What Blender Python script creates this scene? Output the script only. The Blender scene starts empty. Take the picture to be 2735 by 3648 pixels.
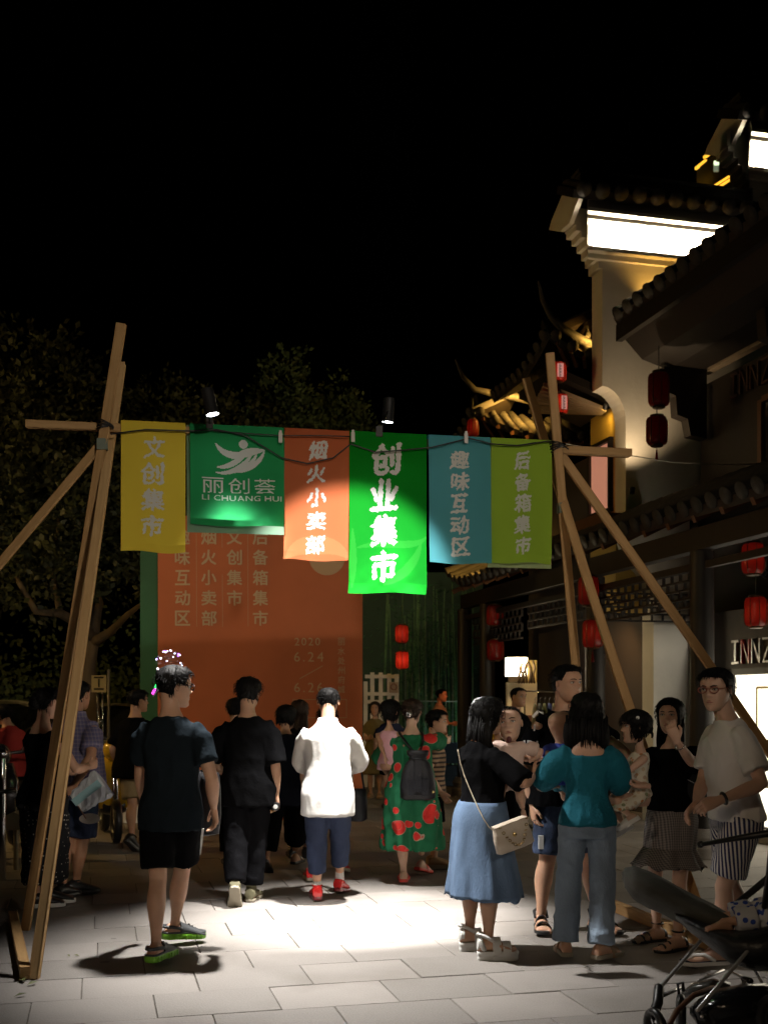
import bpy, math, random
import numpy as np
from mathutils import Vector, Matrix, noise

SC = bpy.context.scene
COL = SC.collection
R = math.radians
PI = math.pi
V = Vector
random.seed(7)

# ------------------------------------------------------------------ camera
CAMH, F_PX, CX, HY = 1.55, 4000.0, 1367.5, 2490.0      # eye height, focal length and horizon of the photograph
cam = bpy.data.cameras.new('camera')
cam_o = bpy.data.objects.new('camera', cam)
COL.objects.link(cam_o)
cam.sensor_fit = 'VERTICAL'
cam.sensor_height = 36.0
cam.lens = 36.0 * F_PX / 3648.0
cam.shift_y = (HY - 1824.0) / 3648.0
cam.clip_start, cam.clip_end = 0.1, 500.0
cam_o.location = (0, 0, CAMH)
cam_o.rotation_euler = (R(90), 0, 0)
cam.dof.use_dof = True
cam.dof.focus_distance = 7.4
cam.dof.aperture_fstop = 3.2
SC.camera = cam_o

# ------------------------------------------------------------------ night sky
world = bpy.data.worlds.new('World')
SC.world = world
world.use_nodes = True
wn = world.node_tree
wbg = wn.nodes['Background']
sky = wn.nodes.new('ShaderNodeTexSky')
sky.sky_type = 'NISHITA'
sky.sun_disc = False
sky.sun_elevation = R(-4)
sky.sun_rotation = R(150)
wn.links.new(sky.outputs[0], wbg.inputs[0])
wbg.inputs[1].default_value = 0.0012

SC.view_settings.view_transform = 'Standard'
SC.view_settings.look = 'None'
SC.view_settings.exposure = 0.0
SC.view_settings.gamma = 1.0
SC.view_settings.use_curve_mapping = False
SC.cycles.max_bounces = 6
SC.cycles.diffuse_bounces = 2
SC.cycles.glossy_bounces = 3
SC.cycles.transmission_bounces = 5
SC.cycles.sample_clamp_indirect = 3.0
SC.cycles.caustics_reflective = False
SC.cycles.caustics_refractive = False


def lamp(name, kind, loc, energy, col=(1, 1, 1), parent=None, target=None, **kw):
    l = bpy.data.lights.new(name, kind)
    l.energy = energy
    l.color = col
    for k_, v_ in kw.items():
        setattr(l, k_, v_)
    o = bpy.data.objects.new(name, l)
    COL.objects.link(o)
    o.location = loc
    if target is not None:
        o.rotation_euler = (V(target) - V(loc)).to_track_quat('-Z', 'Y').to_euler()
    if parent is not None:
        o.parent = parent
        o.location = V(loc) - wloc(parent)
    return o


def wloc(o):
    p = V((0, 0, 0))
    while o is not None:
        p += o.location
        o = o.parent
    return p

# ------------------------------------------------------------------ pixel of the photograph + depth -> place


def AT(px, py, d):
    return V(((px - CX) / F_PX * d, d, CAMH - (py - HY) / F_PX * d))


def G(px, py, z=0.0):
    d = (CAMH - z) * F_PX / (py - HY)
    return V(((px - CX) / F_PX * d, d, z))


TH = R(14.2)                               # the street (facades and paving) runs away to the far left
E1 = V((math.cos(TH), math.sin(TH), 0))
E2 = V((-math.sin(TH), math.cos(TH), 0))
BO = V((3.01, 14.0, 0))


def B(a, b, z=0.0):
    return BO + E1 * a + E2 * b + V((0, 0, z))

# ------------------------------------------------------------------ materials


def nodes_of(m):
    nt = m.node_tree
    return nt, nt.nodes['Principled BSDF']


def mat(name, col, rough=0.7, metal=0.0, var=0.0, vscale=6.0, bump=0.0, bscale=40.0, emit=None, estr=0.0, spec=0.5,
        trans=0.0, stretch=(1, 1, 1), sheen=0.0, alpha=None, coat=0.0, fold=0.0):
    m = bpy.data.materials.new(name)
    m.use_nodes = True
    nt, b = nodes_of(m)
    b.inputs['Base Color'].default_value = (*col, 1)
    b.inputs['Roughness'].default_value = rough
    b.inputs['Metallic'].default_value = metal
    b.inputs['Specular IOR Level'].default_value = spec
    b.inputs['Transmission Weight'].default_value = trans
    b.inputs['Sheen Weight'].default_value = sheen
    b.inputs['Coat Weight'].default_value = coat
    if alpha is not None:
        b.inputs['Alpha'].default_value = alpha
    if emit:
        b.inputs['Emission Color'].default_value = (*emit, 1)
        b.inputs['Emission Strength'].default_value = estr
    if var or bump:
        tc = nt.nodes.new('ShaderNodeTexCoord')
        mp = nt.nodes.new('ShaderNodeMapping')
        mp.inputs['Scale'].default_value = stretch
        nt.links.new(tc.outputs['Object'], mp.inputs[0])
        if var:
            n = nt.nodes.new('ShaderNodeTexNoise')
            n.inputs['Scale'].default_value = vscale
            n.inputs['Detail'].default_value = 6
            nt.links.new(mp.outputs[0], n.inputs['Vector'])
            r = nt.nodes.new('ShaderNodeValToRGB')
            r.color_ramp.elements[0].position = 0.3
            r.color_ramp.elements[1].position = 0.7
            r.color_ramp.elements[0].color = (*[c * (1 - var) for c in col], 1)
            r.color_ramp.elements[1].color = (*[min(1, c * (1 + var)) for c in col], 1)
            nt.links.new(n.outputs[0], r.inputs[0])
            nt.links.new(r.outputs[0], b.inputs['Base Color'])
        if bump:
            n2 = nt.nodes.new('ShaderNodeTexNoise')
            n2.inputs['Scale'].default_value = bscale
            n2.inputs['Detail'].default_value = 4
            nt.links.new(mp.outputs[0], n2.inputs['Vector'])
            bp = nt.nodes.new('ShaderNodeBump')
            bp.inputs['Strength'].default_value = bump
            bp.inputs['Distance'].default_value = 0.01
            nt.links.new(n2.outputs[0], bp.inputs['Height'])
            nt.links.new(bp.outputs[0], b.inputs['Normal'])
            if fold:
                mp2 = nt.nodes.new('ShaderNodeMapping')
                mp2.inputs['Rotation'].default_value = (.3, .5, .2)
                mp2.inputs['Scale'].default_value = (1, 1, .55)
                nt.links.new(tc.outputs['Object'], mp2.inputs[0])
                n3 = nt.nodes.new('ShaderNodeTexNoise')
                n3.noise_type = 'RIDGED_MULTIFRACTAL'
                n3.inputs['Scale'].default_value = 6.5
                n3.inputs['Detail'].default_value = 2.5
                n3.inputs['Distortion'].default_value = .7
                nt.links.new(mp2.outputs[0], n3.inputs['Vector'])
                b3 = nt.nodes.new('ShaderNodeBump')
                b3.inputs['Strength'].default_value = fold
                b3.inputs['Distance'].default_value = .012
                nt.links.new(n3.outputs[0], b3.inputs['Height'])
                nt.links.new(b3.outputs[0], bp.inputs['Normal'])
    return m


def fabric(name, col, rough=0.85, var=0.12, bump=0.35, bscale=60.0, fold=.75, **kw):
    return mat(name, col, rough, var=var, vscale=5, bump=bump, bscale=bscale, spec=0.2 if max(col) > .03 else .025, fold=fold, **kw)


def pattern_mat(name, fn, rough=0.85):
    """fn(nt, vector_socket) -> colour socket, on object coordinates"""
    m = bpy.data.materials.new(name)
    m.use_nodes = True
    nt, b = nodes_of(m)
    b.inputs['Roughness'].default_value = rough
    b.inputs['Specular IOR Level'].default_value = 0.2
    tc = nt.nodes.new('ShaderNodeTexCoord')
    nt.links.new(fn(nt, tc.outputs['Object']), b.inputs['Base Color'])
    return m


def nd(nt, typ, *ins, **props):
    n = nt.nodes.new(typ)
    for k_, v_ in props.items():
        setattr(n, k_, v_)
    for i, s in enumerate(ins):
        if s is None:
            continue
        if isinstance(s, bpy.types.NodeSocket):
            nt.links.new(s, n.inputs[i])
        else:
            n.inputs[i].default_value = s
    return n


def mth(nt, op, a, b=None):
    return nd(nt, 'ShaderNodeMath', a, b, operation=op).outputs[0]


def mixc(nt, fac, a, b):
    n = nt.nodes.new('ShaderNodeMix')
    n.data_type = 'RGBA'
    for i, s in ((0, fac), (6, a), (7, b)):
        if isinstance(s, bpy.types.NodeSocket):
            nt.links.new(s, n.inputs[i])
        elif i == 0:
            n.inputs[i].default_value = s
        else:
            n.inputs[i].default_value = (*s, 1)
    return n.outputs[2]


def cloth_translucent(name, col, tr=0.5, col2=None):
    """printed banner cloth that glows when lit from behind"""
    m = bpy.data.materials.new(name)
    m.use_nodes = True
    nt = m.node_tree
    nt.nodes.remove(nt.nodes['Principled BSDF'])
    out = nt.nodes['Material Output']
    tc = nd(nt, 'ShaderNodeTexCoord')
    n = nd(nt, 'ShaderNodeTexNoise', tc.outputs['Object'])
    n.inputs['Scale'].default_value = 2.2
    n.inputs['Detail'].default_value = 3
    c = mixc(nt, n.outputs[0], [x * 0.86 for x in col], col2 or [min(1, x * 1.12) for x in col])
    weave = nd(nt, 'ShaderNodeTexNoise', tc.outputs['Object'])
    weave.inputs['Scale'].default_value = 260
    bp = nd(nt, 'ShaderNodeBump')
    bp.inputs['Strength'].default_value = 0.15
    bp.inputs['Distance'].default_value = 0.003
    nt.links.new(weave.outputs[0], bp.inputs['Height'])
    df = nd(nt, 'ShaderNodeBsdfDiffuse', c)
    tl = nd(nt, 'ShaderNodeBsdfTranslucent', c)
    nt.links.new(bp.outputs[0], df.inputs['Normal'])
    mx = nd(nt, 'ShaderNodeMixShader', tr, df.outputs[0], tl.outputs[0])
    nt.links.new(mx.outputs[0], out.inputs[0])
    return m


def wood_mat(name, col, dark, scale=1.0, rough=0.6):
    def fn(nt, vec):
        mp = nd(nt, 'ShaderNodeMapping', vec)
        mp.inputs['Scale'].default_value = (14 * scale, 14 * scale, 1.3 * scale)
        n = nd(nt, 'ShaderNodeTexNoise', mp.outputs[0])
        n.inputs['Scale'].default_value = 3.0
        n.inputs['Detail'].default_value = 8
        n.inputs['Distortion'].default_value = 0.6
        v = nd(nt, 'ShaderNodeTexVoronoi', vec)
        v.inputs['Scale'].default_value = 2.6
        knot = nd(nt, 'ShaderNodeMapRange', v.outputs['Distance'])
        knot.inputs[1].default_value = 0.03
        knot.inputs[2].default_value = 0.10
        c = mixc(nt, n.outputs[0], dark, col)
        return mixc(nt, knot.outputs[0], [x * 0.35 for x in col], c)
    return pattern_mat(name, fn, rough)


# ------------------------------------------------------------------ mesh builder


class MB:
    def __init__(s):
        s.v, s.f, s.m = [], [], []

    def add(s, vs, fs, mi=0):
        o = len(s.v)
        s.v.extend([tuple(p) for p in vs])
        s.f.extend([tuple(i + o for i in q) for q in fs])
        s.m.extend([mi] * len(fs))
        return s

    def box(s, c, hx, hy, hz, ax=None, mi=0):
        """box with half sizes along the three axes of ax"""
        c = V(c)
        X, Y, Z = ax or (V((1, 0, 0)), V((0, 1, 0)), V((0, 0, 1)))
        vs = [c + X * (hx * i) + Y * (hy * j) + Z * (hz * k) for i in (-1, 1) for j in (-1, 1) for k in (-1, 1)]
        return s.add(vs, [(0, 1, 3, 2), (4, 6, 7, 5), (0, 4, 5, 1), (2, 3, 7, 6), (0, 2, 6, 4), (1, 5, 7, 3)], mi)

    def bbox(s, p0, p1, mi=0):
        p0, p1 = V(p0), V(p1)
        h = (p1 - p0) / 2
        return s.box((p0 + p1) / 2, abs(h.x), abs(h.y), abs(h.z), mi=mi)

    def loft(s, rings, mi=0, caps=(1, 1), closed=True):
        n = len(rings[0])
        vs = [p for r in rings for p in r]
        fs = []
        for i in range(len(rings) - 1):
            for j in range(n if closed else n - 1):
                a, b = i * n + j, i * n + (j + 1) % n
                fs.append((a, b, b + n, a + n))
        if caps[0]:
            fs.append(tuple(range(n))[::-1])
        if caps[1]:
            fs.append(tuple((len(rings) - 1) * n + j for j in range(n)))
        return s.add(vs, fs, mi)

    def tube(s, pts, rad, n=10, hint=None, mi=0, round_=True, ell=None):
        """tube along a polyline; rad a number or a list; ell (kx, ky) squashes the section"""
        pts = [V(p) for p in pts]
        rs = rad if isinstance(rad, (list, tuple)) else [rad] * len(pts)
        h = V(hint) if hint is not None else V((0.13, 0.31, 0.94))
        rings = []
        kx, ky = ell or (1, 1)
        last = None
        ext = []
        for i, p in enumerate(pts):
            t = (pts[min(i + 1, len(pts) - 1)] - pts[max(i - 1, 0)])
            t = t.normalized() if t.length > 1e-9 else V((0, 0, 1))
            y = h - t * h.dot(t)
            if y.length < 0.15:
                y = last if last is not None else t.orthogonal()
                y = y - t * y.dot(t)
            y.normalize()
            last = y
            x = y.cross(t)
            r_ = rs[i]
            rx, ry = (r_ if isinstance(r_, (list, tuple)) else (r_, r_))
            ext.append((p, x, y, t, rx * kx, ry * ky))
        def ring(p, x, y, rx, ry):
            return [p + x * (rx * math.cos(a)) + y * (ry * math.sin(a)) for a in (2 * PI * j / n for j in range(n))]
        if round_:
            p, x, y, t, rx, ry = ext[0]
            m_ = min(rx, ry)
            rings += [ring(p - t * (m_ * .7), x, y, rx * .35, ry * .35), ring(p - t * (m_ * .4), x, y, rx * .8, ry * .8)]
        for p, x, y, t, rx, ry in ext:
            rings.append(ring(p, x, y, rx, ry))
        if round_:
            p, x, y, t, rx, ry = ext[-1]
            m_ = min(rx, ry)
            rings += [ring(p + t * (m_ * .4), x, y, rx * .8, ry * .8), ring(p + t * (m_ * .7), x, y, rx * .35, ry * .35)]
        return s.loft(rings, mi)

    def beam(s, p0, p1, w, h, up=V((0, 0, 1)), mi=0, bow=None):
        """square timber from p0 to p1"""
        p0, p1 = V(p0), V(p1)
        t = (p1 - p0).normalized()
        y = (V(up) - t * V(up).dot(t)).normalized()
        x = y.cross(t)
        n = 7 if bow else 2
        rings = []
        for i in range(n):
            u = i / (n - 1)
            c = p0.lerp(p1, u)
            if bow:
                c = c + V(bow) * (4 * u * (1 - u))
            rings.append([c + x * (w / 2 * a) + y * (h / 2 * b) for a, b in ((-1, -1), (1, -1), (1, 1), (-1, 1))])
        return s.loft(rings, mi)

    def lathe(s, c, prof, n=20, axis=None, mi=0):
        """prof = [(r, h)...] round axis"""
        t = V(axis).normalized() if axis is not None else V((0, 0, 1))
        x = t.orthogonal().normalized()
        y = t.cross(x)
        c = V(c)
        rings = [[c + t * h + x * (r * math.cos(2 * PI * j / n)) + y * (r * math.sin(2 * PI * j / n)) for j in range(n)] for r, h in prof]
        return s.loft(rings, mi)

    def ball(s, c, rx, ry=None, rz=None, n=14, k=9, mi=0, ax=None):
        ry = rx if ry is None else ry
        rz = rx if rz is None else rz
        X, Y, Z = ax or (V((1, 0, 0)), V((0, 1, 0)), V((0, 0, 1)))
        c = V(c)
        rings = []
        for i in range(1, k):
            a = PI * i / k
            rings.append([c - Z * (rz * math.cos(a)) + X * (rx * math.sin(a) * math.cos(2 * PI * j / n)) + Y * (ry * math.sin(a) * math.sin(2 * PI * j / n)) for j in range(n)])
        return s.loft(rings, mi)

    def torus(s, c, r0, r1, axis=(0, 1, 0), n=24, m=8, mi=0, ell=(1, 1), x=None):
        t = V(axis).normalized()
        x = (V(x) if x is not None else t.orthogonal()).normalized()
        y = t.cross(x)
        c = V(c)
        vs, fs = [], []
        for i in range(n):
            a = 2 * PI * i / n
            d = x * (math.cos(a) * ell[0]) + y * (math.sin(a) * ell[1])
            for j in range(m):
                b = 2 * PI * j / m
                vs.append(c + d * r0 + d.normalized() * (r1 * math.cos(b)) + t * (r1 * math.sin(b)))
                fs.append((i * m + j, ((i + 1) % n) * m + j, ((i + 1) % n) * m + (j + 1) % m, i * m + (j + 1) % m))
        return s.add(vs, fs, mi)

    def grid(s, fn, nu, nv, mi=0):
        vs = [fn(i / nu, j / nv) for j in range(nv + 1) for i in range(nu + 1)]
        fs = [(j * (nu + 1) + i, j * (nu + 1) + i + 1, (j + 1) * (nu + 1) + i + 1, (j + 1) * (nu + 1) + i) for j in range(nv) for i in range(nu)]
        return s.add(vs, fs, mi)

    def prism(s, poly, o, X, Y, Z, t, mi=0):
        """outline poly [(x,y)] in the plane o,X,Y pushed along Z by t"""
        n = len(poly)
        o = V(o)
        vs = [o + X * a + Y * b for a, b in poly] + [o + X * a + Y * b + Z * t for a, b in poly]
        fs = [tuple(range(n))[::-1], tuple(range(n, 2 * n))] + [(i, (i + 1) % n, n + (i + 1) % n, n + i) for i in range(n)]
        return s.add(vs, fs, mi)

    def mesh(s, name, mats, off=V((0, 0, 0)), smooth=True):
        me = bpy.data.meshes.new(name)
        ox, oy, oz = off
        me.from_pydata([(p[0] - ox, p[1] - oy, p[2] - oz) for p in s.v], [], s.f)
        for m in (mats if isinstance(mats, (list, tuple)) else [mats]):
            me.materials.append(m)
        me.polygons.foreach_set('material_index', s.m)
        if smooth:
            me.polygons.foreach_set('use_smooth', [True] * len(s.f))
        me.update()
        return me

    def build(s, name, mats, parent=None, smooth=False, loc=None, label=None):
        off = wloc(parent) if parent is not None else V((0, 0, 0))
        if loc is not None:
            off = V(loc)
        me = s.mesh(name, mats, off, smooth)
        if smooth == 'auto':
            me.set_sharp_from_angle(angle=R(38))
        o = bpy.data.objects.new(name, me)
        COL.objects.link(o)
        if parent is not None:
            o.parent = parent
            o.location = off - wloc(parent)
        elif loc is not None:
            o.location = loc
        if label:
            o['label'] = label
        return o


def thing(name, label, cat, loc, group=None):
    o = bpy.data.objects.new(name, None)
    o.empty_display_size = 0.1
    COL.objects.link(o)
    o.location = loc
    o['label'] = label
    o['category'] = cat
    if group:
        o['group'] = group
    return o


def tag(o, label, cat, group=None):
    o['label'] = label
    o['category'] = cat
    if group:
        o['group'] = group
    return o


def structure(o):
    o['kind'] = 'structure'
    return o


def copy_thing(t, loc, label, group=None):
    r = t.copy()
    COL.objects.link(r)
    r.location = loc
    r['label'] = label
    if group:
        r['group'] = group
    for ch in t.children:
        c = ch.copy()
        COL.objects.link(c)
        c.parent = r
        for g in ch.children:
            d = g.copy()
            COL.objects.link(d)
            d.parent = c
    return r


def remesh(mb, voxel, smooth=3):
    """weld overlapping closed lofts into one continuous surface -> (Nx3 verts, faces)"""
    me = bpy.data.meshes.new('tmp')
    me.from_pydata(mb.v, [], mb.f)
    o = bpy.data.objects.new('tmp', me)
    COL.objects.link(o)
    m = o.modifiers.new('r', 'REMESH')
    m.mode = 'VOXEL'
    m.voxel_size = voxel
    if smooth:
        s = o.modifiers.new('s', 'SMOOTH')
        s.iterations = smooth
        s.factor = 0.5
    dg = bpy.context.evaluated_depsgraph_get()
    ev = bpy.data.meshes.new_from_object(o.evaluated_get(dg))
    n = len(ev.vertices)
    co = np.empty(n * 3)
    ev.vertices.foreach_get('co', co)
    no = np.empty(n * 3)
    ev.vertex_normals.foreach_get('vector', no)
    fs = [tuple(p.vertices) for p in ev.polygons]
    bpy.data.objects.remove(o)
    bpy.data.meshes.remove(me)
    bpy.data.meshes.remove(ev)
    return co.reshape(-1, 3), no.reshape(-1, 3), fs


# ------------------------------------------------------------------ lettering
_glyph = {}


def glyph(ch, bold=0.0, res=3):
    """outline of one character, centred in a 1 x 1 box -> verts, faces, width"""
    k = (ch, bold, res)
    if k not in _glyph:
        cu = bpy.data.curves.new('glyph', 'FONT')
        cu.body = ch
        cu.size = 1.0
        cu.resolution_u = res
        cu.offset = bold
        o = bpy.data.objects.new('glyph', cu)
        COL.objects.link(o)
        dg = bpy.context.evaluated_depsgraph_get()
        me = bpy.data.meshes.new_from_object(o.evaluated_get(dg))
        vs = [(v.co.x, v.co.y) for v in me.vertices]
        fs = [tuple(p.vertices) for p in me.polygons]
        bpy.data.objects.remove(o)
        bpy.data.curves.remove(cu)
        bpy.data.meshes.remove(me)
        if vs:
            x0, x1 = min(v[0] for v in vs), max(v[0] for v in vs)
            y0, y1 = min(v[1] for v in vs), max(v[1] for v in vs)
            vs = [(((x - x0) / max(1e-6, x1 - x0) - .5), ((y - y0) / max(1e-6, y1 - y0) - .5)) for x, y in vs]
            _glyph[k] = (vs, fs, (x1 - x0) / max(1e-6, (y1 - y0)))
        else:
            _glyph[k] = ([], [], .3)
    return _glyph[k]


def put_glyph(mb, ch, cx, cy, w, h, fn, bold=0.0, res=3, shear=0.0, mi=0):
    """draw ch in the box (w, h) round (cx, cy) of a sheet; fn maps sheet coords to space"""
    vs, fs, _ = glyph(ch, bold, res)
    mb.add([fn(cx + x * w + shear * y * h, cy + y * h) for x, y in vs], fs, mi)


def put_line(mb, txt, x0, cy, h, fn, bold=0.0, track=0.12, wk=1.0):
    """horizontal line of latin lettering of cap height h"""
    x = x0
    for ch in txt:
        if ch == ' ':
            x += h * .45
            continue
        vs, fs, r_ = glyph(ch, bold, 3)
        if ch in '.-/':
            hh, ww, yy = (h * .16, h * .16, cy - h * .42) if ch == '.' else (h, h * .5, cy)
        else:
            hh, ww, yy = h, h * r_ * wk, cy
        mb.add([fn(x + ww * .5 + a * ww, yy + b * hh) for a, b in vs], fs)
        x += ww + h * track
    return x


def stroke_poly(mb, pts, wid, fn, mi=0, n=14):
    """tapered brush stroke along a cubic bezier"""
    p = [V((a, b)) for a, b in pts]
    vs, fs = [], []
    for i in range(n + 1):
        t = i / n
        c = p[0] * (1 - t) ** 3 + p[1] * 3 * t * (1 - t) ** 2 + p[2] * 3 * t * t * (1 - t) + p[3] * t ** 3
        d = (p[1] - p[0]) * (1 - t) ** 2 + (p[2] - p[1]) * 2 * t * (1 - t) + (p[3] - p[2]) * t * t
        d = d.normalized() if d.length > 0 else V((1, 0))
        w_ = wid * (math.sin(PI * min(1, max(0, t * .92 + .04))) ** .8) / 2
        nn = V((-d.y, d.x))
        vs += [fn(*(c + nn * w_)), fn(*(c - nn * w_))]
        if i:
            fs.append((2 * i - 2, 2 * i - 1, 2 * i + 1, 2 * i))
    mb.add(vs, fs, mi)
# ------------------------------------------------------------------ shared materials
M_STONE = None


def stone_mat():
    def fn(nt, vec):
        oi = nd(nt, 'ShaderNodeObjectInfo')
        ge = nd(nt, 'ShaderNodeNewGeometry')
        n1 = nd(nt, 'ShaderNodeTexNoise', vec)
        n1.inputs['Scale'].default_value = 3.0
        n1.inputs['Detail'].default_value = 8
        n2 = nd(nt, 'ShaderNodeTexNoise', vec)
        n2.inputs['Scale'].default_value = 120
        n2.inputs['Detail'].default_value = 3
        c = mixc(nt, n1.outputs[0], (.225, .202, .188), (.312, .282, .264))
        rnd = mth(nt, 'ADD', oi.outputs['Random'], ge.outputs['Random Per Island'])
        rnd = mth(nt, 'FRACT', rnd)
        c = mixc(nt, mth(nt, 'MULTIPLY', rnd, .95), c, (.175, .160, .148))
        sp = nd(nt, 'ShaderNodeMapRange', n2.outputs[0])
        sp.inputs[1].default_value = .35
        sp.inputs[2].default_value = .62
        c = mixc(nt, mth(nt, 'MULTIPLY', sp.outputs[0], .35), c, (.36, .335, .31))
        n3 = nd(nt, 'ShaderNodeTexNoise', vec)
        n3.inputs['Scale'].default_value = 1.1
        n3.inputs['Detail'].default_value = 5
        st = nd(nt, 'ShaderNodeMapRange', n3.outputs[0])
        st.inputs[1].default_value = .55
        st.inputs[2].default_value = .75
        c = mixc(nt, mth(nt, 'MULTIPLY', st.outputs[0], .65), c, (.12, .105, .092))
        # trodden gum and drips
        tcg = nd(nt, 'ShaderNodeNewGeometry')
        vg = nd(nt, 'ShaderNodeTexVoronoi', tcg.outputs['Position'])
        vg.inputs['Scale'].default_value = 3.1
        vc = nd(nt, 'ShaderNodeSeparateColor', vg.outputs['Color'])
        spot = mth(nt, 'LESS_THAN', vg.outputs['Distance'], mth(nt, 'MULTIPLY', vc.outputs[0], .10))
        spot = mth(nt, 'MULTIPLY', spot, mth(nt, 'GREATER_THAN', vc.outputs[1], .45))
        c = mixc(nt, mth(nt, 'MULTIPLY', spot, .6), c, (.07, .062, .055))
        big = nd(nt, 'ShaderNodeTexNoise', tcg.outputs['Position'])
        big.inputs['Scale'].default_value = .75
        big.inputs['Detail'].default_value = 7
        bm = nd(nt, 'ShaderNodeMapRange', big.outputs[0])
        bm.inputs[1].default_value = .50
        bm.inputs[2].default_value = .68
        return mixc(nt, mth(nt, 'MULTIPLY', bm.outputs[0], .65), c, (.13, .115, .10))
    m = pattern_mat('granite paving', fn, .62)
    nt, b = nodes_of(m)
    tc = nd(nt, 'ShaderNodeTexCoord')
    n = nd(nt, 'ShaderNodeTexNoise', tc.outputs['Object'])
    n.inputs['Scale'].default_value = 60
    n.inputs['Detail'].default_value = 5
    bp = nd(nt, 'ShaderNodeBump')
    bp.inputs['Strength'].default_value = .4
    bp.inputs['Distance'].default_value = .006
    nt.links.new(n.outputs[0], bp.inputs['Height'])
    nt.links.new(bp.outputs[0], b.inputs['Normal'])
    b.inputs['Specular IOR Level'].default_value = .35
    return m


M_STONE = stone_mat()
M_GROUT = mat('dark joint sand', (.13, .115, .10), .95, var=.3, vscale=30)
M_WOOD = wood_mat('pine timber', (.58, .37, .17), (.30, .16, .06))
M_WOOD2 = wood_mat('pale pine timber', (.64, .44, .22), (.38, .22, .09))
M_BLACK = mat('black metal', (.012, .012, .013), .45)
M_BLACKM = mat('black plastic', (.015, .015, .016), .35)
M_STEEL = mat('chromed tube', (.75, .75, .77), .16, metal=1.0)
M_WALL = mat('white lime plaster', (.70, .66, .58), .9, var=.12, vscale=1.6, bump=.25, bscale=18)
M_GREYWALL = mat('grey brick wall', (.16, .15, .14), .9, var=.2, vscale=3, bump=.3)
M_TILE = mat('grey clay roof tile', (.032, .030, .028), .75, var=.3, vscale=14, bump=.4, bscale=50)
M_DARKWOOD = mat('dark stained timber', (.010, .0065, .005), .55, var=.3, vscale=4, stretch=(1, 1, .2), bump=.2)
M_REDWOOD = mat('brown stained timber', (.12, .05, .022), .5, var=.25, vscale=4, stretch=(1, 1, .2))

# ------------------------------------------------------------------ ground
gm = MB()
gm.add([(-150, -40, -.010), (150, -40, -.010), (150, 260, -.010), (-150, 260, -.010)], [(0, 1, 2, 3)])
pavement = structure(gm.build('pavement', M_GROUT))
TL, TD, GAP = .61, .455, .005


def tile_verts(a0, b0, a1, b1, zt, bev=.003):
    lo = [B(a0, b0), B(a1, b0), B(a1, b1), B(a0, b1)]
    hi = [B(a0 + bev, b0 + bev), B(a1 - bev, b0 + bev), B(a1 - bev, b1 - bev), B(a0 + bev, b1 - bev)]
    vs = [p + V((0, 0, zt - .035)) for p in lo] + [p + V((0, 0, zt - .004)) for p in lo] + [p + V((0, 0, zt)) for p in hi]
    fs = [(8, 9, 10, 11)]
    for k in (0, 4):
        fs += [(k + i, k + (i + 1) % 4, k + 4 + (i + 1) % 4, k + 4 + i) for i in range(4)]
    return vs, fs


cells = []
for j in range(-60, 60):
    off = (j % 2) * TL * .5 + .02 * ((j * 7) % 5 - 2)
    for i in range(-60, 60):
        a, b = i * TL + off, j * TD
        c = B(a + TL / 2, b + TD / 2)
        if c.y < 4.6 or c.y > 30:
            continue
        if abs(c.x) > .345 * c.y + .75:
            continue
        cells.append((c.y, a, b, c))
cells.sort(key=lambda q: q[0])
inview = [q for q in cells if q[0] > 5.05 and abs(q[3].x) < .342 * q[0] + .3]
near = inview[:300]
nearset = set((q[1], q[2]) for q in near)
protos = []
rt = random.Random(3)
for k in range(5):
    w = rt.uniform(-.002, .002)
    vs, fs = tile_verts(GAP / 2, GAP / 2 + w, TL - GAP / 2, TD - GAP / 2 + w, 0)
    t_ = MB().add([p - BO for p in vs], fs)
    protos.append(t_.mesh('paving_tile', M_STONE, smooth=False))
far = MB()
for d_, a, b, c in cells:
    dz = rt.uniform(-.003, .0015)
    if (a, b) in nearset:
        o = bpy.data.objects.new('paving_tile', rt.choice(protos))
        COL.objects.link(o)
        o.parent = pavement
        o.location = B(a, b, dz)
        o.rotation_euler = (rt.uniform(-.003, .003), rt.uniform(-.003, .003), 0)
    else:
        vs, fs = tile_verts(a + GAP / 2, b + GAP / 2, a + TL - GAP / 2, b + TD - GAP / 2, dz)
        far.add(vs, fs)
o = far.build('paving_tiles', M_STONE, pavement)
o['kind'] = 'stuff'
fm = MB()
fm.add([(-150, 29.5, -.008), (150, 29.5, -.008), (150, 255, -.008), (-150, 255, -.008)], [(0, 1, 2, 3)])
structure(fm.build('road', mat('asphalt', (.05, .05, .05), .8, var=.3, vscale=3, bump=.3)))
# small leaves and litter lying on the stone
lf = MB()
for px, py, s_ in ((75, 3490, .05), (95, 3515, .04), (50, 3555, .035), (250, 3412, .02), (285, 3410, .02), (1360, 3120, .03), (1700, 3180, .02)):
    p = G(px, py)
    a = rt.uniform(0, 6)
    X, Y = V((math.cos(a), math.sin(a), .1)), V((-math.sin(a), math.cos(a), .25))
    lf.add([p + V((0, 0, .006)), p + X * s_ + Y * s_ * .4 + V((0, 0, .012)), p + X * s_ * 2 + V((0, 0, .008)), p + X * s_ - Y * s_ * .4 + V((0, 0, .016))], [(0, 1, 2, 3)])
o = lf.build('fallen_leaves', mat('dry leaf', (.12, .13, .04), .7, var=.5, vscale=9))
o['kind'] = 'stuff'

# ------------------------------------------------------------------ timber banner frame
BA, BB = AT(93, 1514, 7.15), AT(2255, 1606, 7.95)
BB.z = BA.z = (BA.z + BB.z) / 2


def beam_pt(px, off=0.0):
    m = (px - CX) / F_PX
    t = (m * BA.y - BA.x) / ((BB.x - BA.x) - m * (BB.y - BA.y))
    return BA.lerp(BB, t) + BN * off


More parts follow.
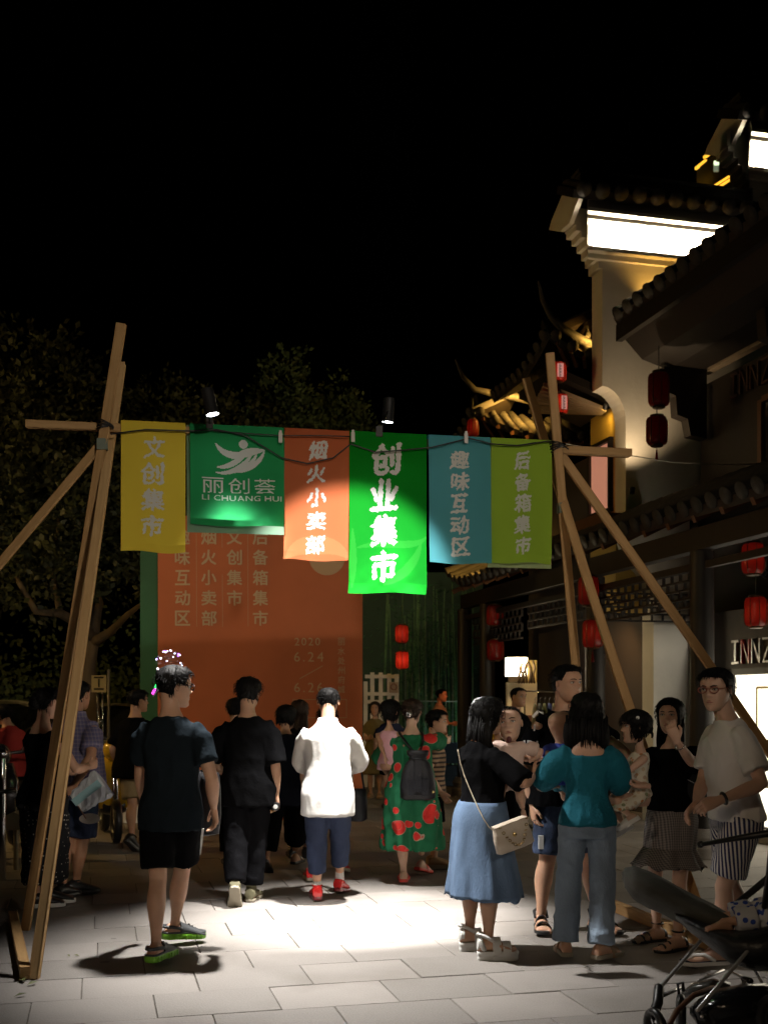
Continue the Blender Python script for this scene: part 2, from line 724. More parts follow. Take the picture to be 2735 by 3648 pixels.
BD = (BB - BA).normalized()
BN = V((BD.y, -BD.x, 0))                       # towards the camera
frame = thing('timber_frame', 'pale timber pole frame carrying the row of coloured market banners', 'frame', (BA + BB) / 2 * 1.0 - V((0, 0, BA.z)))


def lumber(name, p0, p1, w, h, m=M_WOOD, up=V((0, -1, 0)), bow=None):
    mb_ = MB().beam((0, 0, 0), (0, 0, (V(p1) - V(p0)).length), w, h, up=V((0, -1, 0)))
    # modelled along its own z so that the grain runs with the timber
    L = (V(p1) - V(p0)).length
    mb_ = MB()
    n = 8
    rings = []
    for i in range(n):
        u = i / (n - 1)
        c = V((0, 0, L * u)) + (V((bow[0], bow[1], 0)) * (4 * u * (1 - u)) if bow else V((0, 0, 0)))
        e = .004
        ring = []
        for sx, sy in ((-1, -1), (1, -1), (1, 1), (-1, 1)):
            ring += [c + V((sx * (w / 2 - (e if q == 0 else 0)), sy * (h / 2 - (e if q == 1 else 0)), 0)) for q in ((0, 1) if sx * sy > 0 else (1, 0))]
        rings.append(ring)
    mb_.loft(rings)
    o_ = mb_.build(name, m)
    z = (V(p1) - V(p0)).normalized()
    y = (V(up) - z * V(up).dot(z)).normalized() * -1
    x = y.cross(z)
    o_.parent = frame
    rot = Matrix((x, y, z)).transposed().to_4x4()
    o_.matrix_local = Matrix.Translation(V(p0) - frame.location) @ rot
    return o_


xl1 = beam_pt(378, .062)
foot1, foot2 = G(92, 3314), G(122, 3488)


def through(p, q, z):
    t = (z - p.z) / (q.z - p.z)
    return p + (q - p) * t


lumber('pole', foot1, through(foot1, xl1, 3.93), .06, .045)
xl2 = beam_pt(398, -.05)
lumber('pole', foot2, through(foot2, xl2, 3.78), .058, .045, M_WOOD2)
lumber('crossbeam', BA, beam_pt(1180), .05, .06, up=BN)
lumber('crossbeam', beam_pt(1120, -.053), BB - BN * .053, .055, .07, up=BN)
lumber('brace', G(-1130, 3350), beam_pt(352, -.02) + V((0, 0, -.12)), .05, .045)
lumber('base_beam', G(46, 3283) + V((0, 0, .04)), G(90, 3492) + V((0, 0, .04)), .06, .075, up=V((0, 0, 1)))
f3, f4 = G(2122, 3243), G(2540, 3385)
x3, x4 = beam_pt(1974, .06), beam_pt(1972, .012)
lumber('pole', f3, through(f3, x3, 3.92), .06, .045)
x4 = beam_pt(1976, -.11)
lumber('pole', f4, through(f4, x4, 3.86), .06, .05, bow=(-.03, 0))
lumber('brace', G(3121, 3250), beam_pt(2003, -.02) + V((0, 0, -.05)), .06, .05, bow=(.02, 0))
lumber('base_beam', G(2140, 3228) + V((0, 0, .04)), G(2545, 3392) + V((0, 0, .04)), .06, .075, up=V((0, 0, 1)))
for i, (c_, ax0, r0) in enumerate(((xl1, through(foot1, xl1, 3.9) - xl1, .052), (x3, through(f3, x3, 3.9) - x3, .056), (beam_pt(1985, -.02), BD, .060))):
    wl_ = MB()
    for k in range(5):
        wl_.torus(V(c_) + V(ax0).normalized() * (.010 * (k - 2)) + BN * -.01, r0 + .002 * (k % 2), .004, V(ax0) + V((.12 * (k - 2), .1, .06 * k)), 20, 5, ell=(1, .8))
    wl_.build('wire_lashing', M_BLACK, frame, True)
tp = MB()
for p, q, z in ((foot1, xl1, BA.z - .12), (f3, x3, BA.z - .42)):
    c = through(p, q, z)
    tp.box(c, .034, .027, .035, (BD, BN, V((0, 0, 1))))
tp.build('tape_wrap', mat('green tape', (.10, .13, .09), .5), frame)

# ------------------------------------------------------------------ banners
WHITE_PRINT = cloth_translucent('white print', (.78, .79, .77), .42)


def raster(tris2d, W, L, nx, ny, ids, val):
    """mark the cells of a sheet that lie inside the printed triangles"""
    for t in tris2d:
        t = np.array(t)
        x0, x1 = int(max(0, np.floor(t[:, 0].min() / W * nx))), int(min(nx - 1, np.ceil(t[:, 0].max() / W * nx)))
        y0, y1 = int(max(0, np.floor(t[:, 1].min() / L * ny))), int(min(ny - 1, np.ceil(t[:, 1].max() / L * ny)))
        if x1 < x0 or y1 < y0:
            continue
        gx, gy = np.meshgrid((np.arange(x0, x1 + 1) + .5) * W / nx, (np.arange(y0, y1 + 1) + .5) * L / ny)
        (ax_, ay_), (bx_, by_), (cx_, cy_) = t
        d1 = (gx - bx_) * (ay_ - by_) - (ax_ - bx_) * (gy - by_)
        d2 = (gx - cx_) * (by_ - cy_) - (bx_ - cx_) * (gy - cy_)
        d3 = (gx - ax_) * (cy_ - ay_) - (cx_ - ax_) * (gy - ay_)
        ins = ~(((d1 < 0) | (d2 < 0) | (d3 < 0)) & ((d1 > 0) | (d2 > 0) | (d3 > 0)))
        sub = ids[y0:y1 + 1, x0:x1 + 1]
        sub[ins] = val


def fan_tris(mb_):
    out = []
    for f in mb_.f:
        p = [mb_.v[i] for i in f]
        c = p
        if len(p) == 3:
            out.append([q[:2] for q in p])
        else:
            from mathutils.geometry import tessellate_polygon
            for tri in tessellate_polygon([[V((q[0], q[1], 0)) for q in p]]):
                out.append([p[i][:2] for i in tri])
    return out


def banner(label, pxl, pxr, ybot_px, col, tr, chars=(), csize=.8, bold=.03, wave=1.0, seed=0, back=None, logo=False, leaf=None, leafcol=None, col2=None, top=0.0, cw=.13, xoff=.5, yspan=(.12, .9), shear=.05, thick=1):
    pl, pr = beam_pt(pxl, .036), beam_pt(pxr, .036)
    mid = (pl + pr) / 2
    W = (pr - pl).length
    zb = CAMH - (ybot_px - HY) / F_PX * mid.y
    zt = mid.z + .042 + top
    L = zt - zb
    X = (pr - pl).normalized()
    rnd = random.Random(seed)
    ph = [rnd.uniform(0, 6) for _ in range(5)]
    tilt = rnd.uniform(-.012, .012)
    rnd_c = rnd.uniform(.4, 1.0)
    nx, ny = int(W / .0042), int(L / .0042)
    # hanging cloth: soft folds that grow downwards, a curled lower edge
    U, Vv = np.meshgrid(np.linspace(0, 1, nx + 1), np.linspace(0, 1, ny + 1))
    x, y = U * W, Vv * L
    amp = wave * (.25 + Vv)
    wv = amp * (.011 * np.sin(U * 3.1 + ph[0] + Vv * 1.5) + .007 * np.sin(U * 9 + ph[1] - Vv * 2) + .005 * np.sin(y * 9 + ph[2] + x * 4) + .0012 * np.sin(x * 31 + ph[3] + y * 3))
    # creases fanning from the lower corners
    wv += wave * .0012 * np.maximum(0, Vv - .7) / .3 * np.sin((x + y * 1.4) * 38 + ph[4]) + wave * .0006 * np.maximum(0, Vv - .8) / .2 * np.sin((x - y * 1.1) * 55 + ph[0])
    curl = -.035 * np.maximum(0, Vv - .94) / .06 * rnd_c * (.5 + .5 * np.sin(U * 5 + ph[2]))
    off = wv + curl + .012
    drop = .006 * np.sin(U * 7 + ph[4]) * Vv
    P0 = np.array(pl)
    PTS = P0 + np.outer((x + tilt * y).ravel(), np.array(X)) + np.outer((zt - pl.z - y - drop).ravel(), np.array((0, 0, 1.0))) + np.outer(off.ravel(), np.array(BN))
    ids = np.zeros((ny, nx), int)
    flat = lambda a_, b_: (a_, b_)
    if leaf:
        lm = MB()
        for a_, b_, c_, d_, w_ in leaf:
            stroke_poly(lm, [(W * q_[0], L * q_[1]) for q_ in (a_, b_, c_, d_)], W * w_, lambda a_, b_: (a_, b_, 0))
        raster(fan_tris(lm), W, L, nx, ny, ids, 2)
    lm = MB()
    if logo:
        cx, cy, r_ = W * .565, L * .185, W * .048
        n = 24
        lm.add([(cx, cy, 0)] + [(cx + r_ * math.cos(2 * PI * i / n), cy + r_ * math.sin(2 * PI * i / n), 0) for i in range(n)], [(0, 1 + i, 1 + (i + 1) % n) for i in range(n)])
        for a_, b_, c_, d_, w_ in (((.27, .185), (.36, .33), (.50, .32), (.80, .235), .075), ((.44, .335), (.56, .25), (.64, .24), (.80, .235), .06), ((.28, .42), (.42, .43), (.52, .33), (.60, .29), .06), ((.27, .475), (.45, .50), (.60, .38), (.66, .27), .055), ((.43, .465), (.55, .46), (.68, .37), (.71, .27), .05), ((.52, .465), (.66, .43), (.76, .34), (.79, .245), .05)):
            stroke_poly(lm, [(W * q_[0], L * q_[1]) for q_ in (a_, b_, c_, d_)], W * w_, lambda a1, b1: (a1, b1, 0))
        for i, ch in enumerate('丽创荟'):
            put_glyph(lm, ch, W * (.24 + .275 * i), -L * .60, W * .23, L * .155, lambda a1, b1: (a1, -b1, 0), 0, 2)
        tw = MB()
        xe = put_line(tw, 'LI CHUANG HUI', 0, 0, L * .052, lambda a1, b1: (a1, b1, 0), .012, .18)
        k = W * .80 / xe
        put_line(lm, 'LI CHUANG HUI', 0, 0, L * .056, lambda a1, b1: (W * .125 + a1 * k, L * .725 - b1, 0), .012, .18)
    if chars:
        n = len(chars)
        for i, ch in enumerate(chars):
            cy = L * (yspan[0] + (yspan[1] - yspan[0]) * (i + .5) / n)
            hh_ = L * (yspan[1] - yspan[0]) / n * csize
            put_glyph(lm, ch, W * xoff + rnd.uniform(-.008, .008), -cy, cw * rnd.uniform(.95, 1.05), hh_, lambda a1, b1: (a1, -b1 - .10 * (a1 - W * xoff), 0), 0, 2, shear)
    let = np.zeros((ny, nx), int)
    raster(fan_tris(lm), W, L, nx, ny, let, 1)
    if chars:
        for _ in range(int(thick)):
            g_ = let.copy()
            g_[1:] |= let[:-1]
            g_[:-1] |= let[1:]
            g_[:, 1:] |= let[:, :-1]
            g_[:, :-1] |= let[:, 1:]
            let = g_
        rr_ = np.random.RandomState(seed)
        jj_, ii_ = np.meshgrid(np.arange(ny), np.arange(nx), indexing='ij')
        wx = .55 * np.sin(jj_ * .31 + 3 * np.sin(ii_ * .11)) + .3 * np.sin(jj_ * .77 + ii_ * .35)
        wy = .55 * np.sin(ii_ * .29 + 3 * np.sin(jj_ * .13)) + .3 * np.sin(ii_ * .83 - jj_ * .31)
        let = let[np.clip((jj_ + wy).round().astype(int), 0, ny - 1), np.clip((ii_ + wx).round().astype(int), 0, nx - 1)]
    ids[let > 0] = 1
    root = thing('banner', label, 'banner', mid.copy(), 'printed banners hung from the timber frame')
    mats = {0: cloth_translucent(label[:30], col, tr, col2), 1: WHITE_PRINT, 2: leafcol}
    jj, ii = np.meshgrid(np.arange(ny), np.arange(nx), indexing='ij')
    q0 = jj * (nx + 1) + ii
    quads = np.stack([q0, q0 + 1, q0 + nx + 2, q0 + nx + 1], -1)
    for val, nm in ((0, 'cloth'), (1, 'lettering' if not logo else 'logo_print'), (2, 'leaf_print')):
        sel = quads[ids == val]
        if not len(sel):
            continue
        used, inv = np.unique(sel.ravel(), return_inverse=True)
        mb_ = MB()
        mb_.v = [tuple(p) for p in PTS[used]]
        mb_.f = [tuple(int(k_) for k_ in f) for f in inv.reshape(-1, 4)]
        mb_.m = [0] * len(mb_.f)
        o_ = mb_.build(nm, mats[val], root, True)
        if val:
            o_['kind'] = 'stuff'
            del o_['kind']

    def surf(x_, y_, off_=0.0):
        return pl + X * (x_ + tilt * y_) + V((0, 0, zt - pl.z - y_)) + BN * (off_ + .012)
    fl = MB()
    fl.grid(lambda u, v: surf(u * W, 0) - BN * (.10 * math.sin(v * PI / 2)) + V((0, 0, .004 * math.sin(v * PI) - .13 * max(0, v - .5))), 8, 8)
    fl.build('top_fold', cloth_translucent(label[:24] + ' fold', col, .2), root, True)
    if back:
        bk = MB()
        bk.grid(lambda u, v: surf(u * (W + .03) - .02, v * (L + back), -.045), 10, 24)
        bk.build('back_layer', cloth_translucent(label[:24] + ' back', [min(1, c * .6 + .25) for c in col], .5), root, True)
    return root


LEAF_O = cloth_translucent('orange leaf print', (.66, .21, .09), .5)
LEAF_G = cloth_translucent('green leaf print', (.025, .32, .035), .5)
banner('yellow banner with four faint white characters', 433, 661, 1966, (.78, .60, .06), .22, '文创集市', .80, .02, seed=1, cw=.135, yspan=(.10, .90), xoff=.50, col2=(.82, .64, .07))
banner('square green banner with white bird logo', 676, 1008, 1874, (.03, .33, .11), .35, seed=2, back=.045, logo=True, wave=.8)
banner('orange banner with five white characters', 1012, 1242, 1996, (.60, .15, .062), .5, '烟火小卖部', .76, .018, seed=3, cw=.118, yspan=(.07, .965), col2=(.66, .19, .08),
       leaf=[((.05, 1.0), (.2, .86), (.75, .82), (1.0, .98), .28)], leafcol=LEAF_O)
banner('tall bright green banner with four large white characters', 1240, 1514, 2113, (.010, .27, .022), .5, '创业集市', .84, .022, seed=4, wave=1.2, thick=2, cw=.185, yspan=(.055, .945), xoff=.46,
       leaf=[((.10, .72), (.45, .66), (.85, .74), (1.0, .64), .10), ((.45, .95), (.62, .92), (.86, .84), (.93, .68), .12), ((.04, .60), (.06, .75), (.06, .85), (.04, .97), .09)], leafcol=LEAF_G)
banner('teal blue banner with five pale characters', 1521, 1738, 2008, (.10, .38, .44), .40, '趣味互动区', .80, .018, seed=5, cw=.12, yspan=(.10, .95))
banner('lime green banner with five pale characters', 1743, 1955, 2006, (.31, .49, .05), .25, '后备箱集市', .82, .018, seed=6, cw=.11, yspan=(.09, .95), back=.03)

# ------------------------------------------------------------------ lamps on the beam
M_LED = mat('lit lamp lens', (1, 1, 1), .3, emit=(.93, .96, 1.0), estr=28)


def beam_lamp(label, px_base, disc, axis, energy, size, col=(1.0, .965, .91), blend=1.0):
    base = beam_pt(px_base, .0) + V((0, 0, .035))
    r_ = thing('spot_lamp', label, 'lamp', base, 'spot lamps clamped to the crossbeam')
    axis = V(axis).normalized()
    MB().box(base + V((0, 0, .012)) + BN * .03, .022, .03, .035).build('clamp', M_BLACK, r_)
    top = disc - axis * .09
    MB().tube([base, base.lerp(top, .5) + BN * .02, top], .006, 8).build('stem', M_BLACK, r_, True)
    MB().lathe(disc - axis * .17, [(.001, 0), (.034, .002), (.04, .02), (.041, .165), (.044, .17), (.040, .171), (.038, .160)], 24, axis).build('housing', M_BLACK, r_, 'auto')
    MB().lathe(disc - axis * .006, [(.001, 0), (.0385, 0), (.0385, .003), (.001, .004)], 24, axis).build('lens', M_LED, r_, True)
    lamp('lamp_light', 'SPOT', disc + axis * .012, energy, col, r_, disc + axis * 2, spot_size=R(size), spot_blend=blend, shadow_soft_size=.06)
    return r_


beam_lamp('lit spot lamp above the square green banner', 748, AT(758, 1477, 7.02), (.22, -.05, -.97), 1350, 76)
beam_lamp('lit spot lamp above the tall bright green banner', 1348, AT(1380, 1504, 7.90), (-.07, .06, -1), 2500, 50, blend=.9)
# cable and connectors strung along the banners
cb = MB()
pts = [(398, 1556), (520, 1540), (680, 1545), (770, 1540), (870, 1560), (1000, 1640), (1090, 1660), (1180, 1640), (1243, 1590), (1330, 1620), (1430, 1612), (1530, 1602), (1660, 1570), (1740, 1590), (1830, 1596), (1940, 1580), (1985, 1590), (2010, 1608)]
cb.tube([beam_pt(x, .075) + V((0, 0, CAMH - (y - HY) / F_PX * beam_pt(x).y - BA.z)) for x, y in pts], .005, 6)
pts2 = [(760, 1545), (900, 1556), (1000, 1562), (1150, 1562), (1245, 1565)]
cb.tube([beam_pt(x, .08) + V((0, 0, CAMH - (y - HY) / F_PX * beam_pt(x).y - BA.z)) for x, y in pts2], .004, 6)
tag(cb.build('power_cable', M_BLACK, loc=beam_pt(1000), smooth=True), 'black power cable looped along the tops of the banners', 'cable')
for i, (x, y, l_) in enumerate(((995, 1570, 'white plug connector between the square green and orange banners'), (1250, 1568, 'white plug connector between the orange and tall green banners'), (1648, 1572, 'white plug connector on the teal banner edge'))):
    p = beam_pt(x, .085) + V((0, 0, CAMH - (y - HY) / F_PX * beam_pt(x).y - BA.z))
    mb_ = MB().box(p, .012, .012, .032)
    mb_.box(p + V((0, 0, .038)), .008, .008, .01)
    tag(mb_.build('plug_connector', mat('white plastic', (.55, .53, .5), .4), loc=p), l_, 'connector', 'white plugs on the cable')
wr = MB()
wr.tube([beam_pt(2010) + V((0, -.06, .02)), AT(2240, 1622, 9.0), AT(2400, 1648, 9.6), AT(2620, 1656, 10.3), AT(2900, 1640, 10.8)], .004, 6)
tag(wr.build('guy_wire', mat('galvanised wire', (.5, .45, .35), .4, metal=.8), loc=beam_pt(2010), smooth=True), 'thin guy wire running from the timber frame to the shop', 'wire')

# ------------------------------------------------------------------ big printed event board
bd = 14.4
bl, br = AT(563, 2920, bd), AT(1291, 2920, bd)
bz = CAMH + (HY - 1838) / F_PX * bd
board = thing('event_board', 'tall orange event board printed with market names and dates', 'billboard', (bl + br) / 2)
W_, L_ = br.x - bl.x, bz


def bfn(x, y, off=.0):
    """sheet coords measured in photograph pixels"""
    X = (x - CX) / F_PX * bd
    Z = CAMH - (y - HY) / F_PX * bd
    s_ = .012 * math.sin(X * 1.7 + Z * 2.2) + .006 * math.sin(X * 5 - Z * 3.1) + .010 * math.sin((X * .8 - Z) * 2.6)
    return V((X, bd + s_ - off, Z))


mb_ = MB()
mb_.grid(lambda u, v: bfn(563 + u * 728, 1838 + v * 1084), 30, 44)
mb_.build('printed_sheet', cloth_translucent('orange print', (.60, .185, .085), .1), board, True)
mb_ = MB()
for x in (bl.x + .04, br.x - .04):
    mb_.bbox((x - .03, bd + .05, 0), (x + .03, bd + .11, bz))
for z in (.05, bz / 2, bz - .05):
    mb_.bbox((bl.x + .08, bd + .055, z - .03), (br.x - .08, bd + .105, z + .03))
mb_.build('frame', M_STEEL, board)
M_SIDE = mat('green print', (.02, .12, .045), .6, var=.15, vscale=2)
MB().bbox((bl.x - .26, bd + .16, .0), (bl.x + .5, bd + .2, bz - .25)).build('side_panel', M_SIDE, board)
tx = MB()
f0 = lambda x, y: bfn(x, -y, .006)
for cx_, word in ((651, '趣味互动区'), (745, '烟火小卖部'), (836, '文创集市'), (928, '后备箱集市')):
    for i, ch in enumerate(word):
        for q_, (ex_, ey_) in enumerate(((-.9, -.9), (.9, -.9), (-.9, .9), (.9, .9), (0, 0))):
            put_glyph(tx, ch, cx_ + ex_, -(1914 + 72 * i) + ey_, 52, 52, lambda x, y, q_=q_: bfn(x, -y, .006 + .0012 * q_), 0, 2)
put_line(tx, '2020', 1050, -2286, 27, f0, 0, .28)
put_line(tx, '6.24', 1048, -2340, 34, f0, 0, .34)
put_line(tx, '6.26', 1048, -2449, 34, f0, 0, .34)
for i, ch in enumerate('丽水处州府城'):
    put_glyph(tx, ch, 1216, -(2286 + 34 * i), 25, 27, f0, 0, 2)
tx.build('lettering', mat('pale print', (.62, .44, .26), .8), board)
tx = MB()
tx.add([bfn(1066, 2417, .006), bfn(1069, 2419, .006), bfn(1151, 2373, .006), bfn(1149, 2371, .006)], [(0, 1, 2, 3)])
for x in (700, 792, 883):
    tx.add([bfn(x, 1900, .006), bfn(x + 1.5, 1900, .006), bfn(x + 1.5, 2232, .006), bfn(x, 2232, .006)], [(0, 1, 2, 3)])
for x0, y0, x1, y1 in ((1042, 2491, 1235, 2493), (1042, 2556, 1235, 2558), (1042, 2491, 1044, 2558), (1233, 2491, 1235, 2558)):
    tx.add([bfn(x0, y0, .006), bfn(x1, y0, .006), bfn(x1, y1, .006), bfn(x0, y1, .006)], [(0, 1, 2, 3)])
n = 30
tx.add([bfn(1165, 1990, .005)] + [bfn(1165 + 64 * math.cos(2 * PI * i / n), 1986 + 64 * math.sin(2 * PI * i / n), .005) for i in range(n)], [(0, 1 + i, 1 + (i + 1) % n) for i in range(n)])
tx.build('printed_marks', mat('faint print', (.56, .36, .20), .8), board)['kind'] = 'stuff'
# lamp on top of the board that shines on the back of the banners
lp = AT(1007, 1692, 14.15)
t_ = thing('flood_lamp', 'small lit flood lamp on top of the orange event board', 'lamp', lp)
LT = V((-.25, 7.65, 2.27))
ax_ = (LT - lp).normalized()
MB().lathe(lp - ax_ * .16, [(.001, 0), (.05, .01), (.06, .15), (.062, .16), (.055, .158)], 20, ax_).build('housing', M_BLACK, t_, 'auto')
MB().lathe(lp - ax_ * .012, [(.001, 0), (.045, 0), (.045, .004), (.001, .005)], 20, ax_).build('lens', M_LED, t_, True)
MB().tube([lp - ax_ * .1, lp - ax_ * .1 + V((0, .05, -.2)), V((lp.x, bd + .08, bz - .02))], .012, 8).build('bracket', M_BLACK, t_, True)
lamp('lamp_light', 'SPOT', lp + ax_ * .02, 9500, (1.0, .97, .93), t_, LT, spot_size=R(13.0), spot_blend=.40, shadow_soft_size=.03)
# ------------------------------------------------------------------ tiled roofs, lanterns, lattices


def roof(parent, c0, c1, slope, sp=.24, r_=.075, rise=None, deck=True, cap=True, soffit=M_DARKWOOD):
    """rows of half-round cover tiles between eave points c0..c1 running up along slope; rise(u) lifts an upturned corner"""
    c0, c1, S = V(c0), V(c1), V(slope)
    L = S.length
    e = (c1 - c0).normalized()
    s_ = S.normalized()
    nrm = e.cross(s_)
    if nrm.z < 0:
        nrm = -nrm
    n = max(2, int((c1 - c0).length / sp))
    rise = rise or (lambda u: 0)
    row = MB()
    k, m = max(2, int(L / .32)), 6
    rings = []
    for i in range(k):
        for q in (0, 1):
            rr = r_ * (1.0 if q == 0 else .86)
            y = L * (i + q * .98) / k
            rings.append([V((rr * math.cos(PI * j / m), y, rr * math.sin(PI * j / m))) for j in range(m + 1)])
    row.loft(rings, 0, (0, 0), closed=False)
    row.lathe((0, -.012, .0), [(.001, 0), (r_ * 1.12, 0), (r_ * 1.12, .02), (.001, .021)], 14, (0, 1, 0))
    me = row.mesh('roof_tile', M_TILE, smooth=True)
    for i in range(n):
        u = (i + .5) / n
        p = c0.lerp(c1, u) + V((0, 0, rise(u))) + nrm * .015
        du = .02
        ee = (c0.lerp(c1, u + du) + V((0, 0, rise(u + du))) - c0.lerp(c1, u - du) - V((0, 0, rise(u - du)))).normalized()
        o_ = bpy.data.objects.new('roof_tile', me)
        COL.objects.link(o_)
        o_.parent = parent
        x = ee
        z = x.cross(s_)
        if z.z < 0:
            x = -x
            z = -z
        z.normalize()
        y = z.cross(x)
        o_.matrix_local = Matrix.Translation(p - wloc(parent)) @ Matrix((x, y, z)).transposed().to_4x4()
    if deck:
        mb_ = MB()
        q = 16
        tp_, bt = [], []
        for i in range(q + 1):
            u = i / q
            p = c0.lerp(c1, u) + V((0, 0, rise(u)))
            tp_.append([p, p + S, p + S - nrm * .10, p - nrm * .10])
        mb_.loft(tp_, 0)
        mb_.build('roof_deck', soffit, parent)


def lattice(parent, p0, X, w, h, nx, ny, m=M_DARKWOOD, t=.022, steps=None):
    """fretwork hung under a beam: courses of staggered openings, ragged lower edge"""
    mb_ = MB()
    Y = V((-X.y, X.x, 0))
    Z = V((0, 0, 1))
    dx, dz = w / nx, h / ny
    for j in range(ny + 1):
        mb_.box(p0 + X * (w / 2) - Z * (j * dz), w / 2, .016, t / 2, (X, Y, Z))
    for j in range(ny):
        for i in range(nx + 1):
            x = (i + (.5 if j % 2 else 0)) * dx
            if x > w:
                continue
            mb_.box(p0 + X * x - Z * ((j + .5) * dz), t / 2, .014, dz / 2 - t / 2 - .001, (X, Y, Z))
    return mb_.build('lattice', m, parent)


M_LRED = {}


def lantern_mat(e):
    """red silk over a wire frame; lit ones glow from a bulb inside"""
    if 'silk' not in M_LRED:
        m = bpy.data.materials.new('red lantern silk')
        m.use_nodes = True
        nt, b_ = nodes_of(m)
        b_.inputs['Base Color'].default_value = (.075, .005, .004, 1)
        b_.inputs['Roughness'].default_value = .3
        tl = nd(nt, 'ShaderNodeBsdfTranslucent', (.34, .02, .012, 1))
        mx = nd(nt, 'ShaderNodeMixShader', .5, b_.outputs[0], tl.outputs[0])
        nt.links.new(mx.outputs[0], nt.nodes['Material Output'].inputs[0])
        M_LRED['silk'] = m
    return M_LRED['silk']


M_LTXT = mat('dark lantern lettering', (.05, .012, .01), .7)
M_LPALE = {}
M_GOLD = mat('dark brass lantern cap', (.06, .035, .015), .45, metal=.5)


def lantern(label, px, py, d, hpx, wpx, e, pale=0.0, tassel=True, turn=0.0):
    """hexagonal-round palace lantern centred on its body"""
    c = AT(px, py, d)
    h, r_ = hpx / F_PX * d / 2, wpx / F_PX * d / 2
    t = thing('lantern', label, 'lantern', c + V((0, 0, h + .3)), 'red lanterns hanging under the eaves')
    prof = [(r_ * .62, -h), (r_ * .86, -h * .93), (r_ * .98, -h * .75), (r_, -h * .4), (r_, h * .4), (r_ * .98, h * .75), (r_ * .86, h * .93), (r_ * .62, h)]
    body = MB()
    n = 24
    body.loft([[c + V((rr * (1 + .018 * (j % 3 == 0)) * math.cos(2 * PI * j / n + turn), rr * (1 + .018 * (j % 3 == 0)) * math.sin(2 * PI * j / n + turn), hh)) for j in range(n)] for rr, hh in prof])
    b_ = body.build('shade', lantern_mat(e), t, True)
    if pale:
        if pale not in M_LPALE:
            M_LPALE[pale] = mat('pale lantern panel', (.5, .16, .13), .6, emit=(1, .5, .42), estr=pale)
        pn = MB()
        for a in (-PI / 2 + turn + .12,):
            pn.grid(lambda u, v: c + V(((r_ * 1.025) * math.cos(a + (u - .5) * .8), (r_ * 1.025) * math.sin(a + (u - .5) * .8), (v - .5) * h * 1.45)), 6, 1)
        pn.build('panel', M_LPALE[pale], b_)
        tx_ = MB()
        for k in range(4):
            for q in range(3):
                zz = c.z + h * (.5 - .33 * k) - q * h * .075
                a0 = -PI / 2 + turn + .12 - .16
                tx_.grid(lambda u, v: V((c.x + r_ * 1.04 * math.cos(a0 + u * (.32 - .08 * ((k + q) % 2))), c.y + r_ * 1.04 * math.sin(a0 + u * (.32 - .08 * ((k + q) % 2))), zz + v * h * .035)), 4, 1)
        tx_.build('lettering', M_LTXT, b_)['kind'] = 'stuff'
    MB().lathe(c + V((0, 0, h)), [(r_ * .60, -.004), (r_ * .64, 0), (r_ * .64, h * .13), (r_ * .4, h * .17), (.001, h * .18)], 18).build('cap', M_GOLD, t, 'auto')
    MB().lathe(c - V((0, 0, h * 1.14)), [(.001, 0), (r_ * .5, 0), (r_ * .62, h * .05), (r_ * .60, h * .145)], 18).build('base_ring', M_GOLD, t, 'auto')
    rb_ = MB()
    for j in range(8):
        a = 2 * PI * j / 8 + turn
        rb_.tube([c + V((rr * 1.03 * math.cos(a), rr * 1.03 * math.sin(a), hh)) for rr, hh in prof], .004, 4, round_=False)
    rb_.build('frame_ribs', M_GOLD, t, True)
    if e > .015:
        lamp('lamp_light', 'POINT', c, e * 1.9, (1, .55, .3), t, shadow_soft_size=r_ * .3)
    MB().tube([c + V((0, 0, h * 1.15)), c + V((0, 0, h + .32))], .006, 6).build('cord', M_BLACK, t, True)
    if tassel:
        MB().lathe(c - V((0, 0, h * 2.1)), [(.016, 0), (.018, h * .1), (.012, h * .55), (.006, h * .62), (.012, h * .7), (.004, h * .76), (.003, h * .97)], 8).build('tassel', lantern_mat(max(.12, e * .8)), t, True)
    return t


# ------------------------------------------------------------------ the shop house on the right
shop = thing('shop_house', 'white gabled shop house with stepped gable wall and dark tiled canopy', 'building', B(.5, 0))
Zv = V((0, 0, 1))
# gable wall facing the camera: outline in (a, z), 0.3 m thick
ol = [(.38, 0), (.90, 0), (2.8, 0), (2.8, 9.0), (1.78, 9.0), (1.78, 7.6), (-.317, 7.6), (-.317, 5.43)]
for k in range(9):
    t = k / 8 * PI / 2
    ol.append((-.317 + .317 * math.sin(t) * 1.0, 5.43 - .43 * (1 - math.cos(t))))
ol += [(0, 3.6), (.10, 3.25)]
for k in range(6):
    t = k / 5 * PI / 2
    ol.append((.10 + .28 * math.sin(t), 3.25 - .45 * (1 - math.cos(t))))
MB().prism(ol, B(0, 0), E1, Zv, E2, .3).build('gable_wall', M_WALL, shop)
MB().bbox((0, 0, 0), (.1, .1, .1))


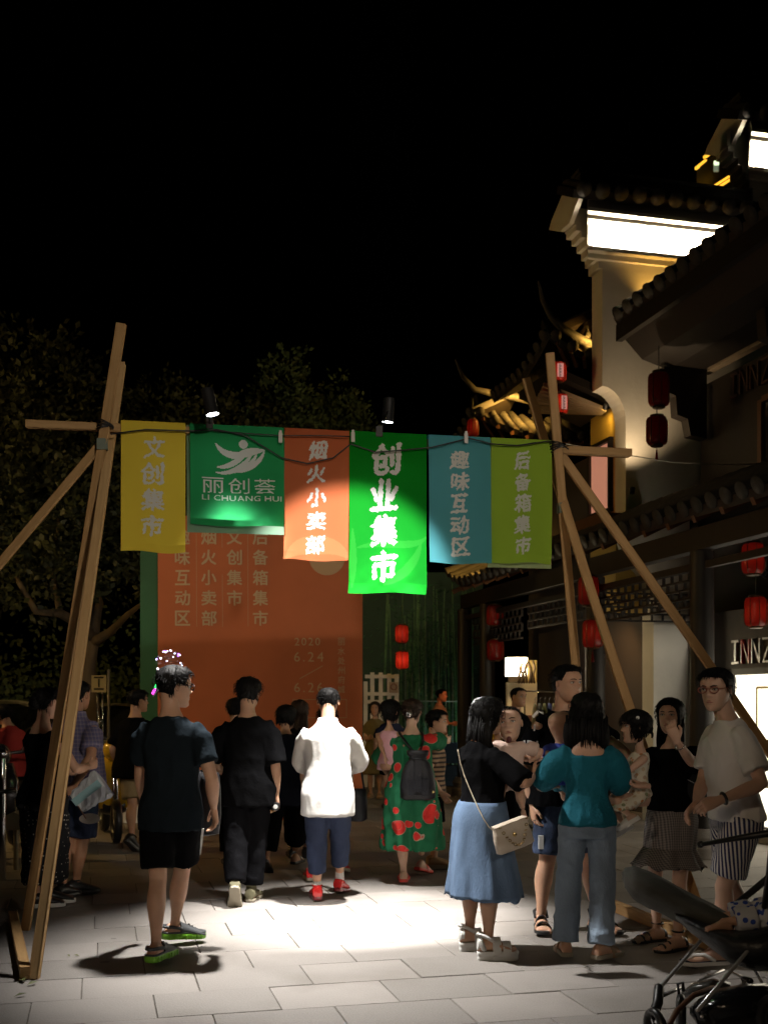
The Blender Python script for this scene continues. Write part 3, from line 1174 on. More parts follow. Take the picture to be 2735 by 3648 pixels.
def cornice(a0, a1, z0, aw):
    """lit cove under the tile coping of the gable: profile in (b, z) pushed along a"""
    prof = [(-.002, z0 - .16), (-.06, z0 - .16), (-.06, z0 - .10), (-.15, z0 - .10), (-.15, z0 - .05), (-.06, z0 - .045), (-.07, z0), (-.15, z0 + .21), (-.22, z0 + .245), (-.22, z0 + .29), (-.31, z0 + .30), (-.31, z0 + .345), (-.20, z0 + .50), (-.002, z0 + .54)]
    mb_ = MB()
    xs = [a0, a0 + .0001, a1]
    # left end flares out course by course
    rings = []
    for a in (a0, a1):
        rings.append([B(a - (max(0, -b - .02) * .45 if a == a0 else 0), b, z) for b, z in prof])
    mb_.loft(rings)
    mb_.build('cornice', M_WALL, shop)
    # stepped corbels below the left end
    cr = MB()
    for i, (da, dz, hz) in enumerate(((.05, -.20, .05), (.10, -.11, .045), (.15, -.02, .045), (.21, .07, .045), (.28, .15, .04), (.35, .22, .035))):
        cr.box(B(aw - da / 2 + .02, .15, z0 + dz), da / 2 + .02, .148, hz, (E1, E2, Zv))
    cr.box(B(aw - .17, .15, z0 + .36), .20, .148, .105, (E1, E2, Zv))
    cr.build('corbel', M_WALL, shop)
    # LED strip in the cove
    st = MB()
    n = int((a1 - a0) / .42)
    for i in range(n):
        st.box(B(a0 + .03 + (i + .5) * (a1 - a0 - .05) / n, -.105, z0 - .036), (a1 - a0 - .05) / n / 2 - .008, .02, .012, (E1, E2, Zv))
    st.build('light_strip', mat('lit cove strip', (1, 1, 1), .4, emit=(1.0, .87, .66), estr=14), shop)
    mid = B((a0 + a1) / 2, -.10, z0 - .015)
    lo = lamp('cove_light', 'AREA', mid, 150 * (a1 - a0) / 2.1, (1.0, .86, .64), shop, B((a0 + a1) / 2, -.10, z0 + 1), shape='RECTANGLE', size=(a1 - a0) * .96, size_y=.03)
    # align the strip with the wall
    zax = V((0, 0, -1))
    lo.matrix_local = Matrix.Translation(mid - shop.location) @ Matrix((E1, -E2.cross(E1).cross(E1) if False else V((0, 0, -1)).cross(E1), V((0, 0, -1)))).transposed().to_4x4()
    # roof over it
    roof(shop, B(a0 - .33, -.36, z0 + .52), B(a1 + .05, -.36, z0 + .52), E2 * .5 + Zv * .26, sp=.235, r_=.085)
    roof(shop, B(a1 + .05, .66, z0 + .52), B(a0 + .04, .66, z0 + .52), -E2 * .5 + Zv * .26, sp=.235, r_=.085)
    rg = MB()
    rg.box(B((a0 + a1) / 2 + .0, .15, z0 + .84), (a1 - a0) / 2 + .06, .10, .09, (E1, E2, Zv))
    rg.box(B((a0 + a1) / 2 + .0, .15, z0 + .952), (a1 - a0) / 2 + .10, .12, .022, (E1, E2, Zv))
    rg.build('ridge', M_TILE, shop)
    # plaster end under the roof at the left
    pe = MB()
    pe.prism([(-.34, z0 + .48), (-.26, z0 + .52), (.15, z0 + .74), (.56, z0 + .52), (.64, z0 + .44), (.3, z0 + .28), (0, z0 + .26)], B(a0 - .24, 0), E2, Zv, E1, .06)
    pe.build('gable_end', M_WALL, shop)


cornice(-.52, 1.77, 7.14, -.317)
cornice(1.70, 2.78, 8.37, 1.78)
# near upper roof, its eave running along the street towards the camera
roof(shop, B(-.27, -.22, 6.2), B(-.27, -7.0, 6.2), E1 * 2.9 + Zv * 1.75, sp=.26, r_=.085)
up = MB()
up.box(B(-.2, -3.6, 6.02), .04, 3.38, .10, (E1, E2, Zv))
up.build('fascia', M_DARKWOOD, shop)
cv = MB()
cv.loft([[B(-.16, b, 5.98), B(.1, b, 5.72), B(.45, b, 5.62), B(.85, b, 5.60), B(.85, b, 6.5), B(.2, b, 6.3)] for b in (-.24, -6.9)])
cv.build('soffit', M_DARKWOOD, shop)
for b in (-.26, -2.4, -4.6):
    cc = MB()
    cc.prism([(.30, 5.6), (.88, 5.6), (.88, 4.75), (.66, 4.78), (.62, 4.98), (.48, 5.02), (.46, 5.25), (.32, 5.3)], B(0, b), E1, Zv, -E2, .16)
    cc.build('bracket', M_DARKWOOD, shop)
MB().box(B(.93, -3.6, 5.66), .05, 3.3, .085, (E1, E2, Zv)).build('wall_beam', mat('pale timber beam', (.22, .17, .12), .8, var=.2), shop)
fw = MB()
fw.box(B(1.05, -3.7, 4.6), .1, 3.55, .86, (E1, E2, Zv))
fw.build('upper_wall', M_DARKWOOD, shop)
for k in range(3):
    f_ = MB()
    b0 = -1.5 - k * 1.7
    for bb in (b0, b0 - 1.4):
        f_.box(B(.93, bb, 4.45), .02, .04, .5, (E1, E2, Zv))
    for zz in (3.95, 4.95):
        f_.box(B(.93, b0 - .7, zz), .018, .66, .035, (E1, E2, Zv))
    w = f_.build('window', M_REDWOOD, shop)
    MB().box(B(.945, b0 - .7, 4.45), .004, .65, .46, (E1, E2, Zv)).build('pane', mat('dark glass', (.02, .022, .025), .08), w)
# pillar at the gable foot and side reveal
MB().box(B(.94, -.12, 1.9), .07, .1, 1.9, (E1, E2, Zv)).build('door_post', M_DARKWOOD, shop)
# canopy roof over the ground floor, along the street in front of the gable and beyond it
cn = thing('canopy', 'long dark tiled canopy roof over the ground floor shopfronts', 'canopy', B(-.9, 0))
roof(cn, B(-.92, 4.6, 3.36), B(-.92, -7.0, 3.36), E1 * 1.15 + Zv * .55, sp=.25, r_=.075, rise=lambda u: .28 * max(0, 1 - u / .09) ** 2)
mb_ = MB()
mb_.box(B(-.62, -1.2, 3.12), .07, 5.7, .11, (E1, E2, Zv))
mb_.box(B(-.62, -1.2, 2.86), .03, 5.7, .035, (E1, E2, Zv))
mb_.build('eave_beam', M_DARKWOOD, cn)
for k in range(22):
    b = 4.3 - k * .5
    MB().beam(B(-.88, b, 3.26), B(.2, b, 3.78), .06, .07).build('rafter', M_REDWOOD, cn)
for b in (4.5, 3.4, -.45, -2.9):
    c_ = MB()
    c_.lathe(B(-.62, b, .0), [(.001, .28), (.12, .28), (.115, 3.0), (.001, 3.0)], 18)
    o_ = c_.build('post', M_DARKWOOD, cn, 'auto')
    MB().lathe(B(-.62, b, 0), [(.001, 0), (.21, 0), (.21, .10), (.17, .13), (.20, .20), (.15, .285), (.001, .286)], 20).build('stone_base', M_STONE, o_, 'auto')
lattice(cn, B(-.60, -.50, 2.83), -E2, 2.3, .36, 13, 4)
lattice(cn, B(-.60, 1.75, 2.83), -E2, 2.1, .30, 12, 3)
lattice(cn, B(-.60, 4.1, 2.83), -E2, 2.1, .42, 12, 4)
lattice(shop, B(-.50, -.06, 2.86), E1, 1.35, .34, 9, 4)
# storefront facing the street: lit display window, sign letters
MB().box(B(.98, -3.4, 1.3), .06, 3.2, 1.3, (E1, E2, Zv)).build('shop_wall', mat('dark shop panel', (.055, .042, .034), .6, var=.2), shop)
win = MB()
for bb in (-.96, -3.64, -6.3):
    win.box(B(.90, bb, .96), .03, .035, .87, (E1, E2, Zv))
for zz in (.07, 1.87):
    win.box(B(.90, -3.63, zz), .028, 2.63, .035, (E1, E2, Zv))
w = win.build('window', M_BLACK, shop)
M_DISPLAY = mat('lit display panel', (.9, .85, .7), .5, emit=(1.0, .90, .70), estr=2.2)
MB().box(B(.925, -3.63, .97), .008, 2.64, .86, (E1, E2, Zv)).build('lit_panel', M_DISPLAY, w)
fr = MB()
for b, z, hb, hz in ((-1.75, 1.38, .30, .30), (-1.55, .82, .2, .26), (-2.4, 1.0, .25, .45)):
    for sb, sz, wb, wz in ((hb, 0, .014, hz), (-hb, 0, .014, hz), (0, hz, hb, .014), (0, -hz, hb, .014)):
        fr.box(B(.912, b + sb, z + sz), .004, wb, wz, (E1, E2, Zv))
fr.build('display_frames', mat('pale brass frame', (.6, .48, .25), .4, metal=.6), w)
MB().box(B(.72, -2.3, .045), .2, 1.5, .045, (E1, E2, Zv)).build('sill', M_STONE, w)


def sign_letters(nm, label, b0, z, h, m, mred, depth=.05, a=.90):
    t = thing(nm, label, 'sign', B(a, b0, z), 'shop name signs')
    x = 0
    for i, ch in enumerate('INNZ'):
        mb2 = MB()
        vs, fs, r_ = glyph(ch, .0, 3)
        wd = h * max(.22, r_) if ch != 'I' else h * .52
        if ch == 'I':
            for zz in (-.45, .45):
                mb2.box(B(a, b0 - wd / 2, z + h * zz), depth / 2, wd / 2, h * .05, (E1, E2, Zv))
            mb2.box(B(a, b0 - wd / 2, z), depth / 2, wd * .13, h * .398, (E1, E2, Zv))
            mb2.build('letter', m, t)
        else:
            bars = []
            if ch == 'N':
                q = [(-.42, -.5, -.42, .5), (.42, -.5, .42, .5), (-.36, .44, .36, -.44)]
            else:
                q = [(-.45, .46, .45, .46), (-.45, -.46, .45, -.46), (.38, .40, -.38, -.40)]
            wd = h * .62
            for j, (x0, y0, x1, y1) in enumerate(q):
                p0 = B(a + .004 * j, b0 - x - wd * (x0 + .5), z + h * y0)
                p1 = B(a + .004 * j, b0 - x - wd * (x1 + .5), z + h * y1)
                mb2.beam(p0, p1, depth, h * .09, up=V((0, 0, 1)) if abs(y0 - y1) < .1 else E2)
            mb2.build('letter', mred if (i == 1) else m, t)
        x += wd + h * .16
    return t


sign_letters('shop_sign', 'chrome shop name letters above the bright display window', -.98, 2.10, .28, mat('dull chrome letter', (.34, .34, .36), .35, metal=.7), mat('red letter face', (.45, .02, .02), .3), .05)
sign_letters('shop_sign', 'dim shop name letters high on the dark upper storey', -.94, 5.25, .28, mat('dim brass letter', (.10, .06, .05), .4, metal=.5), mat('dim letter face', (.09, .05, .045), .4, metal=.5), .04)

# ------------------------------------------------------------------ the pavilion building beyond the gable
pav = thing('pavilion', 'two tiered pavilion with upturned tiled eaves and a lit upper window', 'building', B(1.5, 3))
MB().box(B(1.6, .7, 4.0), 1.58, .38, 1.3, (E1, E2, Zv)).build('upper_bay', mat('yellow plaster', (.50, .33, .07), .8, var=.1, vscale=3), pav)
wf = MB()
for a0, a1, z0, z1 in ((-.02, .0, 3.95, 4.85),):
    wf.box(B(-.035, .36, 4.42), .03, .025, .42, (E1, E2, Zv))
    wf.box(B(-.035, .98, 4.42), .03, .03, .42, (E1, E2, Zv))
    wf.box(B(-.035, .67, 4.87), .03, .34, .025, (E1, E2, Zv))
    wf.box(B(-.035, .67, 3.97), .03, .34, .025, (E1, E2, Zv))
w = wf.build('window', M_DARKWOOD, pav)
MB().box(B(-.024, .67, 4.42), .004, .285, .42, (E1, E2, Zv)).build('pane', mat('lit rosy blind', (.7, .35, .26), .7, emit=(1.0, .42, .28), estr=.36), w)
MB().box(B(-.12, .64, 3.80), .15, .52, .09, (E1, E2, Zv)).build('window_ledge', M_REDWOOD, pav)
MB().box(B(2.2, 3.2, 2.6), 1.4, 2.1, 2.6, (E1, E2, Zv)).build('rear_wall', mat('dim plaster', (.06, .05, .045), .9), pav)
# upper roof: corner tip pointing to the street
def hiproof(c, ea, eb, z, up_, run, tip, ridge_pts):
    """eave corner c=(a,b); eave to the right along +a of length ea (faces camera) and along +b of length eb (faces street)"""
    rs = lambda u: tip * max(0, 1 - u / .55) ** 2
    roof(pav, B(c[0], c[1], z), B(c[0] + ea, c[1], z), E2 * run + Zv * up_ + E1 * .25, sp=.22, r_=.07, rise=rs)
    roof(pav, B(c[0], c[1], z), B(c[0], c[1] + eb, z), E1 * run + Zv * up_ + E2 * .25, sp=.22, r_=.07, rise=rs)
    rg = MB()
    pts = [AT(*p) for p in ridge_pts]
    rad = [.016, .032, .046, .056, .062, .064, .064][:len(pts)]
    rg.tube(pts, rad, 8)
    rg.build('hip_ridge', M_TILE, pav, True)
    for k in range(9):
        u = (k + .4) / 9
        MB().beam(B(c[0] + .08 + u * ea, c[1] + .02, z - .09 + rs(u)), B(c[0] + .5 + u * ea * .7, c[1] + run * .75, z - .02 + up_ * .2), .05, .06).build('rafter', M_REDWOOD, pav)


hiproof((-.60, 1.08), 1.7, 2.2, 6.13, .42, .8, .32, [(1917, 1004, 14.7), (1932, 1070, 14.75), (1962, 1128, 14.8), (2005, 1172, 14.95), (2055, 1203, 15.1), (2125, 1238, 15.3), (2220, 1262, 15.6)])
hiproof((-.76, 3.7), 2.2, 2.2, 5.72, .42, .8, .34, [(1622, 1282, 17.3), (1648, 1342, 17.35), (1690, 1388, 17.45), (1755, 1402, 17.6), (1840, 1416, 17.8), (1915, 1434, 18.0), (2010, 1452, 18.3)])
orn = MB()
orn.ball(AT(2090, 1195, 15.2), .05, .05, .07)
orn.ball(AT(2090, 1172, 15.2), .025, .025, .05)
orn.build('ridge_ornament', M_TILE, pav, True)
# lower eave over the bay window, seen from below with its fan of rafters
ev_ = MB()
ev_.loft([[B(-.8, b, 5.62 + .02 * b), B(.1, b, 5.32), B(.1, b, 5.42), B(-.8, b, 5.72 + .02 * b)] for b in (.32, 1.6)])
ev_.build('eave_board', M_DARKWOOD, pav)
for k in range(9):
    MB().beam(B(-.05 + .0 * k, .45 + .02 * k, 5.26), B(-.95 + k * .04, .36 + k * .16, 5.50), .04, .05).build('rafter', mat('rafter tinted as lit', (.30, .22, .14), .7) if k == 0 else bpy.data.materials['rafter tinted as lit'], pav)  # lamplight on these rafters is put into a paler wood colour
# warm lamps washing roofs and walls
M_WARM = mat('warm lit lens', (1, .8, .4), .4, emit=(1, .62, .18), estr=8)


def warm_lamp(label, p, tgt, energy, size=120, col=(1.0, .52, .09)):
    t = thing('roof_lamp', label, 'lamp', p, 'small warm lamps fixed to the roofs')
    ax_ = (V(tgt) - V(p)).normalized()
    MB().lathe(V(p) - ax_ * .08, [(.001, 0), (.03, .005), (.034, .075), (.036, .08), (.03, .078)], 12, ax_).build('housing', M_BLACK, t, 'auto')
    MB().lathe(V(p) - ax_ * .005, [(.001, 0), (.028, 0), (.028, .003), (.001, .004)], 12, ax_).build('lens', M_WARM, t)
    lamp('lamp_light', 'SPOT', V(p) + ax_ * .015, energy, col, t, tgt, spot_size=R(size), spot_blend=.8, shadow_soft_size=.04)
    return t


warm_lamp('warm lamp low on the gable wall behind the dark eave', B(.40, -.14, 6.35), B(.46, .0, 7.4), 26, 110)
warm_lamp('warm lamp on the uppermost pavilion eave', AT(2135, 1215, 15.0), AT(2070, 1235, 15.2), 44, 130)
warm_lamp('warm lamp on the lower pavilion eave', AT(1920, 1400, 17.3), AT(1800, 1455, 18.0), 320, 140)
warm_lamp('warm lamp at the far end of the canopy roof', B(-.35, 2.2, 3.9), B(-.6, 4.4, 3.4), 480, 100)
warm_lamp('warm lamp under the eave above the rosy window', B(-.12, .34, 5.25), B(-.02, .75, 4.9), 6, 120, (1, .62, .12))
warm_lamp('warm lamp over the clothing counter', B(.2, 1.2, 2.75), B(.8, 2.4, .9), 26, 120, (1, .5, .16))

warm_lamp('added uplight on the canopy brightening the gable wall', B(-.12, -.42, 4.1), B(.42, 0, 7.2), 62, 95, (1.0, .72, .42))  # added lamp that lifts the tone of the gable wall

warm_lamp('small added lamp under the canopy brightening the white gable pillar', B(.98, -1.5, 2.95), B(.66, 0, 1.4), 26, 70, (1.0, .93, .80))  # added fill so the pillar reads brighter

# lanterns
lantern('upper pink lit lantern hanging at the pavilion corner', 1988, 1326, 14.1, 66, 56, .55, .38)
lantern('second pink lit lantern below it at the pavilion corner', 1995, 1440, 14.1, 66, 56, .55, .36, turn=.25)
lantern('small red lantern showing above the teal banner', 1684, 1525, 17.5, 60, 40, .10, 0)
lantern('unlit red lantern against the white gable, upper of two', 2345, 1388, 13.2, 118, 74, .012, 0, tassel=False)
lantern('unlit red lantern against the white gable, lower of two', 2338, 1535, 13.2, 100, 74, .012, 0)
lantern('red lantern half hidden behind the middle pole', 2095, 2105, 13.2, 100, 72, .10, 0, tassel=False)
lantern('red lantern with long tassel between the leaning poles', 2110, 2258, 13.2, 96, 72, .16, 0)
lantern('red lantern above the shop name letters, upper of two', 2680, 1990, 11.2, 108, 80, .16, 0, tassel=False)
lantern('red lantern just over the shop name letters', 2690, 2180, 11.2, 104, 80, .20, 0, tassel=False)
lantern('dim red lantern in front of the fretwork, upper of two', 1762, 2192, 16.8, 72, 58, .10, 0, tassel=False)
lantern('dim red lantern in front of the fretwork, lower of two', 1764, 2316, 16.8, 72, 58, .07, 0, tassel=False)
lantern('bright red lantern before the bamboo, upper of two', 1431, 2258, 18.5, 62, 44, .55, .0, tassel=False)
lantern('bright red lantern before the bamboo, lower of two', 1432, 2352, 18.5, 60, 44, .75, .0, tassel=False)

# far tower outlined with amber LED lines
tw = thing('tower_block', 'far dark tower edged with amber light lines behind the gable', 'building', AT(2570, 800, 60) * 1.0)
tc0, tc1 = AT(2478, 598, 60), AT(2572, 515, 64)
M_AMBER = mat('amber LED line', (1, .6, .1), .4, emit=(1, .50, .04), estr=1.6)
MB().loft([[AT(2480, 603, 60.3), AT(2580, 520, 64.3), AT(2800, 480, 66.3), AT(2800, 470, 80.3), AT(2480, 600, 80.3)], [V((q.x, q.y, 0)) for q in (AT(2480, 603, 60.3), AT(2580, 520, 64.3), AT(2800, 480, 66.3), AT(2800, 470, 80.3), AT(2480, 600, 80.3))]]).build('tower_wall', mat('dark cladding', (.02, .02, .022), .5), tw)
for (x0, y0), (x1, y1), wd in (((2508, 560), (2572, 517), .13), ((2478, 600), (2512, 572), .12), ((2515, 680), (2640, 600), .09), ((2535, 682), (2645, 610), .10)):
    MB().beam(AT(x0, y0, 60), AT(x1, y1, 63), wd, wd).build('light_line', M_AMBER, tw)
MB().box(AT(2550, 582, 60.2), .12, .05, .12).build('lit_window', mat('greenish lit window', (.8, 1, .6), .4, emit=(.8, 1, .6), estr=1.6), tw)
MB().box(AT(2549, 600, 60.2), .12, .05, .16).build('lit_window', mat('dim lit window', (.3, .4, .3), .4, emit=(.5, .6, .4), estr=.3), tw)
# ------------------------------------------------------------------ clothing stall and bamboo beyond the canopy
st = thing('clothing_stall', 'cream counter stall with a bright square lamp box', 'stall', B(.4, 2.4))
c0 = AT(1852, 2700, 15.2)
M_CREAM = mat('cream painted board', (.72, .62, .40), .7, var=.06)
M_RED_B = mat('red brown board', (.20, .07, .03), .6, var=.2)
MB().bbox(AT(1800, 2432, 16.0), AT(1912, 2548, 15.8)).build('back_board', M_CREAM, st)
MB().bbox(AT(1790, 2548, 15.9), AT(2060, 2548, 15.5) - V((0, 0, 1.3))).build('counter', M_RED_B, st)
lb = thing('lamp_box', 'overexposed square lamp box standing on cream counter', 'lamp', AT(1838, 2410, 15.7))
mb_ = MB()
ctr = AT(1838, 2376, 15.7)
mb_.box(ctr, .14, .12, .128)
mb_.build('lit_shade', mat('lit lamp box', (1, .95, .85), .5, emit=(1, .90, .68), estr=7), lb)
MB().box(ctr - V((0, 0, .17)), .11, .08, .04).build('base', M_GOLD, lb)
gd = thing('gilded_panel', 'gold relief panel beside the square lamp box', 'panel', AT(1895, 2432, 15.75))
mb_ = MB()
for k in range(7):
    x = 1848 + k * 9
    mb_.tube([AT(x, 2432, 15.6), AT(x + 8 * math.sin(k * 2), 2405, 15.58), AT(x + 10 * math.sin(k * 3 + 1), 2380, 15.56), AT(x + 14 * math.sin(k), 2355, 15.6)], .018, 6)
mb_.build('relief', M_GOLD, gd, True)
MB().bbox(AT(1845, 2432, 15.70), AT(1911, 2352, 15.66)).build('backing', mat('gilded board', (.60, .40, .12), .5, var=.3, vscale=8), gd)
lamp('lamp_light', 'POINT', ctr + V((.0, -.22, .05)), 26, (1, .82, .5), lb, shadow_soft_size=.1)
# clothes rack
rk = thing('clothes_rack', 'rail of camouflage and blue garments at the stall', 'rack', AT(1940, 2560, 14.9))
MB().tube([AT(1868, 2560, 14.8), AT(1868, 2462, 14.8), AT(2030, 2466, 14.6), AT(2030, 2560, 14.6)], .012, 8).build('rail', M_STEEL, rk, True)
cols = [(.20, .17, .09), (.05, .05, .05), (.16, .17, .08), (.03, .05, .22), (.24, .21, .12), (.18, .16, .10), (.06, .06, .07)]
for k in range(7):
    p = AT(1905 + k * 17, 2500, 14.78 - k * .02)
    g_ = MB()
    w0, hh = .035, .36
    g_.loft([[p + V((w0 * (.5 + .9 * t) * math.cos(a), (.05 + .17 * min(1, t * 3)) * math.sin(a), -.02 - hh * t)) for a in (2 * PI * j / 14 for j in range(14))] for t in (0, .12, .3, .6, 1)])
    tag(g_.build('hanging_garment', fabric('garment %d' % k, cols[k], var=.5), loc=p, smooth=True), ['camouflage jacket first on the rail', 'black jacket second on the rail', 'olive jacket third on the rail', 'blue jacket on the rail', 'tan jacket beyond the blue one', 'khaki jacket near the rail end', 'charcoal jacket last on the rail'][k], 'garment', 'garments on the stall rail')
    MB().tube([p + V((0, 0, .0)), p + V((0, 0, .04)), p + V((.015, 0, .06))], .004, 5).build('hanger', M_STEEL, bpy.data.objects[list(bpy.data.objects.keys())[-1]] if False else rk, True)
# bamboo grove: slender canes and leaves behind the far man
def bamboo(name, x0, x1, d0, d1, n, hmin, hmax, seed):
    rb = random.Random(seed)
    mb_, lv = MB(), MB()
    for i in range(n):
        px = rb.uniform(x0, x1)
        d = rb.uniform(d0, d1)
        p = AT(px, HY, d)
        p.z = 0
        h = rb.uniform(hmin, hmax)
        lean = V((rb.uniform(-.12, .12), rb.uniform(-.1, .1), 0))
        mb_.tube([p, p + lean * .3 + V((0, 0, h * .5)), p + lean + V((0, 0, h))], [.016, .014, .007], 5, round_=False)
        for k in range(46):
            q = p + lean * .6 + V((rb.gauss(0, .22), rb.gauss(0, .2), h * rb.uniform(.25, 1.02)))
            a = rb.uniform(0, 2 * PI)
            X = V((math.cos(a), math.sin(a), rb.uniform(-.9, .1))).normalized() * rb.uniform(.08, .16)
            Y = X.orthogonal().normalized() * .012
            lv.add([q, q + X * .5 + Y, q + X, q + X * .5 - Y], [(0, 1, 2, 3)])
    o_ = mb_.build('canes', mat('bamboo cane', (.10, .20, .10), .4, var=.3), name)
    lv.build('leaves', mat('bamboo leaf', (.03, .11, .05), .6, var=.5, vscale=3), name)


bt = thing('bamboo_grove', 'dark green bamboo canes and leaves behind the far man', 'bamboo', AT(1520, HY, 22.5) - V((0, 0, CAMH)))
bamboo(bt, 1360, 1690, 22, 23.6, 46, 2.4, 4.2, 5)
MB().bbox(AT(1300, 2600, 24.5) * V((1, 1, 0)) if False else (AT(1290, HY, 24.4).x, 24.4, 0), (AT(1720, HY, 24.4).x, 24.6, 4.3)).build('backing_wall', mat('dark green wall', (.02, .05, .04), .8, var=.4, vscale=.8), bt)
tr = thing('trellis_screen', 'thin metal rail screen in front of the bamboo', 'screen', AT(1550, HY, 21.8) - V((0, 0, CAMH)))
for k in range(12):
    x = 1420 + k * 24
    MB().tube([AT(x, HY, 21.8) - V((0, 0, CAMH)), AT(x, HY, 21.8) + V((0, 0, (.9, 1.5, .5)[k % 3]))], .008, 6).build('bar', mat('rail metal', (.22, .28, .27), .4, metal=.6) if k == 0 else bpy.data.materials['rail metal'], tr, True)
MB().tube([AT(1412, 2497, 21.8), AT(1690, 2499, 21.8)], .012, 6).build('rail', bpy.data.materials['rail metal'], tr, True)
cool = thing('garden_lamp', 'greenish garden flood lamp at the foot of the bamboo', 'lamp', AT(1625, 2700, 21.2) * V((1, 1, 0)) + V((0, 0, .12)))
MB().lathe(cool.location - V((0, 0, .1)), [(.001, 0), (.05, .0), (.06, .1), (.055, .1)], 12).build('housing', M_BLACK, cool)
lamp('lamp_light', 'SPOT', cool.location + V((0, 0, .05)), 26, (.55, 1.0, .82), cool, AT(1600, 2380, 23.5), spot_size=R(120), spot_blend=.8, shadow_soft_size=.1)
# white picket gate with a notice
M_WHITE = mat('white paint', (.72, .72, .70), .6, var=.06)
gt = thing('picket_gate', 'white picket gate beside the orange board', 'gate', AT(1355, HY, 19.5) - V((0, 0, CAMH)))
for x, y0 in ((1302, 2428), (1326, 2396), (1356, 2396), (1386, 2400), (1412, 2402)):
    t_ = AT(x, y0, 19.5)
    MB().bbox((t_.x - .035, 19.48, .02), (t_.x + .035, 19.52, t_.z)).build('picket', M_WHITE, gt)
for y in (2410, 2472, 2500):
    a_, b_ = AT(1300, y, 19.45), AT(1420, y, 19.45)
    MB().bbox((a_.x, 19.44, a_.z - .03), (b_.x, 19.476, a_.z + .03)).build('rail', M_WHITE, gt)
nt_ = MB()
q0, q1 = AT(1386, 2430, 19.4), AT(1418, 2468, 19.4)
nt_.bbox((q0.x, 19.40, q1.z), (q1.x, 19.42, q0.z))
nt_ = nt_.build('notice', mat('notice board', (.42, .33, .26), .7), gt)
MB().torus(AT(1402, 2447, 19.385), .05, .008, (0, 1, 0)).build('emblem', M_RED_B, nt_, True)
# blue plastic crate near the far man
cr = thing('plastic_crate', 'blue plastic crate stacked behind the long haired woman', 'crate', AT(1598, 2766, 20.0) * V((1, 1, 0)))
M_BLUEP = mat('blue plastic', (.04, .11, .38), .45)
p0 = cr.location
for k in range(2):
    mb_ = MB()
    z0 = .01 + k * .40
    for sx in (-1, 1):
        mb_.box(p0 + V((sx * .24, 0, z0 + .18)), .012, .17, .18)
        mb_.box(p0 + V((0, sx * .158, z0 + .18)), .228, .012, .18)
    mb_.box(p0 + V((0, 0, z0 + .012)), .226, .144, .012)
    o_ = mb_.build('tub', M_BLUEP, cr)
    rm = MB()
    for zz in (.06, .2, .345):
        rm.box(p0 + V((0, -.176, z0 + zz)), .255, .006, .012)
    rm.build('rib', M_BLUEP, o_)

# ------------------------------------------------------------------ left background: trees, cars, scooters, posts
M_BARK = mat('tree bark', (.10, .075, .05), .9, var=.35, vscale=7, bump=.6, bscale=16, stretch=(1, 1, .3))


def leaf_mat(name, c):
    m = mat(name, c, .6, var=.45, vscale=1.6)
    return m


M_LEAF = [leaf_mat('broad leaf', (.030, .037, .012)), leaf_mat('dull leaf', (.06, .09, .035)), leaf_mat('conifer leaf', (.06, .10, .055))]


def tree(label, base, limbs, blobs, nleaf, lsize, m, seed, group='trees at the back of the square'):
    rb = random.Random(seed)
    t = thing('tree', label, 'tree', base, group)
    tk = MB()
    for pts, r0, r1 in limbs:
        P_ = [V(base) + V(p) for p in pts]
        n = len(P_)
        tk.tube(P_, [r0 + (r1 - r0) * i / (n - 1) for i in range(n)], 9)
    tk.build('trunk', M_BARK, t, True)
    cw = MB()
    vol = [b[1][0] * b[1][1] * b[1][2] for b in blobs]
    tot = sum(vol)
    for (c, r_), v_ in zip(blobs, vol):
        c = V(base) + V(c)
        # sprays: leaves gather on short twigs so that gaps stay open
        ns = max(6, int(nleaf * v_ / tot / 14))
        for k in range(ns):
            d = V((rb.gauss(0, 1), rb.gauss(0, 1), rb.gauss(0, 1))).normalized() * (rb.uniform(.25, 1) ** .45)
            s0 = c + V((d.x * r_[0], d.y * r_[1], d.z * r_[2]))
            tw_ = V((d.x, d.y, d.z * .6 + rb.uniform(-.2, .5))).normalized()
            ln = rb.uniform(.18, .42)
            for q in range(14):
                p = s0 + tw_ * ln * (q / 14) + V((rb.gauss(0, .07), rb.gauss(0, .07), rb.gauss(0, .07)))
                X = (tw_ + V((rb.gauss(0, .7), rb.gauss(0, .7), rb.gauss(0, .7)))).normalized()
                Y = X.cross(V((rb.gauss(0, 1), rb.gauss(0, 1), rb.gauss(0, 1)))).normalized()
                s_ = lsize * rb.uniform(.6, 1.3)
                cw.add([p, p + X * s_ * .5 + Y * s_ * .28, p + X * s_, p + X * s_ * .5 - Y * s_ * .28], [(0, 1, 2, 3)])
    cw.build('crown', m, t)
    return t


def base_at(px, d):
    p = AT(px, HY, d)
    p.z = 0
    return p


def blob_px(base, px, py, d, rx, ry, rz):
    p = AT(px, py, d) - V(base)
    return (tuple(p), (rx, ry, rz))


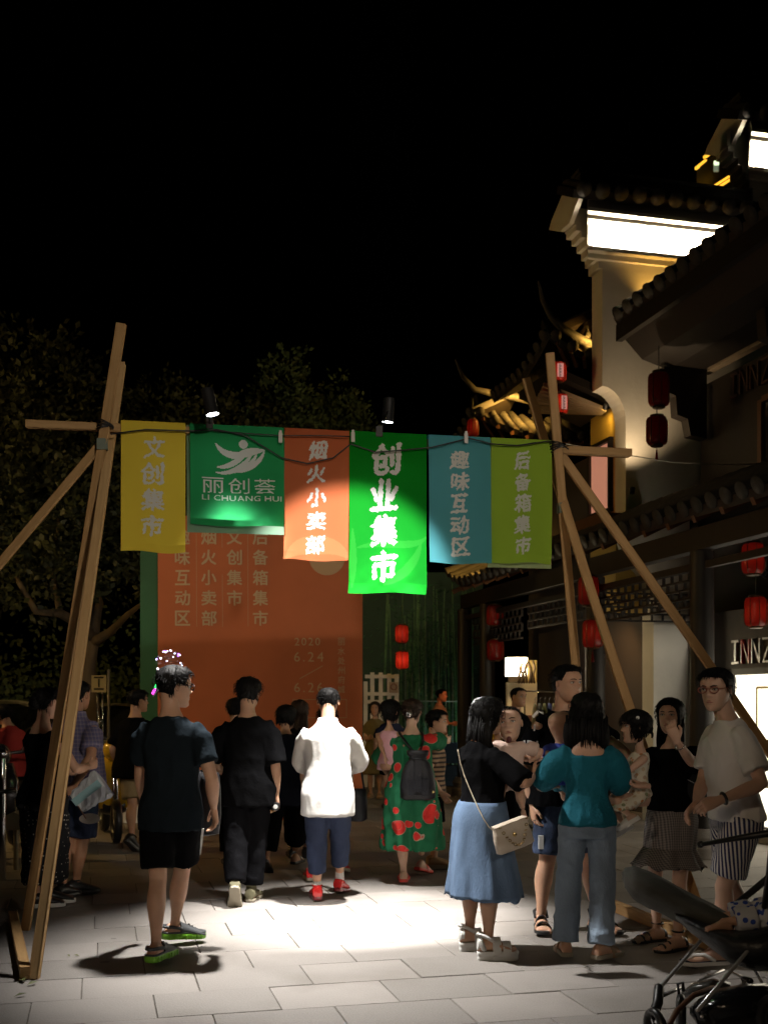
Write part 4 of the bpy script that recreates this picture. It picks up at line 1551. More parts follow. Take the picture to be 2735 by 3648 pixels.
b1 = base_at(330, 19)
q = lambda x, y, d=19: tuple(AT(x, y, d) - b1)
tree('broad tree with forking pale limbs beyond the left poles', b1,
     [([(0, 0, 0), q(322, 2500), q(312, 2380), q(330, 2270)], .17, .13), ([q(330, 2280), q(300, 2230, 18.8), q(215, 2185, 18.4), q(130, 2180, 18), q(60, 2060, 18)], .11, .04),
      ([q(330, 2280), q(352, 2150, 19.4), q(330, 2000, 19.6), q(345, 1700, 19.6)], .11, .03), ([q(330, 2290), q(395, 2250, 18.6), q(455, 2190, 18.4), q(520, 2140, 18.2)], .09, .03),
      ([q(215, 2185, 18.4), q(190, 2050, 18.6), q(210, 1850, 18.6)], .06, .02)],
     [blob_px(b1, x, y, d, a, b, c) for x, y, d, a, b, c in ((90, 1330, 19, .9, 1.0, .75), (240, 1420, 19, .75, .9, .75), (60, 1600, 18.5, 1.0, 1.1, 1.0), (250, 1680, 19, 1.1, 1.2, 1.0), (480, 1640, 19.5, .75, 1.0, .7), (90, 1850, 18, 1.0, 1.1, .8), (340, 1900, 19, 1.1, 1.1, .7), (40, 2080, 18, .8, .9, .5), (490, 1900, 18.6, .5, .8, .6), (180, 2080, 18.3, .7, .7, .35), (440, 2130, 18.4, .5, .5, .2))],
     15000, .13, M_LEAF[0], 11)
b2 = base_at(620, 25)
tree('dull green tree rising behind the square green banner', b2, [([(0, 0, 0), (0, 0, 3), (.1, 0, 6)], .2, .08)],
     [blob_px(b2, x, y, d, a, b, c) for x, y, d, a, b, c in ((560, 1500, 25, .9, 1, .8), (700, 1480, 25, .8, 1, .7), (650, 1650, 25, 1.4, 1.2, 1.1), (850, 1540, 25.5, .9, 1, .75), (820, 1700, 25, 1.0, 1, 1.0))], 6500, .15, M_LEAF[0], 12)
b3 = base_at(1015, 27)
tree('tall narrow conifer behind the orange banner', b3, [([(0, 0, 0), (0, 0, 4), (0, 0, 8)], .2, .05)],
     [blob_px(b3, x, y, d, a, b, c) for x, y, d, a, b, c in ((1010, 1330, 27, .35, .4, .6), (1010, 1430, 27, .6, .6, .8), (1020, 1560, 27, .85, .8, .9), (930, 1500, 27, .4, .5, .5))], 5000, .13, M_LEAF[2], 13)
b4 = base_at(1215, 29)
tree('smaller narrow conifer behind the tall green banner', b4, [([(0, 0, 0), (0, 0, 4), (0, 0, 7)], .18, .05)],
     [blob_px(b4, x, y, d, a, b, c) for x, y, d, a, b, c in ((1215, 1430, 29, .3, .4, .5), (1215, 1520, 29, .55, .6, .7), (1260, 1580, 29, .6, .6, .6))], 3200, .13, M_LEAF[2], 14)
b5 = base_at(1345, 26)
tree('low dark shrub tree between the board and the lanterns', b5, [([(0, 0, 0), (0, 0, 2)], .1, .05)],
     [blob_px(b5, x, y, d, a, b, c) for x, y, d, a, b, c in ((1345, 2260, 26, .5, .6, .7), (1400, 2180, 26, .4, .5, .4))], 2200, .12, M_LEAF[1], 15)
hd = MB()
rb = random.Random(4)
for k in range(5200):
    px = rb.uniform(-40, 560)
    d = rb.uniform(25, 27)
    p = AT(px, HY, d)
    p.z = abs(rb.gauss(0, .8)) * 1.4 + .1
    X = V((rb.gauss(0, 1), rb.gauss(0, 1), rb.gauss(0, 1))).normalized() * .16
    Y = X.orthogonal().normalized() * .05
    hd.add([p, p + X * .5 + Y, p + X, p + X * .5 - Y], [(0, 1, 2, 3)])
hs = tag(hd.build('hedge', M_LEAF[1], loc=base_at(260, 26)), 'long dark hedge at the back behind the parked cars', 'hedge')


def wheel(par, c, r_, w, ax_, rim=True):
    w_ = MB().torus(c, r_ - w * .5, w * .5, ax_, 22, 8).build('wheel', M_BLACKM, par, True)
    if rim:
        m2 = MB()
        a_ = V(ax_).normalized()
        m2.lathe(V(c) - a_ * w * .3, [(.001, 0), (r_ * .18, .0), (r_ * .2, w * .6), (.001, w * .6)], 10, a_)
        x = a_.orthogonal().normalized()
        y = a_.cross(x)
        for k in range(5):
            t = 2 * PI * k / 5
            d = x * math.cos(t) + y * math.sin(t)
            m2.beam(V(c) + d * r_ * .15, V(c) + d * (r_ - w * .8), w * .3, r_ * .1, up=a_)
        m2.build('rim', M_STEEL, w_)
    return w_


def car(label, loc, rz, colm, L=4.3, H=1.5, Wd=1.75):
    t = thing('parked_car', label, 'car', loc, 'cars parked at the back')
    X = V((math.cos(rz), math.sin(rz), 0))
    Y = V((-X.y, X.x, 0))
    P_ = lambda x, y, z: V(loc) + X * x + Y * y + V((0, 0, z))
    prof = [(-.5, .30, .62, 1), (-.49, .28, .80, 1), (-.42, .25, .92, 1), (-.30, .22, .96, 1), (0, .2, .97, 1), (.2, .2, .96, 1), (.32, .22, .90, 1), (.45, .26, .80, 1), (.495, .32, .62, 1)]
    bd_ = MB()
    rings = []
    for u, z0, z1, k in prof:
        w = Wd / 2 * (1 - .12 * (abs(u) * 2) ** 4)
        rings.append([P_(u * L, w * a, z0 + (z1 - z0) * b) for a, b in ((-.9, 0), (-1, .3), (-1, .7), (-.94, 1), (.94, 1), (1, .7), (1, .3), (.9, 0))])
    bd_.loft(rings)
    body = bd_.build('body', colm, t, 'auto')
    cab = MB()
    rings = []
    for u, z1, wk in ((-.44, .95, .90), (-.36, H - .10, .80), (-.22, H, .78), (.05, H, .78), (.14, H - .07, .79), (.30, .95, .90)):
        w = Wd / 2 * wk
        rings.append([P_(u * L, a * Wd / 2 * (.92 if b == 0 else wk), .93 if b == 0 else z1) for a, b in ((-1, 0), (-1, 1), (1, 1), (1, 0))])
    cab.loft(rings)
    cabin = cab.build('cabin', mat('dark car glass', (.012, .014, .016), .05) if 'dark car glass' not in bpy.data.materials else bpy.data.materials['dark car glass'], t)
    rf = MB()
    rf.loft([[P_(u * L, a * Wd / 2 * .74, H + dz) for a in (-1, -.5, 0, .5, 1)] for u, dz in ((-.30, -.02), (-.2, .02), (.04, .02), (.12, -.025))], closed=False, caps=(0, 0))
    rf.build('roof', colm, t, True)
    for s_ in (-1, 1):
        pl = MB()
        for pts in ([(-.42, .95), (-.33, H - .09), (-.2, H + .005), (.05, H + .005), (.15, H - .05), (.29, .95)],):
            pl.tube([P_(u * L, s_ * Wd / 2 * (.93 if z < 1 else .795), z) for u, z in pts], .03, 6)
        pl.tube([P_(-.10 * L, s_ * Wd / 2 * .93, .95), P_(-.09 * L, s_ * Wd / 2 * .80, H)], .025, 6)
        pl.build('pillar', colm, t, True)
        MB().ball(P_(.22 * L, s_ * (Wd / 2 + .1), 1.0), .10, .07, .08).build('mirror', colm, t, True)
        MB().ball(P_(.465 * L, s_ * Wd * .36, .70), .10, .16, .08).build('headlight', mat('headlamp glass', (.6, .6, .6), .1) if 'headlamp glass' not in bpy.data.materials else bpy.data.materials['headlamp glass'], t, True)
        for u in (-.31, .31):
            wheel(t, P_(u * L, s_ * (Wd / 2 - .08), .32), .32, .2, Y)
    MB().box(P_(.49 * L, 0, .42), .03, Wd * .36, .06, (X, Y, V((0, 0, 1)))).build('bumper', M_BLACKM, t)
    return t


car('silver estate car parked far left with dark windows', base_at(-70, 17), R(-12), mat('silver car paint', (.42, .42, .40), .3, metal=.6, coat=.6))
car('white car parked behind the scooters', base_at(330, 20), R(-75), mat('white car paint', (.65, .63, .60), .3, coat=.6), H=1.45)


def scooter(label, loc, rz, colm, acc):
    t = thing('scooter', label, 'scooter', loc, 'scooters parked at the back')
    X = V((math.cos(rz), math.sin(rz), 0))
    Y = V((-X.y, X.x, 0))
    P_ = lambda x, y, z: V(loc) + X * x + Y * y + V((0, 0, z))
    wheel(t, P_(.62, 0, .24), .24, .09, Y)
    wheel(t, P_(-.55, 0, .24), .24, .10, Y)
    b_ = MB()
    b_.loft([[P_(x, w * math.cos(a), z + h * math.sin(a)) for a in (2 * PI * j / 12 for j in range(12))] for x, z, w, h in ((-.82, .62, .05, .05), (-.7, .60, .14, .12), (-.4, .55, .17, .17), (-.12, .48, .15, .18), (.05, .36, .14, .09), (.3, .33, .15, .05), (.42, .40, .12, .08))])
    b_.build('body', M_BLACKM, t, True)
    f_ = MB()
    f_.loft([[P_(x + .10 * math.cos(a) * .5, w * math.sin(a), z) for a in (2 * PI * j / 12 for j in range(12))] for x, z, w in ((.36, .36, .16), (.44, .55, .20), (.42, .75, .19), (.36, .92, .13))])
    f_.build('front_shield', colm, t, True)
    MB().ball(P_(.45, 0, 1.0), .13, .13, .12).build('headlamp', colm, t, True)
    MB().ball(P_(.56, 0, 1.0), .03, .07, .06).build('lamp_glass', acc, t, True)
    MB().tube([P_(.28, -.34, 1.04), P_(.36, -.12, 1.02), P_(.36, .12, 1.02), P_(.28, .34, 1.04)], .017, 8).build('handlebar', M_BLACKM, t, True)
    for s_ in (-1, 1):
        m_ = MB().tube([P_(.34, .2 * s_, 1.03), P_(.36, .30 * s_, 1.22)], .008, 6)
        m_.ball(P_(.36, .32 * s_, 1.26), .02, .075, .05)
        m_.build('mirror', M_STEEL, t, True)
    s2 = MB()
    s2.loft([[P_(x, w * math.cos(a), z + h * math.sin(a)) for a in (2 * PI * j / 10 for j in range(10))] for x, z, w, h in ((-.75, .80, .08, .03), (-.5, .80, .14, .05), (-.2, .76, .13, .05), (0, .74, .06, .03))])
    s2.build('seat', M_BLACK, t, True)
    MB().tube([P_(.36, 0, .95), P_(.5, 0, .6), P_(.62, 0, .26)], .035, 8).build('fork', M_STEEL, t, True)
    return t


M_YEL = mat('yellow scooter paint', (.62, .36, .02), .25, coat=.8)
M_LAMPG = mat('lamp glass', (.7, .6, .4), .1, emit=(1, .7, .3), estr=.3)
scooter('yellow scooter parked behind the man in black shirt and dark shorts', base_at(392, 12.6), R(-70), M_YEL, M_LAMPG)
scooter('black scooter with chrome mirrors parked behind the yellow one', base_at(345, 15.0), R(-110), M_BLACKM, M_LAMPG)
scooter('dark scooter at the far edge under the rider', base_at(20, 11.4), R(-80), mat('dark scooter paint', (.03, .03, .035), .25, coat=.8), M_LAMPG)
# low white planter / barrier
bx = thing('barrier_box', 'low white barrier box behind the yellow scooter', 'barrier', base_at(400, 14.2))
MB().box(bx.location + V((-.1, 0, .1)), .5, .16, .10).build('base', M_WHITE, bx)
MB().box(bx.location + V((.08, .0, .44)), .09, .09, .238).build('post', M_WHITE, bx)
MB().box(bx.location + V((.08, -.02, .75)), .14, .12, .065).build('lamp_head', M_YEL, bx)
# sign board on its post, thin pole
sg = thing('notice_sign', 'small pale notice board on two thin posts', 'sign', base_at(354, 16))
sp_ = AT(354, 2436, 16)
MB().box(sp_, .105, .012, .12).build('board', mat('pale sign board', (.42, .38, .30), .6), sg)
pr = MB()
pr.box(sp_ + V((0, -.0145, .09)), .07, .002, .012)
pr.box(sp_ + V((0, -.0145, .01)), .012, .002, .06)
pr.box(sp_ + V((0, -.0145, -.075)), .07, .002, .014)
pr.build('printed_marks', M_BLACK, sg)['kind'] = 'stuff'
for dx in (-.03, .04):
    MB().tube([sp_ + V((dx, .03, .1)), V((sp_.x + dx, sp_.y + .03, 0))], .014, 8).build('post', M_STEEL, sg, True)
pl = AT(388, 2388, 17)
tag(MB().tube([V((pl.x, pl.y, 0)), pl], .022, 8).build('thin_pole', mat('dull galvanised pole', (.16, .15, .14), .5, metal=.4), loc=V((pl.x, pl.y, 0)), smooth=True), 'thin metal pole beside the notice board', 'pole')
# small white box lamp on a post, far left
wl = thing('bollard_lamp', 'white bollard lamp with gabled top at the far edge', 'bollard', base_at(58, 10.2))
c = AT(58, 2925, 10.2)
MB().prism([(-.08, -.075), (.08, -.075), (.085, .05), (.0, .09), (-.085, .05)], c - V((0, .07, 0)), V((1, 0, 0)), V((0, 0, 1)), V((0, 1, 0)), .14).build('head', mat('cream lamp head', (.42, .37, .26), .6), wl)
MB().tube([V((c.x, c.y, 0)), c - V((0, 0, .075))], .022, 8).build('post', bpy.data.materials['cream lamp head'], wl, True)
MB().tube([c + V((0, 0, .09)), c + V((0, 0, .20))], .008, 6).build('finial', bpy.data.materials['cream lamp head'], wl, True)
# hand rail posts at the very edge
hr = thing('barrier_post', 'chrome queue post at the far edge', 'post', base_at(8, 9.6))
c = AT(10, 2700, 9.6)
MB().tube([V((c.x, c.y, 0)), c], .03, 12).build('post', M_STEEL, hr, True)
MB().torus(c - V((0, 0, .28)), .10, .018, (0, 0, 1)).build('ring', M_BLACK, hr, True)
MB().ball(c + V((0, 0, .03)), .045).build('knob', M_STEEL, hr, True)

# LED balloon on its stick
bl_ = thing('light_balloon', 'clear balloon wrapped in violet and white LED beads', 'balloon', AT(548, 2470, 8.4))
bc = AT(604, 2366, 8.3)
br_ = 50 / F_PX * 8.3
gm_ = bpy.data.materials.new('clear balloon film')
gm_.use_nodes = True
nt, b = nodes_of(gm_)
nt.nodes.remove(b)
mx = nd(nt, 'ShaderNodeMixShader', .06)
nt.links.new(nd(nt, 'ShaderNodeBsdfTransparent').outputs[0], mx.inputs[1])
nt.links.new(nd(nt, 'ShaderNodeBsdfGlossy', (.8, .8, .9, 1), .1).outputs[0], mx.inputs[2])
nt.links.new(mx.outputs[0], nt.nodes['Material Output'].inputs[0])
MB().ball(bc, br_, br_, br_, 24, 16).build('film', gm_, bl_, True)
beads, wire = [MB(), MB()], MB()
rb = random.Random(8)
pts = []
for k in range(46):
    a = k * .55
    ph = PI * (k + 1) / 48
    p = bc + V((br_ * math.sin(ph) * math.cos(a), br_ * math.sin(ph) * math.sin(a), br_ * math.cos(ph))) * .985
    pts.append(p)
    if k % 2 == 0 or rb.random() < .4:
        beads[k % 2].ball(p, .0055 if rb.random() < .7 else .008, n=8, k=5)
wire.tube(pts, .0012, 4, round_=False)
wire.build('wire', M_BLACK, bl_)
beads[0].build('led_beads', mat('white LED bead', (1, 1, 1), emit=(.8, .8, 1), estr=5), bl_)
beads[1].build('led_beads', mat('violet LED bead', (.4, .2, 1), emit=(.28, .12, 1), estr=7), bl_)
s0, s1 = bc - V((.02, 0, br_)), AT(546, 2480, 8.35)
MB().tube([s0, s0.lerp(s1, .5), s1], .006, 6).build('stick', mat('clear stick', (.3, .3, .35), .2), bl_, True)
MB().tube([AT(553, 2452, 8.35), AT(558, 2440, 8.35)], .009, 6).build('lit_tip', mat('green LED', (.1, 1, .3), emit=(.05, 1, .2), estr=2.5), bl_, True)
MB().tube([AT(545, 2470, 8.35), AT(553, 2453, 8.35)], .010, 6).build('lit_grip', mat('pink LED', (1, .1, .8), emit=(1, .06, .75), estr=3.0), bl_, True)

# ------------------------------------------------------------------ street lamps of the square, outside the picture, and added fill lamps
def street_lamp(label, p, h, tgt, energy, col, size=150):
    t = thing('street_lamp', label, 'street lamp', p, 'street lamps round the square')
    p = V(p)
    MB().tube([p, p + V((0, 0, h))], [.07, .045], 10).build('post', M_BLACK, t, True)
    d = (V(tgt) - p)
    d.z = 0
    d.normalize()
    MB().tube([p + V((0, 0, h - .05)), p + d * .4 + V((0, 0, h + .15)), p + d * .9 + V((0, 0, h + .12))], .03, 8).build('arm', M_BLACK, t, True)
    hd_ = p + d * .9 + V((0, 0, h + .06))
    MB().ball(hd_ + V((0, 0, .06)), .22, .14, .06).build('head', M_BLACK, t, True)
    MB().lathe(hd_ - V((0, 0, .03)), [(.001, 0), (.11, 0), (.11, .02), (.001, .022)], 14).build('lens', M_WARM, t)
    lamp('lamp_light', 'SPOT', hd_ - V((0, 0, .06)), energy, col, t, tgt, spot_size=R(size), spot_blend=.6, shadow_soft_size=.2)


street_lamp('warm street lamp by the car park', (-9.0, 11.5, 0), 4.2, (-4.3, 17, 2.0), 650, (1.0, .62, .20), 150)
street_lamp('street lamp behind the camera on the car park side', (-6.5, -6.0, 0), 6.0, (1.3, 7.2, 1.3), 800, (1.0, .74, .48), 26)
street_lamp('added lamp out of view that lights the event board', (-6.8, 6.3, 0), 5.0, (-1.6, 14.4, 1.7), 430, (1.0, .84, .66), 34)  # unseen lamp added to brighten the board where the banners shade it
street_lamp('street lamp behind the camera on the shop side', (4.6, -7.5, 0), 5.6, (-.6, 8.0, 2.9), 2900, (1.0, .87, .70), 24)

gl = thing('tree_fill_lamp', 'added globe lamp hidden behind the orange event board to light the trees', 'street lamp', V((-1.9, 18.2, 0)), 'street lamps round the square')  # added lamp, hidden by the board, that brightens the trees behind
MB().tube([V((-1.9, 18.2, 0)), V((-1.9, 18.2, 3.7))], [.05, .035], 10).build('post', M_BLACK, gl, True)
MB().ball(V((-1.9, 18.2, 3.82)), .11).build('globe', M_WARM, gl, True)
lamp('lamp_light', 'SPOT', V((-1.9, 18.35, 3.98)), 330, (1.0, .72, .32), gl, V((-1.2, 26, 6.2)), spot_size=R(95), spot_blend=.7, shadow_soft_size=.12)
warm_lamp('added lamp standing in for red shop glow beside the man in beige', AT(1705, 2420, 20.2), AT(1560, 2560, 21), 14, 90, (1.0, .32, .12))  # added lamp in place of the glow from a shop further right
# ------------------------------------------------------------------ people
def skin_mat(name, c):
    m = mat(name, c, .5, var=.10, vscale=9, bump=.12, bscale=70, spec=.35)
    _, b = nodes_of(m)
    b.inputs['Subsurface Weight'].default_value = .12
    b.inputs['Subsurface Radius'].default_value = (.02, .008, .004)
    b.inputs['Subsurface Scale'].default_value = .5
    return m


SKIN = skin_mat('skin', (.52, .30, .20))
SKIN_PALE = skin_mat('pale skin', (.60, .38, .28))
SKIN_TAN = skin_mat('tanned skin', (.42, .22, .13))
M_HAIR = mat('black hair', (.006, .0055, .0055), .55, var=.5, vscale=60, bump=.5, bscale=160, stretch=(1, 1, .15), spec=.11)
M_HAIR_B = mat('brown black hair', (.028, .016, .011), .55, var=.5, vscale=60, bump=.5, bscale=160, stretch=(1, 1, .15), spec=.2)
M_EYE = mat('eye white', (.70, .66, .62), .25)
M_IRIS = mat('dark iris', (.012, .008, .006), .15)
M_LIP = mat('lip', (.36, .12, .10), .45)
M_MOUTH = mat('mouth inside', (.10, .02, .02), .6)

TORSO = {
    'm': [(-.15, .080, .062, -.004), (0, .096, .068, -.010), (.15, .091, .064, -.006), (.32, .083, .058, .002), (.48, .085, .059, .004), (.68, .094, .063, .004), (.85, .094, .060, -.002), (.93, .088, .053, -.008), (.99, .070, .046, -.012), (1.05, .050, .040, -.012), (1.13, .036, .036, -.006)],
    'f': [(-.15, .082, .062, -.004), (0, .099, .070, -.012), (.15, .092, .063, -.006), (.32, .074, .053, .004), (.48, .073, .053, .006), (.68, .080, .062, .008), (.85, .082, .056, .000), (.93, .077, .048, -.008), (.99, .060, .041, -.012), (1.05, .043, .036, -.012), (1.13, .030, .032, -.006)],
}


def interp(tab, t):
    if t <= tab[0][0]:
        return tab[0][1:]
    for a, b in zip(tab, tab[1:]):
        if t <= b[0]:
            k = (t - a[0]) / (b[0] - a[0])
            return tuple(x + (y - x) * k for x, y in zip(a[1:], b[1:]))
    return tab[-1][1:]


def ik(a, tgt, l1, l2, pole):
    d = tgt - a
    L = d.length
    mx_ = (l1 + l2) * .999
    if L > mx_:
        d = d * (mx_ / L)
        L = mx_
    if L < abs(l1 - l2) + .01:
        d = d.normalized() * (abs(l1 - l2) + .01)
        L = d.length
    x = (l1 * l1 - l2 * l2 + L * L) / (2 * L)
    h = math.sqrt(max(0, l1 * l1 - x * x))
    n = d.normalized()
    p = pole - n * pole.dot(n)
    p = p.normalized() if p.length > 1e-6 else n.orthogonal()
    return a + n * x + p * h, a + d


def head_point(phi, z):
    """surface of a unit head (height 1, chin at 0, +y is the face)"""
    fr = interp([(0, .33), (.05, .385), (.15, .395), (.3, .395), (.42, .385), (.5, .37), (.6, .40), (.7, .405), (.8, .37), (.9, .27), (.96, .16), (1, .0)], z)[0]
    bk = interp([(0, .02), (.08, .10), (.2, .19), (.35, .32), (.5, .42), (.65, .465), (.78, .44), (.9, .33), (.96, .2), (1, .0)], z)[0]
    w = interp([(0, .11), (.05, .17), (.12, .225), (.22, .27), (.36, .305), (.5, .335), (.65, .352), (.78, .335), (.88, .27), (.95, .17), (1, .0)], z)[0]
    s, c = math.sin(phi), math.cos(phi)
    e = .88
    x = w * math.copysign(abs(s) ** e, s)
    y = (fr if c > 0 else bk) * math.copysign(abs(c) ** (e if c > 0 else 1.0), c)
    if c > 0:
        g = lambda x0, z0, sx, sz: math.exp(-((x - x0) / sx) ** 2 - ((z - z0) / sz) ** 2)
        ax_ = abs(x)
        gx = lambda x0, z0, sx, sz: math.exp(-((ax_ - x0) / sx) ** 2 - ((z - z0) / sz) ** 2)
        y += .030 * g(0, .56, .05, .09) + .075 * g(0, .455, .048, .075) + .055 * g(0, .405, .055, .04)
        y += .026 * gx(.062, .395, .035, .032)
        y -= .050 * gx(.145, .545, .085, .055)
        y += .020 * gx(.14, .625, .10, .03)
        y += .022 * gx(.17, .42, .08, .08)
        y += .028 * g(0, .265, .085, .022) + .026 * g(0, .215, .07, .022) - .018 * g(0, .24, .10, .008) - .018 * g(0, .165, .09, .025)
        y += .03 * g(0, .07, .09, .05)
    return V((x, y, z))


HEAD_NU, HEAD_Z = 44, [0.0, .03, .07, .11, .15, .18, .205, .225, .24, .255, .275, .30, .34, .375, .40, .42, .45, .48, .51, .535, .56, .59, .62, .65, .69, .74, .79, .84, .88, .92, .95, .975, .992]


def add_head(mb, o, M, hh, male=True, mouth=0.0, detail=True, faceS=1.0):
    """M columns right, forward, up"""
    def T(p):
        return o + M @ (V((p.x * (1.0 if male else .97), p.y, p.z)) * hh)
    rings = [[T(head_point(2 * PI * j / HEAD_NU, z)) for j in range(HEAD_NU)] for z in HEAD_Z]
    mb.loft(rings, 0)
    for s in (-1, 1):
        # ear: a cupped disc
        X, Y, Z = M @ V((s * .9, -.35, 0)), M @ V((0.2 * s, .95, .12)), M @ V((0, -.12, 1))
        c = T(V((s * .355, -.055, .50)))
        mb.torus(c, hh * .075, hh * .020, M @ V((s, -.45, 0)), 14, 6, 0, (.62, 1.15), M @ V((0.4 * s, .9, .1)))
        mb.ball(c - X.normalized() * hh * .012, hh * .018, hh * .05, hh * .085, 8, 6, 0, (X.normalized(), Y.normalized(), Z.normalized()))
        if detail:
            e = T(V((s * .145, .325, .54)))
            mb.ball(e, hh * .052, hh * .05, hh * .034, 12, 8, 1, (M @ V((1, 0, 0)), M @ V((0, 1, 0)), M @ V((0, 0, 1))))
            mb.ball(T(V((s * .145, .352, .54))), hh * .026, hh * .026, hh * .028, 10, 7, 2, (M @ V((1, 0, 0)), M @ V((0, 1, 0)), M @ V((0, 0, 1))))
            pts = [(.055, .405, .615), (.12, .392, .636), (.19, .345, .632), (.245, .28, .605)]
            mb.tube([T(V((s * a, b + .012, c_))) for a, b, c_ in pts], [hh * .010, hh * .015, hh * .013, hh * .006], 6, mi=3)
            lid = [(.08, .365, .545), (.12, .382, .562), (.165, .372, .563), (.215, .33, .548)]
            mb.tube([T(V((s * a, b, c_))) for a, b, c_ in lid], hh * .008, 5, mi=3)
    if detail:
        for zz, r_ in ((.258, .013), (.222, .016)):
            mb.tube([T(V((x * 1.0, .412 - abs(x) * .38 + (.012 if abs(x) < .03 else 0), zz + (.010 - abs(x) * .1) * (1 if zz > .24 else .2)))) for x in (-.10, -.06, -.02, .02, .06, .10)], [hh * r_ * k for k in (.35, .8, 1, 1, .8, .35)], 6, mi=4)
        if mouth:
            mb.ball(T(V((0, .405, .225 - mouth * .25))), hh * .07, hh * .04, hh * .055 * (1 + mouth), 12, 8, 5, (M @ V((1, 0, 0)), M @ V((0, 1, 0)), M @ V((0, 0, 1))))


def hairline(style, phi):
    """lowest head height that hair covers, by angle from the face"""
    a = abs((phi + PI) % (2 * PI) - PI) / PI
    T_ = {'short': [(0, .83), (.2, .82), (.30, .80), (.38, .62), (.43, .50), (.48, .60), (.56, .55), (.63, .30), (.8, .20), (1, .18)],
          'crop': [(0, .85), (.2, .84), (.30, .82), (.38, .66), (.43, .54), (.48, .62), (.56, .56), (.63, .36), (.8, .28), (1, .26)],
          'bun': [(0, .84), (.2, .83), (.32, .78), (.42, .62), (.5, .60), (.58, .48), (.66, .32), (.8, .24), (1, .22)],
          'long': [(0, .82), (.12, .80), (.22, .70), (.3, .45), (.36, .2), (.42, .05), (.6, .0), (1, .0)],
          'fringe': [(0, .66), (.16, .66), (.24, .60), (.3, .40), (.36, .2), (.42, .1), (.6, .1), (1, .1)],
          'baby': [(0, .90), (.25, .88), (.35, .80), (.45, .66), (.55, .6), (.7, .5), (1, .42)]}[style]
    return interp(T_, a)[0]


